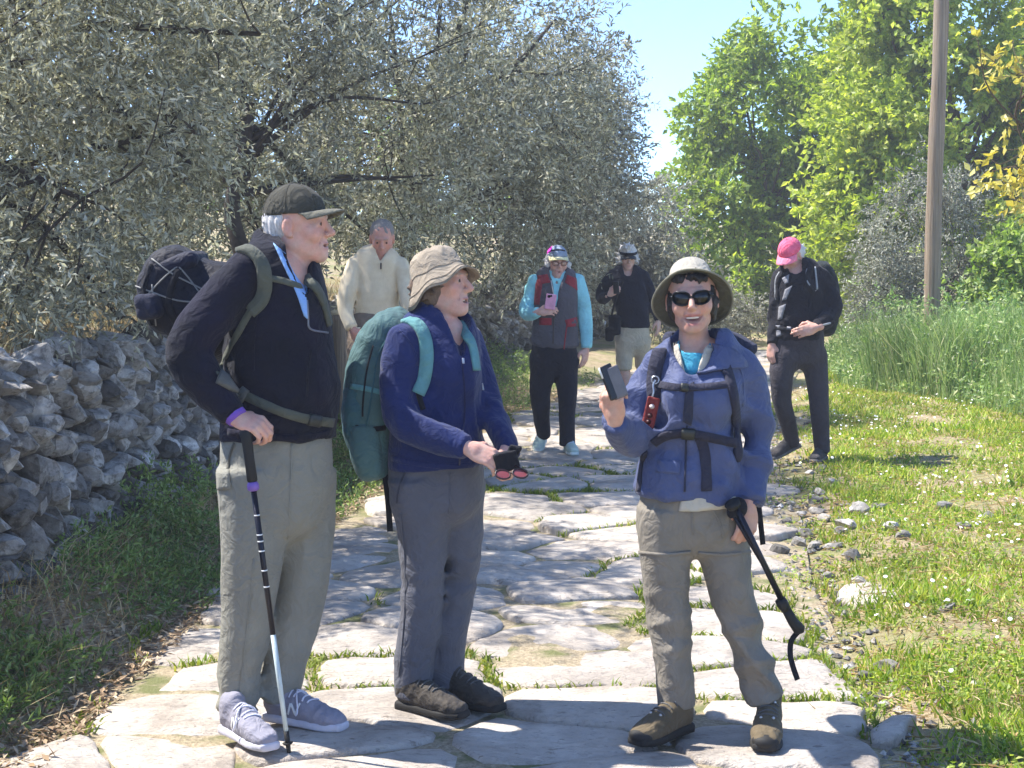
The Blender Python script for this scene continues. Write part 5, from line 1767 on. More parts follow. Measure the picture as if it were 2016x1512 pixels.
for hp, tp in (((446, 1440), (528, 1478)), ((526, 1416), (678, 1440))):
    a, b = G(*hp, z=.022), G(*tp, z=.022)
    o, T, bv = shoe(m1, a, b, max(.28, np.linalg.norm(b - a)), M_SNK, M_SNKS, M_LACEW, boot=-.02, name='sneaker')
    A_ = axes_from(unit(b - a))
    nlogo(o, T, bv, 1, A_[:, 0]); nlogo(o, T, bv, -1, A_[:, 0])
    lp = [T(0.0, .40, .115), T(.03, .46, .10), T(.052, .52, .06), T(.055, .50, .045)]
    pyobj('lace', *tube(catmull(lp, 3), .0028, 5), M_LACEW, o, True)
    lp = [T(0.0, .40, .115), T(-.03, .44, .10), T(-.05, .50, .06)]
    pyobj('lace', *tube(catmull(lp, 3), .0028, 5), M_LACEW, o, True)

strap('pocket_zip', bv1, [(612, 690), (606, 735), (604, 780)], .006, .003, M_BLACK, jk1)
strap('side_seam', bv1, [(508, 600), (500, 680), (500, 730)], .005, .002, M_JK1, jk1)
strap('hem_band', bv1, [(450, 850), (500, 858), (560, 862), (620, 858), (650, 850)], .022, .005, M_JK1, jk1)
strap('crease_seam', btr, [(500, 1100), (488, 1220), (470, 1380)], .005, .002, M_TR1, tr1)
# his backpack
pk = empty('backpack', m1.P(370, 640, .2))
tag(pk, 'navy backpack with grey bungee cords on the man in the olive cap', 'backpack')
pb = SDF()
pb.loft([m1.P(362, 526, .12), m1.P(348, 550, .12), m1.P(348, 590, .12), m1.P(392, 625, .12), m1.P(432, 690, .10)], [.062, .096, .105, .085, .05], [.10, .13, .14, .12, .10], L=(1, 0, 0), k=.02, p=3.4, cap=.5)
pb.ell(m1.P(430, 600, .10), (.10, .14, .14), None, .04)
pb.fold(.010, 24, (.4, .3, 1), 3)
V, F = pb.mesh(.009)
M_NAVY = fabric('navy_nylon', srgb(20, 21, 34), 600, rough=.7)
pko = obj('pack_body', V, F, M_NAVY, pk)
lid = SDF(); lid.box(m1.P(360, 520, .11), (.070, .125, .030), axes_from((0, 1, 0), (-.35, 0, 1)), .03); lid.fold(.008, 30, (1, .2, .3), 2)
V, F = lid.mesh(.009); obj('lid', V, F, fabric('navy_lid', srgb(27, 29, 48), 600, rough=.7), pk)
bpk = bvh_of(pko)
M_CORD = plain('grey_cord', srgb(128, 126, 122), .7, .1)
for uv in ([(262, 560), (300, 575), (350, 592), (400, 595)], [(300, 510), (340, 540), (390, 565), (415, 580)], [(275, 600), (310, 560), (345, 528), (380, 510)], [(300, 560), (304, 600), (308, 640)], [(340, 512), (372, 548), (404, 590)]):
    P_, N_ = drape(bpk, uv, 5, .004)
    if len(P_) > 2: pyobj('bungee_cord', *tube(P_, .0026, 6), M_CORD, pk, True)
for uv in ([(296, 520), (284, 560), (286, 610), (300, 640)], [(352, 530), (336, 570), (334, 610), (350, 640)]): strap('pack_strap', bpk, uv, .022, .005, M_BLACK, pk)
pp = SDF(); pp.box(m1.P(300, 602, .0), (.045, .05, .042), axes_from((0.3, 1, 0), (-.2, 0, 1)), .025); pp.fold(.007, 30, (.4, .3, 1), 4)
V, F = pp.mesh(.007); obj('side_pocket', V, F, fabric('navy_mesh', srgb(38, 40, 56), 500), pk)
M_OSTR = fabric('olive_webbing', srgb(84, 86, 76), 500)
strap('shoulder_strap', bv1, [(468, 492), (492, 496), (514, 520), (521, 555), (516, 590), (492, 614)], .046, .014, M_OSTR, pk)
strap('strap_webbing', bv1, [(494, 610), (472, 650), (448, 695), (428, 738)], .022, .005, M_OSTR, pk)
strap('hip_pad', bv1, [(428, 742), (455, 762), (484, 784)], .055, .016, fabric('olive_pad', srgb(92, 92, 88), 500), pk)
strap('hip_belt', bv1, [(478, 776), (520, 796), (565, 814), (610, 826), (655, 832)], .030, .006, M_OSTR, pk)
strap('buckle', bv1, [(606, 825), (628, 829)], .038, .014, plain('dark_plastic', srgb(44, 46, 42), .5), pk)
strap('sternum_strap', bv1, [(522, 546), (552, 552), (578, 560), (593, 566)], .020, .006, M_OSTR, pk)
strap('shoulder_strap', bv1, [(604, 548), (622, 570), (636, 600), (646, 640)], .034, .012, M_OSTR, pk)

# his trekking pole
tip = G(570, 1489, .0)
top = m1.P(484, 852, -.27)
pd = unit(tip - top)
Lp = np.linalg.norm(tip - top)
A_p = lambda q: top + pd * Lp * q
tp = empty('trekking_pole', tip)
tag(tp, 'trekking pole with purple collar under the hand of the man in the olive cap', 'trekking pole')
M_PSH = plain('black_anodised', srgb(34, 34, 44), .35, .08, Metallic=.5)
pyobj('grip', *tube([A_p(-.012), A_p(0), A_p(.02), A_p(.08), A_p(.145), A_p(.15)], [.012, .021, .017, .0155, .0165, .013], 12), M_RUBBER, tp, True)
pyobj('collar', *tube([A_p(.150), A_p(.158), A_p(.172), A_p(.178)], [.014, .0185, .0185, .012], 12), plain('purple_plastic', srgb(128, 96, 176), .5), tp, True)
pyobj('upper_shaft', *tube([A_p(.176), A_p(.62)], [.0092, .0088], 12), M_PSH, tp, True)
for q in (.25, .31, .33, .36, .42, .47): pyobj('marking', *tube([A_p(q), A_p(q + .004)], [.0096, .0096], 12), M_LOGO, tp, True)
pyobj('lower_shaft', *tube([A_p(.615), A_p(.925)], [.0085, .0075], 12), plain('ice_white_alloy', srgb(190, 204, 206), .3, .05), tp, True)
pyobj('ferrule', *tube([A_p(.92), A_p(.955), A_p(.985), A_p(1)], [.0085, .0085, .0065, .004], 10), M_RUBBER, tp, True)
pyobj('basket', *tube([A_p(.957), A_p(.962)], [.017, .014], 12), M_RUBBER, tp, True)

# ------------------------------------------------------------ woman in the taupe bucket hat
w2 = Person('woman in taupe bucket hat and navy fleece with a teal backpack', 5.5, 0.016, skin=(0.64, 0.38, 0.30))
w2.head(868, 556, 0, 66, 4, 0, .95, male=False, mouth=.006, smile=.3, fine=.0035, thin=.04, ears=False)
w2.neck(862, 660, 0, .056, .046)
w2.sk.cone(w2.hd['T'](0, .005, -.09), w2.P(872, 665, -.01), .036, .05, .02)
torso = [(862, 640, 0, 44, .08), (862, 668, 0, 80, .125), (858, 720, 0, 90, .15), (858, 790, 0, 88, .145), (858, 850, 0, 92, .150), (860, 912, 0, 99, .160)]
pelvis = [(859, 875, 0, 88, .135), (859, 930, 0, 94, .14), (860, 975, 0, 93, .14)]
armR = [(797, 668, -.11, 36, .056), (787, 725, -.13, 38, .058), (790, 812, -.15, 39, .058), (845, 852, -.22, 36, .054), (918, 880, -.28, 25, .042)]
armL = [(918, 668, .11, 33, .055), (940, 725, .10, 30, .054), (962, 800, .03, 29, .052), (985, 850, -.08, 26, .046), (1003, 892, -.17, 22, .040)]
legR = [(826, 945, -.05, 60, .10), (832, 1045, -.05, 52, .095), (833, 1140, -.05, 44, .085), (827, 1230, -.05, 42, .08), (815, 1300, -.05, 39, .078), (811, 1368, -.05, 36, .075)]
legL = [(906, 945, .05, 48, .10), (906, 1045, .05, 46, .095), (902, 1140, .05, 37, .085), (890, 1230, .04, 34, .08), (882, 1290, .04, 36, .078), (880, 1345, .04, 37, .075)]
for rows, sh in ((torso, .032), (pelvis, .034), (armR, .022), (armL, .018), (legR, .028), (legL, .028)): w2.L(w2.sk, rows, k=.008, shrink=sh, cap=(.7, .1))
w2.hand(w2.P(922, 882, -.29), (0.86, -.18, -.36), (0.2, -.75, .6), curl=(.34, .42, .5, .55), thumb=.5, scale=.92)
w2.hand(w2.P(998, 880, -.165), (.25, -.45, -.62), (.85, -.3, .2), curl=(.8, .85, .9, .9), thumb=.6, scale=.88, left=True)
foot_in(w2, w2.P(811, 1355, -.05), G(788, 1392, .012), G(874, 1409, .012), .27); foot_in(w2, w2.P(880, 1335, .04), G(868, 1376, .012), G(946, 1394, .012), .27)
w2.finish()
jk = SDF()
w2.L(jk, torso, k=.015, p=2.3, cap=.25); w2.L(jk, armR, k=.032, cap=(.95, .25)); w2.L(jk, armL, k=.03, cap=(.95, .25))
jk.ell(w2.P(895, 740, -.10), (.07, .06, .085), None, .05)
jk.plane(w2.P(860, 916, 0), (.08, 0, -1), .004)
jk.loft([w2.P(860, 660, 0), w2.P(856, 636, 0), w2.P(852, 616, 0)], [.088, .076, .072], [.09, .078, .072], k=.015, cap=.2)
jk.loft([w2.P(872, 690, -.03), w2.P(868, 640, 0), w2.P(866, 590, 0)], [.05, .064, .075], [.055, .064, .07], k=.004, kind='s')
jk.loft([w2.P(908, 690, -.15), w2.P(904, 655, -.10), w2.P(900, 610, -.05)], [.008, .024, .055], [.03, .05, .08], k=.008, kind='s')
for c, dy in (((792, 812), -.15), ((850, 850), -.22), ((965, 800), 0)): jk.fold(.012, 30, (.8, 0, .6), 3, (w2.P(*c, dy), .12))
jk.fold(.007, 18, (.35, 0, 1), 7); jk.fold(.005, 30, (.9, 0, .3), 9); jk.fold(.009, 30, (.75, 0, -.65), 12, (w2.P(965, 810, 0), .12)); jk.fold(.009, 30, (.2, 0, 1), 14, (w2.P(790, 760, -.14), .12))
M_JK2 = fabric('navy_fleece', srgb(29, 41, 88), 450, sheen=.15)
jk2 = w2.part('fleece_jacket', jk, M_JK2, .0088)
bv2 = bvh_of(jk2)
strap('zip', bv2, [(906, 690), (912, 740), (915, 800), (910, 860), (904, 915)], .006, .003, fabric('zip_tape', srgb(28, 32, 70)), jk2)
strap('zip_pull', bv2, [(911, 706), (912, 716)], .008, .004, M_STEEL, jk2)
strap('zip_pull', bv2, [(948, 755), (950, 768)], .007, .004, M_STEEL, jk2)
ts = SDF(); ts.loft([w2.P(878, 700, -.03), w2.P(872, 660, -.005), w2.P(868, 640, 0)], [.055, .058, .056], [.07, .062, .056], k=.01, cap=.3)
ts.loft([w2.P(884, 670, -.04), w2.P(868, 620, 0)], [.03, .06], [.05, .056], k=.003, kind='s')
w2.part('shirt', ts, fabric('teal_check', srgb(58, 84, 104), 500), .005)
tr = SDF()
w2.L(tr, pelvis, k=.02, p=2.3, cap=.3); w2.L(tr, legR, k=.022, cap=.2); w2.L(tr, legL, k=.022, cap=.2)
tr.fold(.0045, 17, (.5, 0, .7), 1); tr.fold(.0045, 25, (-.7, 0, .6), 4)
for c in ((812, 1330), (880, 1310), (835, 1150), (905, 1150)): tr.fold(.011, 30, (.4, 0, 1), 6, (w2.P(*c, 0), .10))
M_TR2 = fabric('slate_grey_nylon', srgb(92, 93, 102), 900, var=.07, rough=.75)
tr2 = w2.part('trousers', tr, M_TR2, .0088)
bt2 = bvh_of(tr2)
strap('seam', bt2, [(886, 930), (887, 970), (884, 1010)], .005, .003, M_TR2, tr2)
strap('hem_band', bv2, [(772, 902), (820, 912), (880, 918), (940, 914)], .020, .005, M_JK2, jk2)
strap('shoulder_seam', bv2, [(786, 650), (812, 680), (822, 720)], .005, .002, M_JK2, jk2)
strap('pocket_welt', bt2, [(800, 925), (786, 960), (782, 990)], .006, .003, fabric('dark_slate', srgb(66, 66, 76)), tr2)
strap('side_seam', bt2, [(790, 1010), (797, 1100), (797, 1200), (786, 1330)], .005, .002, M_TR2, tr2)
# bucket hat
A_h = head_axes(64, 27, 4)
hc = w2.hd['T'](0, -.012, .034)
out = [(0.001, .086), (.030, .084), (.054, .076), (.070, .061), (.079, .036), (.084, .002), (.095, -.018), (.111, -.038), (.122, -.050)]
ins = [(.120, -.052), (.109, -.041), (.093, -.021), (.080, .000), (.075, .034), (.066, .057), (.03, .079), (.001, .081)]
def wob2(a, r, h, i):
    f = max(0, (r - .084) / .04)
    return r * (1 + .05 * math.sin(3 * a + 1) * f), h + f * (.012 * math.sin(2 * a + .5) - .020 * (1 - math.cos(a)) + .010 * math.sin(5 * a)) + .003 * math.sin(7 * a + h * 60)
V, F = lathe_hat(hc, A_h, out + ins, wob2, 56)
M_BUCK = fabric('taupe_linen', srgb(148, 136, 120), 420, var=.12)
hat2 = pyobj('bucket_hat', V, F, M_BUCK, w2.body, True)
for (r_, h_) in ((.0845, .002), (.105, -.030), (.117, -.045)):
    pts = []
    for j in range(49):
        a = 2 * math.pi * j / 48
        r2, h2 = wob2(a, r_, h_, 0)
        pts.append(np.asarray(hc) + A_h @ np.array((math.sin(a) * (r2 + .001), math.cos(a) * (r2 + .001) * 1.12, h2 + .001)))
    pyobj('stitching', *tube(pts, .0012, 5, False), fabric('taupe_seam', srgb(134, 123, 108)), hat2, True)
hair(w2, [((0, -.035, -.01), (.080, .082, .075)), ((0, -.055, -.055), (.066, .05, .05)), ((.062, -.012, -.035), (.020, .034, .050)), ((-.062, -.012, -.035), (.020, .034, .050)), ((0, -.05, -.08), (.06, .045, .04))], [((0, .10, -.02), (.062, .075, .13)), ((0, 0, .14), (.14, .14, .09)), ((0, .0, -.15), (.14, .14, .05))], hairmat('brown_hair', srgb(112, 92, 76)), tufts=50, tuft_len=.026)
M_BT, M_BTS = fabric('dark_brown_leather', srgb(66, 60, 54), 300, rough=.7), plain('black_sole', srgb(34, 32, 30), .8, .1)
M_LACEB = fabric('grey_lace', srgb(96, 94, 92))
for hp, tp_ in (((788, 1392), (874, 1409)), ((868, 1376), (946, 1394))):
    a, b = G(*hp, z=.012), G(*tp_, z=.012)
    shoe(w2, a, a + unit(b - a) * .27, .27, M_BT, M_BTS, M_LACEB, boot=.0, name='hiking_shoe', wid=1.05)
# teal backpack
tb = empty('backpack', w2.P(740, 900, .1))
tag(tb, 'large teal backpack worn by the woman in the taupe bucket hat', 'backpack')
pb = SDF()
pb.loft([w2.P(790, 640, .04), w2.P(765, 665, .05), w2.P(742, 720, .05), w2.P(730, 800, .05), w2.P(730, 870, .05), w2.P(740, 925, .05)], [.045, .082, .098, .088, .074, .055], [.10, .135, .15, .15, .14, .12], L=(1, 0, 0), k=.02, p=3.2, cap=.5)
pb.fold(.006, 22, (.3, .3, 1), 5)
V, F = pb.mesh(.009)
M_TEAL = fabric('teal_nylon', srgb(72, 102, 104), 600, rough=.75)
M_TEAL2 = fabric('dark_teal_nylon', srgb(56, 92, 100), 600, rough=.75)
tbo = obj('pack_body', V, F, M_TEAL, tb)
pb = SDF()
pb.loft([w2.P(716, 740, .02), w2.P(703, 780, .02), w2.P(704, 840, .02), w2.P(714, 880, .03)], [.030, .045, .048, .035], [.09, .12, .12, .10], L=(1, 0, 0), k=.015, p=3, cap=.5); pb.fold(.005, 30, (.3, .3, 1), 8)
V, F = pb.mesh(.0085); obj('front_pocket', V, F, M_TEAL2, tb)
pb = SDF()
pb.loft([w2.P(718, 842, -.06), w2.P(722, 890, -.06), w2.P(730, 928, -.05)], [.058, .056, .045], [.05, .06, .05], L=(1, 0, 0), k=.015, p=2.6, cap=.4); pb.fold(.006, 30, (.6, .3, .6), 3)
V, F = pb.mesh(.0085); obj('side_pocket', V, F, M_TEAL, tb)
btb = bvh_of(tbo)
strap('zip', btb, [(800, 645), (770, 660), (745, 700), (733, 770), (722, 840)], .007, .004, M_TEAL2, tb)
strap('zip', btb, [(735, 680), (722, 730), (715, 790), (714, 820)], .006, .004, M_BLACK, tb)
strap('compression_strap', btb, [(690, 760), (720, 765), (750, 772)], .018, .004, fabric('teal_webbing', srgb(92, 140, 144)), tb)
strap('compression_strap', btb, [(693, 838), (720, 846), (758, 842)], .018, .004, M_BLACK, tb)
M_TSTR = fabric('pale_teal_strap', srgb(98, 146, 148), 500)
strap('shoulder_strap', bv2, [(800, 634), (820, 640), (834, 662), (840, 700), (836, 740), (822, 775)], .046, .014, M_TSTR, tb)
strap('strap_webbing', bv2, [(823, 772), (828, 790), (833, 806)], .018, .005, M_BLACK, tb)
strap('shoulder_strap', bv2, [(908, 640), (920, 660), (930, 690), (936, 730)], .034, .012, M_TSTR, tb)
V, F = ribbon([w2.P(758, 935, -.03), w2.P(764, 985, -.035), w2.P(768, 1046, -.03)], [(0.2, -1, 0)] * 3, .020, .004)
pyobj('dangling_strap', V, F, M_BLACK, tb, True)
# folded case and red glasses in her hands
gc = empty('glasses_case', w2.P(1000, 915, -.33))
tag(gc, 'black folded cloth case in the hands of the woman in the bucket hat', 'case')
gs = SDF(); gs.box(w2.P(997, 908, -.315), (.040, .010, .032), axes_from((0.1, 1, .15), (-.25, 0, 1)), .006); gs.box(w2.P(1010, 892, -.30), (.020, .010, .028), axes_from((.2, 1, 0), (.35, 0, 1)), .006, .008); gs.fold(.006, 40, (1, 0, .4), 2)
V, F = gs.mesh(.004); obj('cloth', V, F, M_BLACK, gc)
gg = empty('spectacles', w2.P(1008, 935, -.36))
tag(gg, 'red-framed glasses hanging below the black case in her hands', 'glasses')
mb = MB(); rings = []
for cu, cv in ((990, 934), (1024, 932)):
    c = w2.P(cu, cv, -.345); rg = []
    for i in range(17):
        a = 2 * math.pi * i / 16
        rg.append(c + np.array((math.cos(a) * .024, math.sin(a) * .014, math.sin(a) * .0125 - math.cos(a) * .003)))
    mb.add(*tube(rg, .0032, 6, False)); rings.append((c, rg))
mb.add(*tube([w2.P(1005, 932, -.345), w2.P(1010, 930, -.345)], .003, 6)); mb.add(*tube([w2.P(1038, 928, -.345), w2.P(1012, 915, -.32)], .0028, 6))
mb.build('frame', plain('dark_red_plastic', srgb(44, 26, 30), .3), gg, True)
for c, rg in rings:
    V = [c] + rg[:16]; F = [(0, i + 1, (i + 1) % 16 + 1) for i in range(16)]
    V2 = V + [p + np.array((0, .002, 0)) for p in V]; F2 = F + [(a + 17, c_ + 17, b + 17) for a, b, c_ in F]
    pyobj('lens', V2, F2, plain('rose_lens', srgb(120, 62, 66), .1), gg, True)

# ------------------------------------------------------------ laughing woman in the sun hat
w3 = Person('laughing woman in wide sun hat and sunglasses, blue rain jacket with black straps', 5.2, 0.016, skin=(0.60, 0.34, 0.25))
w3.head(1362, 587, 0, -7, 1, -4, .91, male=False, mouth=.010, smile=2.0, fine=.0035, thin=-.10)
w3.hd['lip'] = (0.46, 0.13, 0.12)
w3.neck(1368, 705, .02, .054, .042)
torso = [(1368, 690, .02, 60, .075), (1374, 716, .02, 96, .11), (1374, 775, .01, 98, .13), (1368, 850, 0, 90, .13), (1362, 915, 0, 100, .148), (1354, 972, 0, 110, .158)]
pelvis = [(1362, 930, 0, 92, .125), (1363, 985, 0, 103, .132), (1364, 1035, 0, 108, .13)]
armR = [(1300, 722, 0, 38, .058), (1272, 780, -.01, 39, .060), (1252, 850, -.05, 40, .060), (1230, 852, -.14, 36, .056), (1212, 828, -.23, 27, .044)]
armL = [(1458, 722, .02, 40, .06), (1482, 785, .02, 37, .060), (1488, 850, .02, 35, .058), (1484, 920, -.03, 33, .056), (1474, 985, -.09, 28, .048)]
legR = [(1311, 1000, -.02, 57, .105), (1309, 1090, -.02, 51, .10), (1316, 1200, -.02, 45, .09), (1325, 1290, -.02, 40, .085), (1332, 1388, -.02, 37, .08)]
legL = [(1417, 1000, 0, 57, .105), (1424, 1090, -.01, 52, .10), (1447, 1193, -.02, 41, .09), (1478, 1290, -.03, 38, .085), (1505, 1376, -.04, 39, .08)]
for rows, sh in ((torso, .034), (pelvis, .034), (armR, .024), (armL, .024), (legR, .034), (legL, .034)): w3.L(w3.sk, rows, k=.008, shrink=sh, cap=(.7, .1))
w3.hand(w3.P(1211, 828, -.24), (-.12, -.35, .93), (-.45, -.85, -.2), curl=(.95, 1.0, 1.05, 1.05), thumb=.3, thumb_out=.2, scale=.92)
w3.hand(w3.P(1473, 995, -.10), (-.10, -.25, -.95), (.35, -.9, .2), curl=(.75, .85, .9, .95), thumb=.7, scale=.92, left=True)
foot_in(w3, w3.P(1332, 1380, -.02), G(1352, 1436, .012), G(1300, 1454, .012), .26); foot_in(w3, w3.P(1505, 1370, -.04), G(1516, 1436, .012), G(1509, 1468, .012), .26)
w3.finish()
jk = SDF()
w3.L(jk, torso, k=.015, p=2.4, cap=.2); w3.L(jk, armR, k=.032, cap=(.95, .25)); w3.L(jk, armL, k=.032, cap=(.95, .25))
jk.loft([w3.P(1374, 720, .02), w3.P(1372, 690, .02), w3.P(1370, 668, .03)], [.12, .085, .078], [.10, .08, .075], k=.02, cap=.2)
jk.loft([w3.P(1368, 735, -.02), w3.P(1368, 690, .0), w3.P(1367, 640, .01)], [.030, .068, .075], [.05, .07, .07], k=.004, kind='s')
jk.loft([w3.P(1352, 738, -.13), w3.P(1360, 700, -.09), w3.P(1362, 650, -.06)], [.010, .046, .08], [.03, .06, .08], k=.01, kind='s')
jk.plane(w3.P(1354, 978, 0), (-.06, 0, -1), .003, w3.P(1225, 1030, -.3), w3.P(1447, 930, 0.3))
jk.ell(w3.P(1335, 790, -.11), (.065, .05, .07), None, .05); jk.ell(w3.P(1410, 790, -.11), (.065, .05, .07), None, .05)
for c, dy in (((1250, 850), -.06), ((1488, 850), 0), ((1480, 930), -.05), ((1290, 900), -.1), ((1420, 920), -.1)): jk.fold(.020, 24, (.5, 0, .9), 3, (w3.P(*c, dy), .15))
jk.fold(.014, 17, (.8, 0, .6), 7); jk.fold(.011, 24, (-.7, 0, .7), 9); jk.fold(.010, 34, (.3, 0, 1), 15, (w3.P(1484, 930, -.04), .11)); jk.fold(.008, 30, (.9, 0, .3), 17, (w3.P(1350, 920, -.13), .14))
M_JK3 = fabric('blue_rain_shell', srgb(78, 87, 122), 1200, rough=.6, sheen=.1, tint=srgb(68, 76, 110))
jk3 = w3.part('rain_jacket', jk, M_JK3, .0088)
bv3 = bvh_of(jk3)
M_LINE = fabric('dark_lining', srgb(52, 54, 70), 700)
# spread collar / hood folds
panel(bv3, [(1398, 676), (1392, 706), (1372, 740)], [(1440, 690), (1462, 712), (1466, 724)], M_JK3, jk3, 'collar_flap', 8, lift=.012, th=.006)
hd_ = SDF(); hd_.loft([w3.P(1318, 668, .10), w3.P(1370, 672, .15), w3.P(1430, 672, .12), w3.P(1478, 688, .06)], [.026, .036, .038, .020], [.03, .045, .045, .03], L=(0, 0, 1), k=.02); hd_.fold(.008, 30, (1, 0, .3), 3)
V, F = hd_.mesh(.006); obj('hood', V, F, M_LINE, jk3)
panel(bv3, [(1354, 730), (1346, 800), (1344, 830)], [(1366, 726), (1364, 800), (1360, 838)], M_LINE, jk3, 'storm_flap', 5)
M_BEIGE = fabric('beige_cotton', srgb(186, 178, 162), 800)
sc = SDF(); sc.loft([w3.P(1362, 730, -.04), w3.P(1364, 700, -.01), w3.P(1366, 672, .01)], [.055, .070, .064], [.07, .075, .066], k=.01, cap=.3)
sc.loft([w3.P(1364, 735, -.04), w3.P(1365, 695, -.01), w3.P(1366, 640, .01)], [.02, .058, .066], [.05, .068, .066], k=.003, kind='s')
sc.loft([w3.P(1362, 760, -.12), w3.P(1362, 700, -.10), w3.P(1362, 650, -.09)], [.006, .034, .06], [.06, .07, .07], k=.004, kind='s')
so3 = w3.part('shirt_collar', sc, M_BEIGE, .006)
te = SDF(); te.loft([w3.P(1364, 738, -.045), w3.P(1365, 705, -.02), w3.P(1366, 684, -.005)], [.035, .058, .058], [.05, .060, .058], k=.01, cap=.3)
te.loft([w3.P(1366, 690, -.03), w3.P(1367, 640, -.01)], [.045, .055], [.05, .055], k=.004, kind='s')
w3.part('tee_shirt', te, fabric('turquoise_jersey', srgb(66, 150, 176), 700), .005)
sh3 = SDF(); w3.L(sh3, [(1362, 950, 0, 92, .115), (1364, 970, 0, 100, .142), (1370, 988, 0, 96, .150)], p=2.4, cap=.3); sh3.plane(w3.P(1384, 992, 0), (.05, 0, -1), .003); sh3.plane(w3.P(1330, 980, 0), (-1, 0, .15), .003); sh3.fold(.004, 24, (1, 0, .1), 3)
w3.part('shirt_tail', sh3, M_BEIGE, .009)
tr = SDF()
w3.L(tr, pelvis, k=.02, p=2.3, cap=.3); w3.L(tr, legR, k=.022, cap=.15); w3.L(tr, legL, k=.022, cap=.15)
tr.fold(.0045, 17, (.5, 0, .7), 1); tr.fold(.0045, 27, (-.7, 0, .6), 4)
for c in ((1325, 1240), (1470, 1230), (1490, 1320), (1332, 1330)): tr.fold(.018, 28, (.6, 0, .8), 6, (w3.P(*c, -.03), .12))
M_TR3 = fabric('stone_grey_nylon', srgb(128, 121, 110), 900, var=.08, rough=.75)
tr3 = w3.part('trousers', tr, M_TR3, .0088)
bt3 = bvh_of(tr3)
for a, b in ((1260, 1360), (1374, 1476)):
    strap('zip_off_seam', bt3, [(a, 1087), ((a + b) / 2, 1092), (b, 1086)], .011, .005, M_TR3, tr3)
strap('fly_seam', bt3, [(1362, 990), (1364, 1020), (1364, 1052)], .005, .003, M_TR3, tr3)
strap('pocket_welt', bt3, [(1400, 1000), (1418, 1030), (1424, 1060)], .006, .003, M_TR3, tr3)
panel(bv3, [(1296, 905), (1292, 930)], [(1340, 908), (1338, 934)], M_JK3, jk3, 'pocket_flap', 6, lift=.004)
strap('cuff_band', bv3, [(1452, 984), (1474, 992), (1496, 988)], .022, .005, M_JK3, jk3)
strap('cuff_band', bv3, [(1190, 838), (1206, 848), (1226, 846)], .020, .005, M_JK3, jk3)
strap('shoulder_seam', bv3, [(1440, 700), (1462, 740), (1462, 800)], .005, .002, M_JK3, jk3)
strap('front_zip', bv3, [(1352, 838), (1350, 900), (1348, 968)], .007, .003, M_LINE, jk3)
# sun hat
A_h = head_axes(-3, 49, -3)
hc = w3.hd['T'](0, -.024, .006)
out = [(0.001, .112), (.035, .110), (.054, .103), (.066, .088), (.074, .045), (.080, .0), (.092, -.004), (.112, -.006), (.124, -.006), (.128, -.008)]
ins = [(.128, -.011), (.112, -.0095), (.092, -.008), (.077, -.004), (.071, .045), (.062, .085), (.033, .105), (.001, .107)]
shift3 = lambda r, h: .018 * max(0.0, min(1.0, (.125 - r) / .04))
def wob3(a, r, h, i):
    f = max(0, (r - .083) / .045)
    return r * (1 - .07 * f * (1 - abs(math.sin(a)))), h + f * (.006 * math.sin(2 * a + 1.7) - .012 * math.sin(a) ** 2 - .016 * max(0, math.cos(a)) + .003 * math.sin(4 * a))
V, F = lathe_hat(hc, A_h, out, wob3, 64, shift3)
V2, F2 = lathe_hat(hc, A_h, ins, wob3, 64, shift3)
hat3 = pyobj('sun_hat', V, F, fabric('pale_grey_canvas', srgb(160, 154, 142), 500), w3.body, True)
pyobj('underside', V2, F2, fabric('dark_olive_underside', srgb(92, 90, 76), 500), hat3, True)
def ring_at(r_, h_, rr_, mat, name):
    pts = []
    for j in range(65):
        a = 2 * math.pi * j / 64
        r2, h2 = wob3(a, r_, h_, 0)
        pts.append(np.asarray(hc) + A_h @ np.array((math.sin(a) * r2, math.cos(a) * r2 * 1.12 + shift3(r_, h_), h2)))
    pyobj(name, *tube(pts, rr_, 6, False), mat, hat3, True)
ring_at(.128, -.0095, .0035, fabric('olive_edge', srgb(128, 124, 106)), 'brim_edge')
ring_at(.0815, .004, .003, fabric('olive_edge', srgb(128, 124, 106)), 'hat_band')
hair(w3, [((0, -.026, .024), (.076, .080, .074)), ((.066, .018, -.020), (.022, .034, .062)), ((-.066, .018, -.020), (.022, .034, .062)), ((-.02, .056, .070), (.036, .022, .016)), ((.026, .054, .070), (.030, .020, .014)), ((0, -.05, -.05), (.07, .05, .06))], [((0, .100, -.02), (.056, .075, .066)), ((0, .06, -.08), (.056, .09, .06)), ((.085, .0, -.01), (.006, .012, .024))], hairmat('dark_hair', srgb(44, 36, 32)), tufts=34, tuft_len=.018, tuft_from=1)
glasses(w3, M_BLACKGLOSS, M_DARKLENS, .0315, .0235, .0027, .001, 'sunglasses')
# boots
M_BT3 = fabric('brown_nubuck', srgb(98, 86, 66), 300, rough=.8)
for (hp, tp_) in (((1352, 1436), (1300, 1454)), ((1516, 1436), (1509, 1468))):
    a, b = G(*hp, z=.012), G(*tp_, z=.012)
    o, T, bv = shoe(w3, a, a + unit(b - a) * .26, .26, M_BT3, M_BTS, M_LACEB, boot=.035, name='hiking_boot', toe_mat=M_RUBBER, wid=1.08)
    for i in range(3):
        for sx in (-1, 1):
            h = bv.ray_cast(Vector(T(sx * .018, .9, .055 + .03 * i)), Vector(T(0, 0, 0) - T(0, 1, 0)).normalized())
            if h[0] is not None: pyobj('eyelet', *sphere(np.array(h[0]), .0055, None, 4), M_STEEL, o, True)
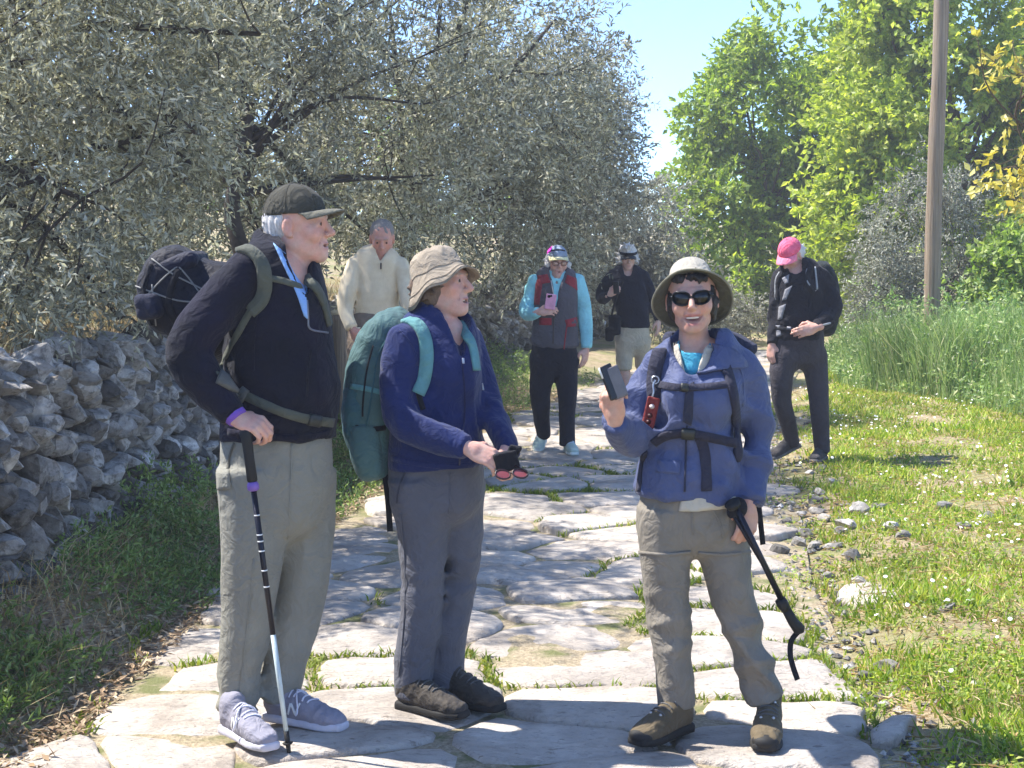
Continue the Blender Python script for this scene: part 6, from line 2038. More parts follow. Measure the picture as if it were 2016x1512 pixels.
# her pack harness
bp3 = empty('backpack', w3.P(1370, 850, .2))
tag(bp3, 'dark backpack with black chest and hip straps on the laughing woman', 'backpack')
pb = SDF(); pb.loft([w3.P(1375, 712, .20), w3.P(1375, 770, .23), w3.P(1372, 850, .24), w3.P(1368, 920, .21)], [.105, .125, .125, .10], [.06, .09, .10, .08], L=(1, 0, 0), k=.02, p=3, cap=.5)
V, F = pb.mesh(.009); obj('pack_body', V, F, fabric('charcoal_nylon', srgb(44, 44, 52), 600), bp3)
M_STR3 = fabric('charcoal_webbing', srgb(50, 50, 64), 500)
for uv, w_, th_, nm in (([(1300, 690), (1292, 720), (1288, 752), (1290, 790)], .048, .013, 'shoulder_strap'), ([(1426, 716), (1436, 750), (1444, 790), (1448, 850), (1452, 905)], .034, .012, 'shoulder_strap'),
                        ([(1296, 757), (1340, 764), (1395, 762), (1440, 756)], .024, .007, 'sternum_strap'), ([(1286, 872), (1310, 858), (1345, 852), (1385, 858), (1420, 866), (1448, 872)], .030, .009, 'hip_belt'),
                        ([(1430, 690), (1440, 705)], .03, .01, 'shoulder_strap')):
    strap(nm, bv3, uv, w_, th_, M_STR3, bp3)
strap('buckle', bv3, [(1343, 851), (1366, 854)], .036, .016, plain('dark_plastic', srgb(44, 46, 42), .5), bp3)
strap('hanging_strap', bv3, [(1378, 862), (1387, 890), (1390, 930), (1391, 966)], .034, .006, M_STR3, bp3)
strap('buckle', bv3, [(1340, 763), (1352, 765)], .026, .014, plain('dark_plastic', srgb(44, 46, 42), .5), bp3)
strap('hip_strap_end', bv3, [(1268, 890), (1262, 930), (1258, 968)], .022, .006, M_STR3, bp3)
V, F = ribbon([w3.P(1494, 996, .05), w3.P(1498, 1035, .05), w3.P(1502, 1072, .05)], [(0.2, -1, 0)] * 3, .018, .004)
pyobj('loose_strap_end', V, F, M_BLACK, bp3, True)
# red tag on a clip
P_, N_ = drape(bv3, [(1290, 752), (1288, 766), (1284, 782), (1282, 812), (1280, 842)], 1, .016, 0)
rt = empty('luggage_tag', P_[0])
tag(rt, 'small red tag hanging by a silver clip from her shoulder strap', 'tag')
c = W(1281, 812, P_[2][1] - .012)
Mx = axes_from((0.15, 1, 0), (.22, 0, 1))
tg = SDF().box(c, (.0205, .006, .050), Mx, .005); V, F = tg.mesh(.003)
obj('tag_body', V, F, fabric('red_leather', srgb(122, 44, 42), 300, rough=.6), rt)
for q, cc in ((.020, srgb(214, 196, 188)), (-.010, srgb(70, 22, 24)), (-.030, srgb(70, 22, 24))):
    pyobj('tag_emblem', *disc(c + Mx @ np.array((0, -.0066, q)), -Mx[:, 1], .0085, 12, .001), plain('emblem_%d' % int(q * 1000 + 100), cc[:3], .5), rt, True)
lk = [W(1290, 748, P_[0][1] - .012), W(1286, 758, P_[0][1] - .016), W(1287, 770, c[1]), W(1284, 783, c[1])]
pyobj('clip', *tube(catmull(lk, 4), .0035, 6), M_STEEL, rt, True)
rg = [lk[0] + np.array((math.cos(a) * .012, 0, math.sin(a) * .012)) for a in np.linspace(0, 6.28, 13)]
pyobj('clip_ring', *tube(rg, .0025, 6, False), M_STEEL, rt, True)
# folding phone case in her raised hand
ph = empty('phone', w3.P(1206, 780, -.27))
tag(ph, 'black phone in an open folding case in the raised hand of the laughing woman', 'phone')
d1 = unit(w3.P(1218, 796, -.27) - w3.P(1190, 722, -.27)); 
Mx = axes_from(unit(np.array((.72, .70, .0)) - d1 * (np.array((.72, .70, 0)) @ d1)), d1)
c = w3.P(1202, 752, -.285)
V, F = SDF().box(c, (.005, .028, .054), Mx, .004).mesh(.003)
obj('case_cover', V, F, plain('black_case', srgb(24, 24, 28), .45), ph)
Mx2 = axes_from(unit(np.array((.98, .2, .0)) - d1 * (np.array((.98, .2, 0)) @ d1)), d1)
V, F = SDF().box(c + Mx2[:, 1] * .016 - Mx[:, 1] * .006 + np.array((.006, .004, -.006)), (.0045, .024, .050), Mx2, .004).mesh(.003)
obj('phone_body', V, F, plain('grey_phone', srgb(96, 92, 96), .25), ph)
pyobj('bright_edge', *tube([c - Mx[:, 1] * .027 + d1 * -.054, c - Mx[:, 1] * .027 + d1 * -.02], .0035, 6), plain('pale_edge', srgb(226, 226, 222), .3), ph, True)
# trekking pole carried grip-down
a, b = w3.P(1444, 988, -.16), w3.P(1548, 1200, -.10)
e = w3.P(1574, 1240, -.09)
tp = empty('trekking_pole', a)
tag(tp, 'folded black trekking pole carried grip-down by the laughing woman', 'trekking pole')
pyobj('shaft', *tube([a, b], [.0095, .0105], 12), M_PSH, tp, True)
pyobj('lower_section', *tube([w3.P(1436, 1000, -.15), w3.P(1520, 1140, -.11)], [.007, .007], 10), M_PSH, tp, True)
pyobj('clamp', *tube([w3.P(1535, 1180, -.105), w3.P(1540, 1188, -.103), w3.P(1548, 1200, -.10)], [.017, .02, .016], 12), M_RUBBER, tp, True)
pyobj('grip', *tube([b, w3.P(1560, 1222, -.095), e, w3.P(1576, 1246, -.09)], [.0155, .017, .020, .012], 12), M_RUBBER, tp, True)
pyobj('wrist_strap', *ribbon(catmull([e, w3.P(1558, 1262, -.09), w3.P(1556, 1290, -.09), w3.P(1562, 1315, -.09), w3.P(1570, 1338, -.09)], 4), [(.2, -1, .1)] * 17, .018, .004), M_BLACK, tp, True)
pyobj('basket', *tube([w3.P(1441, 990, -.165), w3.P(1446, 998, -.16)], [.026, .022], 14), M_RUBBER, tp, True)
gl = SDF(); gl.ell(w3.P(1452, 1000, -.14), (.030, .022, .034), None, .01); gl.ell(w3.P(1440, 1008, -.15), (.016, .015, .022), None, .01); gl.fold(.008, 50, (1, 0, .5), 3)
V, F = gl.mesh(.005); o = obj('glove', V, F, M_BLACK); tag(o, 'crumpled black glove beside the hand holding the pole grip-down', 'glove')

# ================================================================== PEOPLE: the four behind
# ------------------------------------------------------------ man in the cream jumper
m4 = Person('man in cream knitted jumper looking down, standing behind the bucket hat', 11.0, 0.018, skin=(0.58, 0.29, 0.22))
m4.head(752, 469, 0, 4, -22, 0, 1.0, smile=.3, fine=.0066)
m4.neck(748, 520, .03, .062, .058)
torso = [(747, 503, .03, 26, .08), (745, 513, .03, 46, .11), (743, 545, .03, 46, .12), (742, 600, .02, 44, .13), (741, 642, .02, 46, .135), (741, 652, .02, 45, .13)]
pelvis = [(738, 630, 0, 50, .13), (736, 670, 0, 52, .14), (738, 695, 0, 50, .14)]
armR = [(700, 521, .01, 18, .062), (686, 566, -.05, 18, .062), (680, 610, -.10, 16, .056), (693, 646, -.16, 13, .048)]
armL = [(788, 521, .01, 18, .062), (800, 566, -.05, 18, .062), (806, 610, -.10, 16, .056), (806, 648, -.14, 13, .048)]
legR = [(714, 685, -.02, 28, .10), (716, 760, .02, 25, .095), (722, 830, .10, 21, .085), (726, 905, .30, 18, .075)]
legL = [(760, 685, .02, 28, .10), (768, 760, -.02, 25, .095), (780, 840, -.05, 21, .085), (790, 925, -.05, 18, .075)]
for rows, sh in ((torso, .03), (pelvis, .03), (armR, .02), (armL, .02), (legR, .028), (legL, .028)): m4.L(m4.sk, rows, k=.008, shrink=sh, cap=(.7, .1))
m4.hand(m4.P(695, 650, -.17), (.45, -.1, -.85), (-.5, -.8, 0), curl=(.4, .4, .4, .4), scale=.98)
m4.hand(m4.P(806, 652, -.15), (-.05, -.1, -1), (.8, -.5, 0), curl=(.4, .4, .4, .4), scale=.98, left=True)
f4 = [(np.array(m4.P(726, 905, .30)) * (1, 1, 0) + (0, .10, .03), np.array(m4.P(726, 905, .30)) * (1, 1, 0) + (.02, -.18, .005)), (np.array(m4.P(790, 925, -.05)) * (1, 1, 0) + (0, .08, .012), np.array(m4.P(790, 925, -.05)) * (1, 1, 0) + (.02, -.2, .012))]
foot_in(m4, m4.P(726, 900, .30), *f4[0], .28); foot_in(m4, m4.P(790, 920, -.05), *f4[1], .28)
m4.finish()
t = NT('cream_knit')
p = t.pos()
wv = t.n('ShaderNodeTexWave'); wv.inputs['Scale'].default_value = 42; wv.inputs['Distortion'].default_value = 3.0; wv.inputs['Detail'].default_value = 2; t.l(p, wv.inputs[0])
n1 = t.noise(p, 10, 4)
c = t.ramp(n1, [(0.3, srgb(216, 196, 162)), (0.7, srgb(236, 220, 190))])
t.bsdf(c, .95, t.bump(wv.outputs[1], .35, .01, t.bump(t.noise(p, 300, 3), .4, .004)))
M_KNIT = t.m
jk = SDF(); m4.L(jk, torso, k=.015, p=2.3, cap=.3); m4.L(jk, armR, k=.006, cap=(.95, .25)); m4.L(jk, armL, k=.006, cap=(.95, .25))
jk.loft([m4.P(748, 515, .02), m4.P(748, 498, .03)], [.082, .072], [.085, .072], k=.015, cap=.25)
jk.loft([m4.P(749, 512, -.07), m4.P(750, 496, -.05)], [.008, .035], [.05, .06], k=.008, kind='s')
jk.fold(.007, 14, (.5, 0, .8), 3)
j4 = m4.part('jumper', jk, M_KNIT, .012); bv4 = bvh_of(j4)
strap('zip', bv4, [(750, 512), (750, 530)], .010, .004, plain('dark_zip', srgb(60, 50, 46), .5), j4)
strap('hem_rib', bv4, [(690, 646), (740, 650), (795, 646)], .03, .006, M_KNIT, j4)
tr = SDF(); m4.L(tr, pelvis, k=.02, p=2.3, cap=.3); m4.L(tr, legR, k=.05, cap=(.8, .2)); m4.L(tr, legL, k=.05, cap=(.8, .2)); tr.fold(.0045, 16, (.5, 0, .7), 2)
m4.part('trousers', tr, fabric('taupe_cotton', srgb(128, 112, 98), 900), .012)
hair(m4, [((0, -.022, .040), (.080, .096, .084))], [((0, .09, -.02), (.10, .085, .085)), ((0, .02, -.09), (.13, .13, .075))], hairmat('grey_hair', srgb(134, 126, 120)), .006, .004, tufts=50, tuft_len=.012)
for a, b in f4: shoe(m4, a, b, .28, M_BT, M_BTS, M_LACEB, boot=-.01, name='shoe', res=.007)

# ------------------------------------------------------------ woman in aqua sleeves
w5 = Person('woman in aqua top and grey and red vest walking with a pink phone', 12.6, 0.018, skin=(0.66, 0.38, 0.30))
w5.head(1097, 515, 0, 10, -8, 0, .98, male=False, smile=1.0, mouth=.002, fine=.0066)
w5.neck(1096, 555, .02, .05, .044)
torso = [(1096, 541, .02, 20, .08), (1095, 552, .02, 40, .115), (1094, 590, 0, 42, .135), (1093, 640, 0, 42, .135), (1092, 676, 0, 47, .14)]
pelvis = [(1091, 660, 0, 40, .125), (1091, 700, 0, 46, .135), (1091, 712, 0, 40, .12)]
armR = [(1056, 552, .01, 15, .056), (1044, 582, 0, 15, .058), (1036, 613, -.03, 15, .056), (1048, 618, -.14, 13, .05), (1060, 614, -.20, 10, .042)]
armL = [(1136, 553, .01, 15, .056), (1147, 590, .02, 15, .056), (1153, 635, .02, 14, .052), (1155, 684, -.02, 11, .044)]
legR = [(1069, 712, -.02, 25, .10), (1064, 770, -.02, 21, .09), (1066, 815, .04, 17, .08), (1070, 858, .12, 14, .072)]
legL = [(1114, 712, 0, 24, .10), (1117, 770, -.05, 20, .09), (1116, 820, -.08, 16, .08), (1117, 876, -.10, 16, .075)]
for rows, sh in ((torso, .03), (pelvis, .032), (armR, .018), (armL, .018), (legR, .026), (legL, .026)): w5.L(w5.sk, rows, k=.008, shrink=sh, cap=(.7, .1))
w5.hand(w5.P(1061, 614, -.21), (.95, -.25, .12), (-.1, -.9, .35), curl=(.5, .55, .6, .6), thumb=.4, scale=.95)
w5.hand(w5.P(1154, 688, -.02), (-.15, -.15, -.97), (.75, -.6, 0), curl=(.3, .35, .4, .4), scale=.95, left=True)
b5 = np.array(w5.P(1070, 858, .12)) * (1, 1, 0); c5 = np.array(w5.P(1117, 876, -.10)) * (1, 1, 0)
f5 = [(b5 + (.0, .13, .06), b5 + (-.05, -.12, .008)), (c5 + (0, .08, .012), c5 + (.05, -.19, .012))]
foot_in(w5, w5.P(1070, 855, .12), *f5[0], .26); foot_in(w5, w5.P(1117, 872, -.10), *f5[1], .26)
w5.finish()
M_AQUA = fabric('aqua_jersey', srgb(150, 214, 222), 600)
jk = SDF(); w5.L(jk, torso[:4], k=.015, p=2.3, cap=.3, shrink=.012); w5.L(jk, armR, k=.03, cap=(.95, .25)); w5.L(jk, armL, k=.03, cap=(.95, .25))
jk.loft([w5.P(1096, 555, .01), w5.P(1096, 540, .02)], [.085, .068], [.08, .066], k=.015, cap=.3)
jk.loft([w5.P(1096, 560, -.05), w5.P(1097, 535, 0)], [.025, .056], [.05, .06], k=.006, kind='s')
jk.fold(.010, 26, (.5, 0, .8), 3)
w5.part('top', jk, M_AQUA, .012)
M_VEST = fabric('charcoal_fleece', srgb(86, 82, 88), 400)
M_VRED = fabric('wine_red_panel', srgb(146, 52, 62), 500)
vs_ = SDF(); w5.L(vs_, torso, k=.015, p=2.4, cap=.3, grow=.006)
vs_.loft([w5.P(1096, 556, .01), w5.P(1096, 546, .02)], [.10, .08], [.09, .075], k=.02, cap=.3)
vs_.loft([w5.P(1094, 600, -.17), w5.P(1096, 560, -.12), w5.P(1097, 535, -.05)], [.010, .028, .066], [.06, .07, .09], k=.008, kind='s')
vs_.fold(.008, 22, (.4, 0, .8), 5)
v5 = w5.part('vest', vs_, M_VEST, .012); bv5 = bvh_of(v5)
panel(bv5, [(1056, 552), (1052, 600)], [(1070, 545), (1062, 600)], M_VRED, v5, 'red_panel', 4)
panel(bv5, [(1058, 543), (1062, 560)], [(1078, 540), (1084, 556)], M_VRED, v5, 'red_panel', 4)
panel(bv5, [(1116, 541), (1112, 556)], [(1134, 548), (1136, 572)], M_VRED, v5, 'red_panel', 4)
panel(bv5, [(1062, 626), (1062, 640)], [(1086, 626), (1086, 640)], M_VRED, v5, 'red_panel', 4)
panel(bv5, [(1112, 630), (1116, 644)], [(1134, 624), (1138, 642)], M_VRED, v5, 'red_panel', 4)
strap('zip', bv5, [(1092, 600), (1090, 640), (1089, 676)], .012, .004, plain('dark_zip', srgb(60, 50, 46), .5), v5)
strap('drawcord', bv5, [(1116, 640), (1112, 670), (1110, 690)], .010, .004, M_VRED, v5)
pyobj('lanyard', *tube(catmull([w5.P(1085, 552, -.14), w5.P(1090, 580, -.17), w5.P(1092, 598, -.21)], 3), .004, 6), plain('lanyard_grey', srgb(190, 190, 190), .7), w5.body, True)
tr = SDF(); w5.L(tr, pelvis, k=.02, p=2.3, cap=.3); w5.L(tr, legR, k=.05, cap=(.8, .2)); w5.L(tr, legL, k=.05, cap=(.8, .2)); tr.fold(.0045, 17, (.5, 0, .7), 2)
w5.part('trousers', tr, fabric('black_stretch', srgb(30, 30, 40), 900), .012)
cp5, Q5, A5 = cap_hat(w5, 'cap', fabric('grey_blue_cap', srgb(142, 156, 176), 500), fabric('pale_yellow_brim', srgb(228, 220, 172), 500), dome=(.080, .100, .082), lift=.046, brim=.05, brim_drop=.012, res=.006)
bcp = bvh_of(cp5)
panel(bcp, [(1072, 484), (1070, 500)], [(1084, 478), (1086, 496)], fabric('magenta_patch', srgb(214, 62, 190)), cp5, 'magenta_panel', 5, lift=.002)
strap('stripe', bcp, [(1084, 494), (1100, 492), (1118, 495)], .012, .003, M_BLACK, cp5)
strap('stripe', bcp, [(1086, 486), (1100, 484), (1115, 487)], .010, .003, fabric('white_stripe', srgb(220, 222, 224)), cp5)
hair(w5, [((0, -.020, .010), (.092, .090, .085)), ((.078, .012, -.030), (.026, .040, .040)), ((-.078, .012, -.030), (.026, .040, .040))], [((0, .09, -.02), (.062, .08, .12)), ((0, .0, .13), (.13, .13, .070)), ((0, 0, -.14), (.13, .13, .06))], hairmat('white_hair', srgb(205, 200, 196)), .006, .006, tufts=40, tuft_len=.022)
glasses(w5, plain('brown_frame', srgb(110, 70, 56), .4), plain('clear_lens', srgb(190, 150, 130), .1), .024, .017, .003, .004)
for a, b in f5: shoe(w5, a, a + unit(b - a) * .27, .27, fabric('mint_mesh', srgb(186, 204, 192)), plain('mint_sole', srgb(206, 214, 206), .7), fabric('white_lace', srgb(224, 222, 234)), boot=-.02, name='trainer', res=.007)
phn = empty('phone', w5.P(1086, 600, -.27))
tag(phn, 'pink phone in the hand of the woman with aqua sleeves', 'phone')
Mx = axes_from((.1, 1, .15), (.15, 0, 1)); c = w5.P(1084, 594, -.255)
V, F = SDF().box(c, (.040, .006, .060), Mx, .006).mesh(.0045); obj('case', V, F, plain('pink_case', srgb(226, 160, 190), .5), phn)
pyobj('camera_lens', *disc(c + Mx @ np.array((-.018, -.007, .040)), -Mx[:, 1], .012, 12, .002), M_BLACKGLOSS, phn, True)
pyobj('camera_lens', *disc(c + Mx @ np.array((-.002, -.007, .046)), -Mx[:, 1], .009, 12, .002), M_BLACKGLOSS, phn, True)

# ------------------------------------------------------------ woman in black with a visor
w6 = Person('woman with white hair, black visor and black jumper in beige cropped trousers', 16.75, 0.020, skin=(0.70, 0.44, 0.35))
w6.head(1236, 507, 0, 4, -12, 0, 1.0, male=False, fine=.0075)
w6.neck(1235, 545, .03, .05, .044)
torso = [(1235, 534, .02, 14, .08), (1234, 543, .02, 33, .12), (1238, 575, 0, 36, .14), (1246, 615, 0, 32, .14), (1248, 642, 0, 32, .14)]
pelvis = [(1246, 632, 0, 29, .13), (1246, 665, 0, 34, .14), (1246, 676, 0, 29, .13)]
armR = [(1206, 544, .01, 13, .06), (1190, 566, 0, 13, .06), (1184, 585, -.04, 12, .056), (1192, 586, -.14, 10, .05), (1200, 580, -.20, 8, .042)]
armL = [(1266, 543, .01, 12, .06), (1280, 575, .02, 11, .056), (1290, 605, .02, 10, .052), (1296, 630, 0, 8, .044)]
legR = [(1230, 672, -.02, 18, .10), (1229, 700, -.03, 17, .095), (1229, 727, -.04, 15, .085)]
legL = [(1262, 672, .02, 17, .10), (1264, 700, .06, 15, .095), (1264, 722, .10, 14, .085)]
for rows, sh in ((torso, .03), (pelvis, .03), (armR, .018), (armL, .018), (legR, .03), (legL, .03)): w6.L(w6.sk, rows, k=.008, shrink=sh, cap=(.7, .1))
w6.L(w6.sk, [(1229, 715, -.04, 11, .056), (1231, 745, -.03, 10.5, .055), (1235, 775, -.02, 7, .036), (1236, 788, -.02, 6.5, .034)], k=.01)
w6.L(w6.sk, [(1264, 712, .10, 11, .056), (1263, 735, .14, 10, .052), (1262, 770, .16, 7, .036), (1262, 780, .16, 6.5, .034)], k=.01)
w6.hand(w6.P(1200, 580, -.21), (.75, -.3, .55), (-.2, -.9, .1), curl=(.8, .85, .9, .9), thumb=.4, scale=1.0)
w6.hand(w6.P(1296, 632, 0), (.02, -.1, -1), (.8, -.5, 0), curl=(.3, .3, .35, .4), scale=1.0, left=True)
g6 = np.array(w6.P(1236, 788, -.02)) * (1, 1, 0); h6 = np.array(w6.P(1262, 780, .16)) * (1, 1, 0)
f6 = [(g6 + (0, .08, .012), g6 + (.0, -.18, .012)), (h6 + (0, .08, .012), h6 + (.02, -.18, .012))]
foot_in(w6, w6.P(1236, 786, -.02), *f6[0], .26); foot_in(w6, w6.P(1262, 778, .16), *f6[1], .26)
w6.finish()
jk = SDF(); w6.L(jk, torso, k=.015, p=2.3, cap=.3); w6.L(jk, armR, k=.03, cap=(.95, .25)); w6.L(jk, armL, k=.03, cap=(.95, .25))
jk.loft([w6.P(1235, 545, .02), w6.P(1235, 532, .02)], [.09, .068], [.085, .066], k=.015, cap=.3); jk.loft([w6.P(1236, 541, -.06), w6.P(1236, 518, -.02)], [.04, .066], [.06, .07], k=.005, kind='s')
jk.fold(.011, 20, (.5, 0, .8), 3)
w6.part('jumper', jk, fabric('black_wool', srgb(25, 26, 40), 500), .014)
tr = SDF(); w6.L(tr, pelvis, k=.02, p=2.3, cap=.3); w6.L(tr, legR, k=.05, cap=(.8, .2)); w6.L(tr, legL, k=.05, cap=(.8, .2)); tr.fold(.0045, 17, (.8, 0, .3), 2)
w6.part('cropped_trousers', tr, fabric('beige_twill', srgb(196, 182, 158), 900), .014)
hair(w6, [((0, -.020, .045), (.098, .100, .090)), ((.080, .0, -.01), (.024, .05, .055)), ((-.080, .0, -.01), (.024, .05, .055)), ((.02, .03, .115), (.05, .05, .036))], [((0, .10, -.05), (.068, .095, .10)), ((0, 0, -.13), (.13, .13, .07))], hairmat('white_hair', srgb(205, 200, 196)), .007, .008, 90, tufts=110, tuft_len=.040)
hd = w6.hd; T, A = hd['T'], hd['A']
top_, bot_ = [], []
for j in range(5):
    for i in range(13):
        a = rad(-75 + 150 * i / 12); t_ = j / 4
        x, y = math.sin(a) * .088, math.cos(a) * .098 + .055 * math.cos(a) * t_
        top_.append(T(x, y - .004, .046 - .022 * t_ - .4 * x * x / .09)); bot_.append(T(x, y - .004, .040 - .022 * t_ - .4 * x * x / .09))
Fv = []
for j in range(4):
    for i in range(12):
        a = j * 13 + i
        Fv += [(a, a + 1, a + 14, a + 13), (65 + a + 13, 65 + a + 14, 65 + a + 1, 65 + a)]
for i in range(12): Fv += [(52 + i, 53 + i, 118 + i, 117 + i), (65 + i, 66 + i, i + 1, i)]
vz = pyobj('visor', top_ + bot_, Fv, plain('visor_black', srgb(24, 24, 28), .5), w6.body, True)
pts = [T(math.sin(a) * .090, math.cos(a) * .100 - .004, .054) for a in np.linspace(-1.9, 1.9, 17)]
nn = [A @ np.array((math.sin(a), math.cos(a), 0)) for a in np.linspace(-1.9, 1.9, 17)]
pyobj('headband', *ribbon(pts, nn, .028, .006), M_BLACK, vz, True)
for a, b in f6: shoe(w6, a, b, .26, M_BT, M_BTS, M_LACEB, boot=-.02, name='shoe', res=.008)
phn = empty('phone', w6.P(1212, 566, -.26))
tag(phn, 'dark phone raised in the hand of the woman in the black visor', 'phone')
Mx = axes_from((.5, .9, .2), (.1, .2, 1))
V, F = SDF().box(w6.P(1213, 566, -.27), (.034, .006, .068), Mx, .005).mesh(.006); obj('case', V, F, plain('dark_phone', srgb(46, 46, 54), .3), phn)
pyobj('screen', *boxv(w6.P(1213, 566, -.27) + Mx[:, 1] * .0072, Mx[:, 0] * .030, Mx[:, 1] * .0008, Mx[:, 2] * .062), M_BLACKGLOSS, phn)
bag = empty('shoulder_bag', w6.P(1206, 660, -.1))
tag(bag, 'small black bag at the hip of the woman in the black jumper', 'bag')
s_ = SDF().box(w6.P(1210, 640, -.11), (.062, .05, .10), axes_from((.3, 1, 0), (.05, 0, 1)), .03); s_.box(w6.P(1200, 658, -.12), (.045, .045, .075), None, .03, .02); s_.fold(.008, 26, (.6, 0, .7), 3)
V, F = s_.mesh(.009); obj('bag_body', V, F, M_BLACK, bag)
pyobj('bag_strap', *tube(catmull([w6.P(1204, 622, -.1), w6.P(1212, 590, -.16), w6.P(1226, 555, -.14)], 4), .012, 6), M_BLACK, bag, True)
pyobj('clip', *tube([w6.P(1192, 632, -.15), w6.P(1190, 644, -.15)], .010, 6), M_STEEL, bag, True)

# ------------------------------------------------------------ man in the pink cap
m7 = Person('man in pink cap and dark clothes striding along the right edge of the path', 12.1, 0.018, skin=(0.64, 0.36, 0.28))
m7.head(1556, 503, 0, -38, -34, 0, 1.0, fine=.0066)
m7.neck(1572, 545, .03, .058, .055)
torso = [(1574, 530, .02, 26, .09), (1576, 542, .02, 47, .12), (1575, 580, 0, 47, .14), (1573, 630, 0, 48, .14), (1572, 664, 0, 49, .14)]
pelvis = [(1572, 650, 0, 48, .13), (1573, 680, 0, 49, .135), (1574, 698, 0, 42, .12)]
armR = [(1534, 545, .03, 14, .06), (1527, 590, .03, 14, .06), (1524, 635, .01, 13, .056), (1520, 676, -.05, 10, .044)]
armL = [(1615, 545, 0, 19, .06), (1634, 580, -.02, 20, .062), (1638, 612, -.06, 19, .06), (1622, 634, -.16, 17, .054), (1606, 644, -.20, 12, .044)]
legR = [(1545, 705, -.02, 28, .10), (1538, 745, -.04, 23, .095), (1540, 790, -.02, 19, .085), (1552, 835, .06, 16, .078), (1560, 872, .14, 14, .072)]
legL = [(1602, 705, .02, 27, .10), (1610, 760, .0, 21, .095), (1614, 820, -.03, 18, .085), (1619, 890, -.04, 15, .075)]
for rows, sh in ((torso, .03), (pelvis, .032), (armR, .02), (armL, .02), (legR, .026), (legL, .026)): m7.L(m7.sk, rows, k=.008, shrink=sh, cap=(.7, .1))
m7.hand(m7.P(1607, 645, -.21), (-.95, -.15, -.25), (-.1, -.95, .15), curl=(.35, .4, .45, .5), thumb=.4, scale=1.1, left=True)
m7.hand(m7.P(1519, 679, -.05), (-.08, -.15, -.97), (-.7, -.6, 0), curl=(.4, .45, .5, .5), scale=1.0)
p7 = np.array(m7.P(1560, 872, .14)) * (1, 1, 0); q7 = np.array(m7.P(1619, 890, -.04)) * (1, 1, 0)
f7 = [(p7 + (.06, .05, .085), p7 + (-.16, -.10, .006)), (q7 + (.03, .08, .012), q7 + (-.10, -.18, .012))]
foot_in(m7, m7.P(1560, 868, .14), *f7[0], .29); foot_in(m7, m7.P(1619, 886, -.04), *f7[1], .28)
m7.finish()
M_JK7 = fabric('black_softshell', srgb(30, 30, 38), 600)
jk = SDF(); m7.L(jk, torso, k=.015, p=2.3, cap=.3); m7.L(jk, armR, k=.03, cap=(.95, .25)); m7.L(jk, armL, k=.035, cap=(.95, .25))
jk.loft([m7.P(1574, 542, .02), m7.P(1573, 524, .02)], [.10, .072], [.09, .07], k=.015, cap=.3); jk.loft([m7.P(1566, 535, -.05), m7.P(1562, 512, -.02)], [.05, .066], [.06, .07], k=.006, kind='s')
jk.fold(.012, 20, (.5, 0, .8), 3); jk.fold(.008, 30, (-.6, 0, .6), 8)
j7 = m7.part('jacket', jk, M_JK7, .012); bv7 = bvh_of(j7)
M_G7 = fabric('grey_camo_print', srgb(130, 130, 136), 500)
panel(bv7, [(1540, 548), (1546, 560)], [(1554, 540), (1552, 556)], M_G7, j7, 'grey_print', 4)
panel(bv7, [(1546, 570), (1540, 592)], [(1560, 562), (1548, 590)], M_G7, j7, 'grey_print', 4)
panel(bv7, [(1534, 604), (1532, 630)], [(1548, 598), (1540, 628)], M_G7, j7, 'grey_print', 4)
tr = SDF(); m7.L(tr, pelvis, k=.02, p=2.3, cap=.3); m7.L(tr, legR, k=.05, cap=(.8, .2)); m7.L(tr, legL, k=.05, cap=(.8, .2)); tr.fold(.0045, 17, (.5, 0, .7), 2)
m7.part('trousers', tr, fabric('dark_grey_hiking', srgb(62, 58, 64), 900), .012)
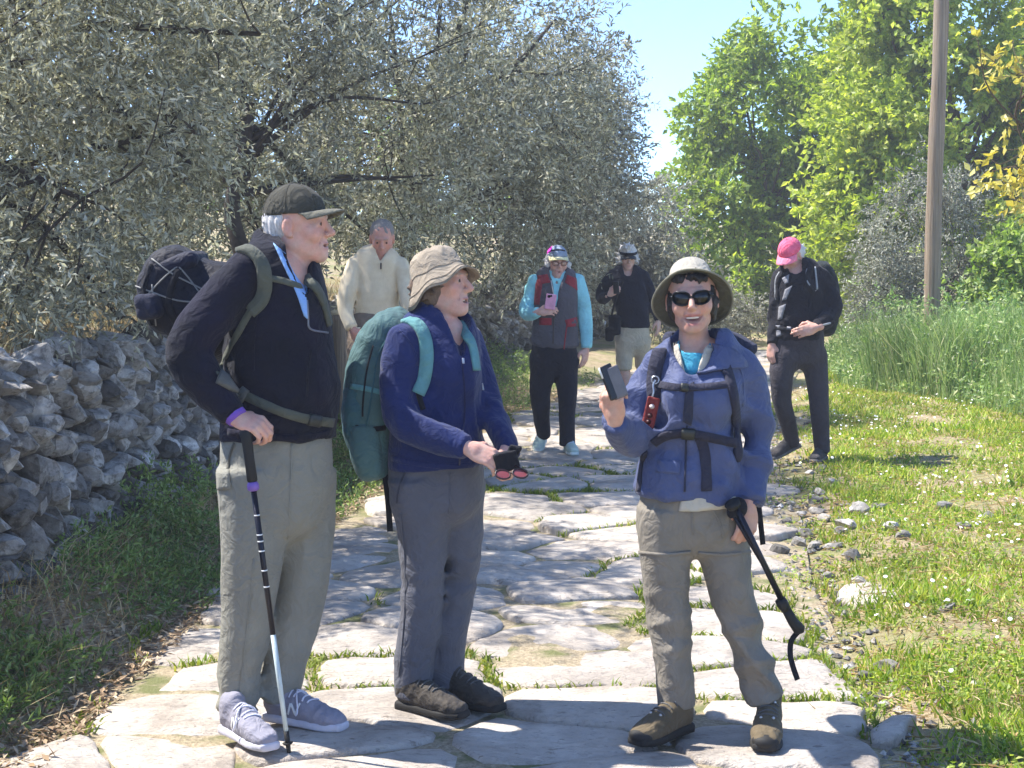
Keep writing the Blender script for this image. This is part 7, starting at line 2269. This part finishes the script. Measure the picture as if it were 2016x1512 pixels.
cap_hat(m7, 'cap', fabric('pink_cotton', srgb(232, 104, 134), 500), fabric('light_pink_brim', srgb(240, 132, 156), 500), dome=(.084, .106, .094), lift=.040, brim=.068, brim_drop=.02, res=.006)
hair(m7, [((0, -.045, .000), (.092, .088, .080)), ((0, -.085, -.01), (.07, .05, .055))], [((0, .085, -.02), (.10, .085, .12)), ((0, .02, .13), (.13, .14, .080)), ((0, 0, -.14), (.13, .13, .06))], hairmat('white_hair', srgb(205, 200, 196)), .006, .008, 90, tufts=60, tuft_len=.035)
for a, b in f7: shoe(m7, a, b, .29, fabric('dark_trail_mesh', srgb(70, 66, 66)), plain('grey_sole', srgb(110, 106, 104), .8), M_LACEB, boot=-.01, name='trail_shoe', res=.007)
bp7 = empty('backpack', m7.P(1600, 650, .2))
tag(bp7, 'dark backpack with grey piped straps worn by the man in the pink cap', 'backpack')
pb = SDF(); pb.loft([m7.P(1606, 528, .20), m7.P(1612, 560, .24), m7.P(1614, 610, .24), m7.P(1612, 650, .20)], [.10, .145, .15, .12], [.07, .10, .11, .08], L=(1, 0, 0), k=.02, p=3, cap=.5)
V, F = pb.mesh(.014); obj('pack_body', V, F, fabric('dark_green_nylon', srgb(36, 42, 44), 600), bp7)
M_PIPE = fabric('grey_piping', srgb(150, 152, 156), 500)
for uv, w_, mm, nm in (([(1596, 528), (1590, 545), (1592, 560), (1602, 574)], .050, M_BLACK, 'shoulder_strap'), ([(1541, 535), (1532, 552), (1530, 575), (1532, 592)], .036, M_BLACK, 'shoulder_strap'),
                       ([(1604, 526), (1606, 545), (1608, 570)], .012, M_PIPE, 'strap_piping'), ([(1589, 530), (1586, 546), (1592, 560), (1606, 572)], .012, M_PIPE, 'strap_piping'), ([(1536, 536), (1528, 552), (1528, 590)], .012, M_PIPE, 'strap_piping'),
                       ([(1526, 645), (1545, 648), (1575, 648), (1600, 644)], .030, M_BLACK, 'hip_belt'), ([(1532, 640), (1534, 662)], .040, M_G7, 'belt_pouch'), ([(1620, 640), (1634, 636)], .014, M_PIPE, 'strap_piping'), ([(1550, 646), (1558, 647)], .026, M_ZIP, 'buckle')):
    strap(nm, bv7, uv, w_, .010, mm, bp7)
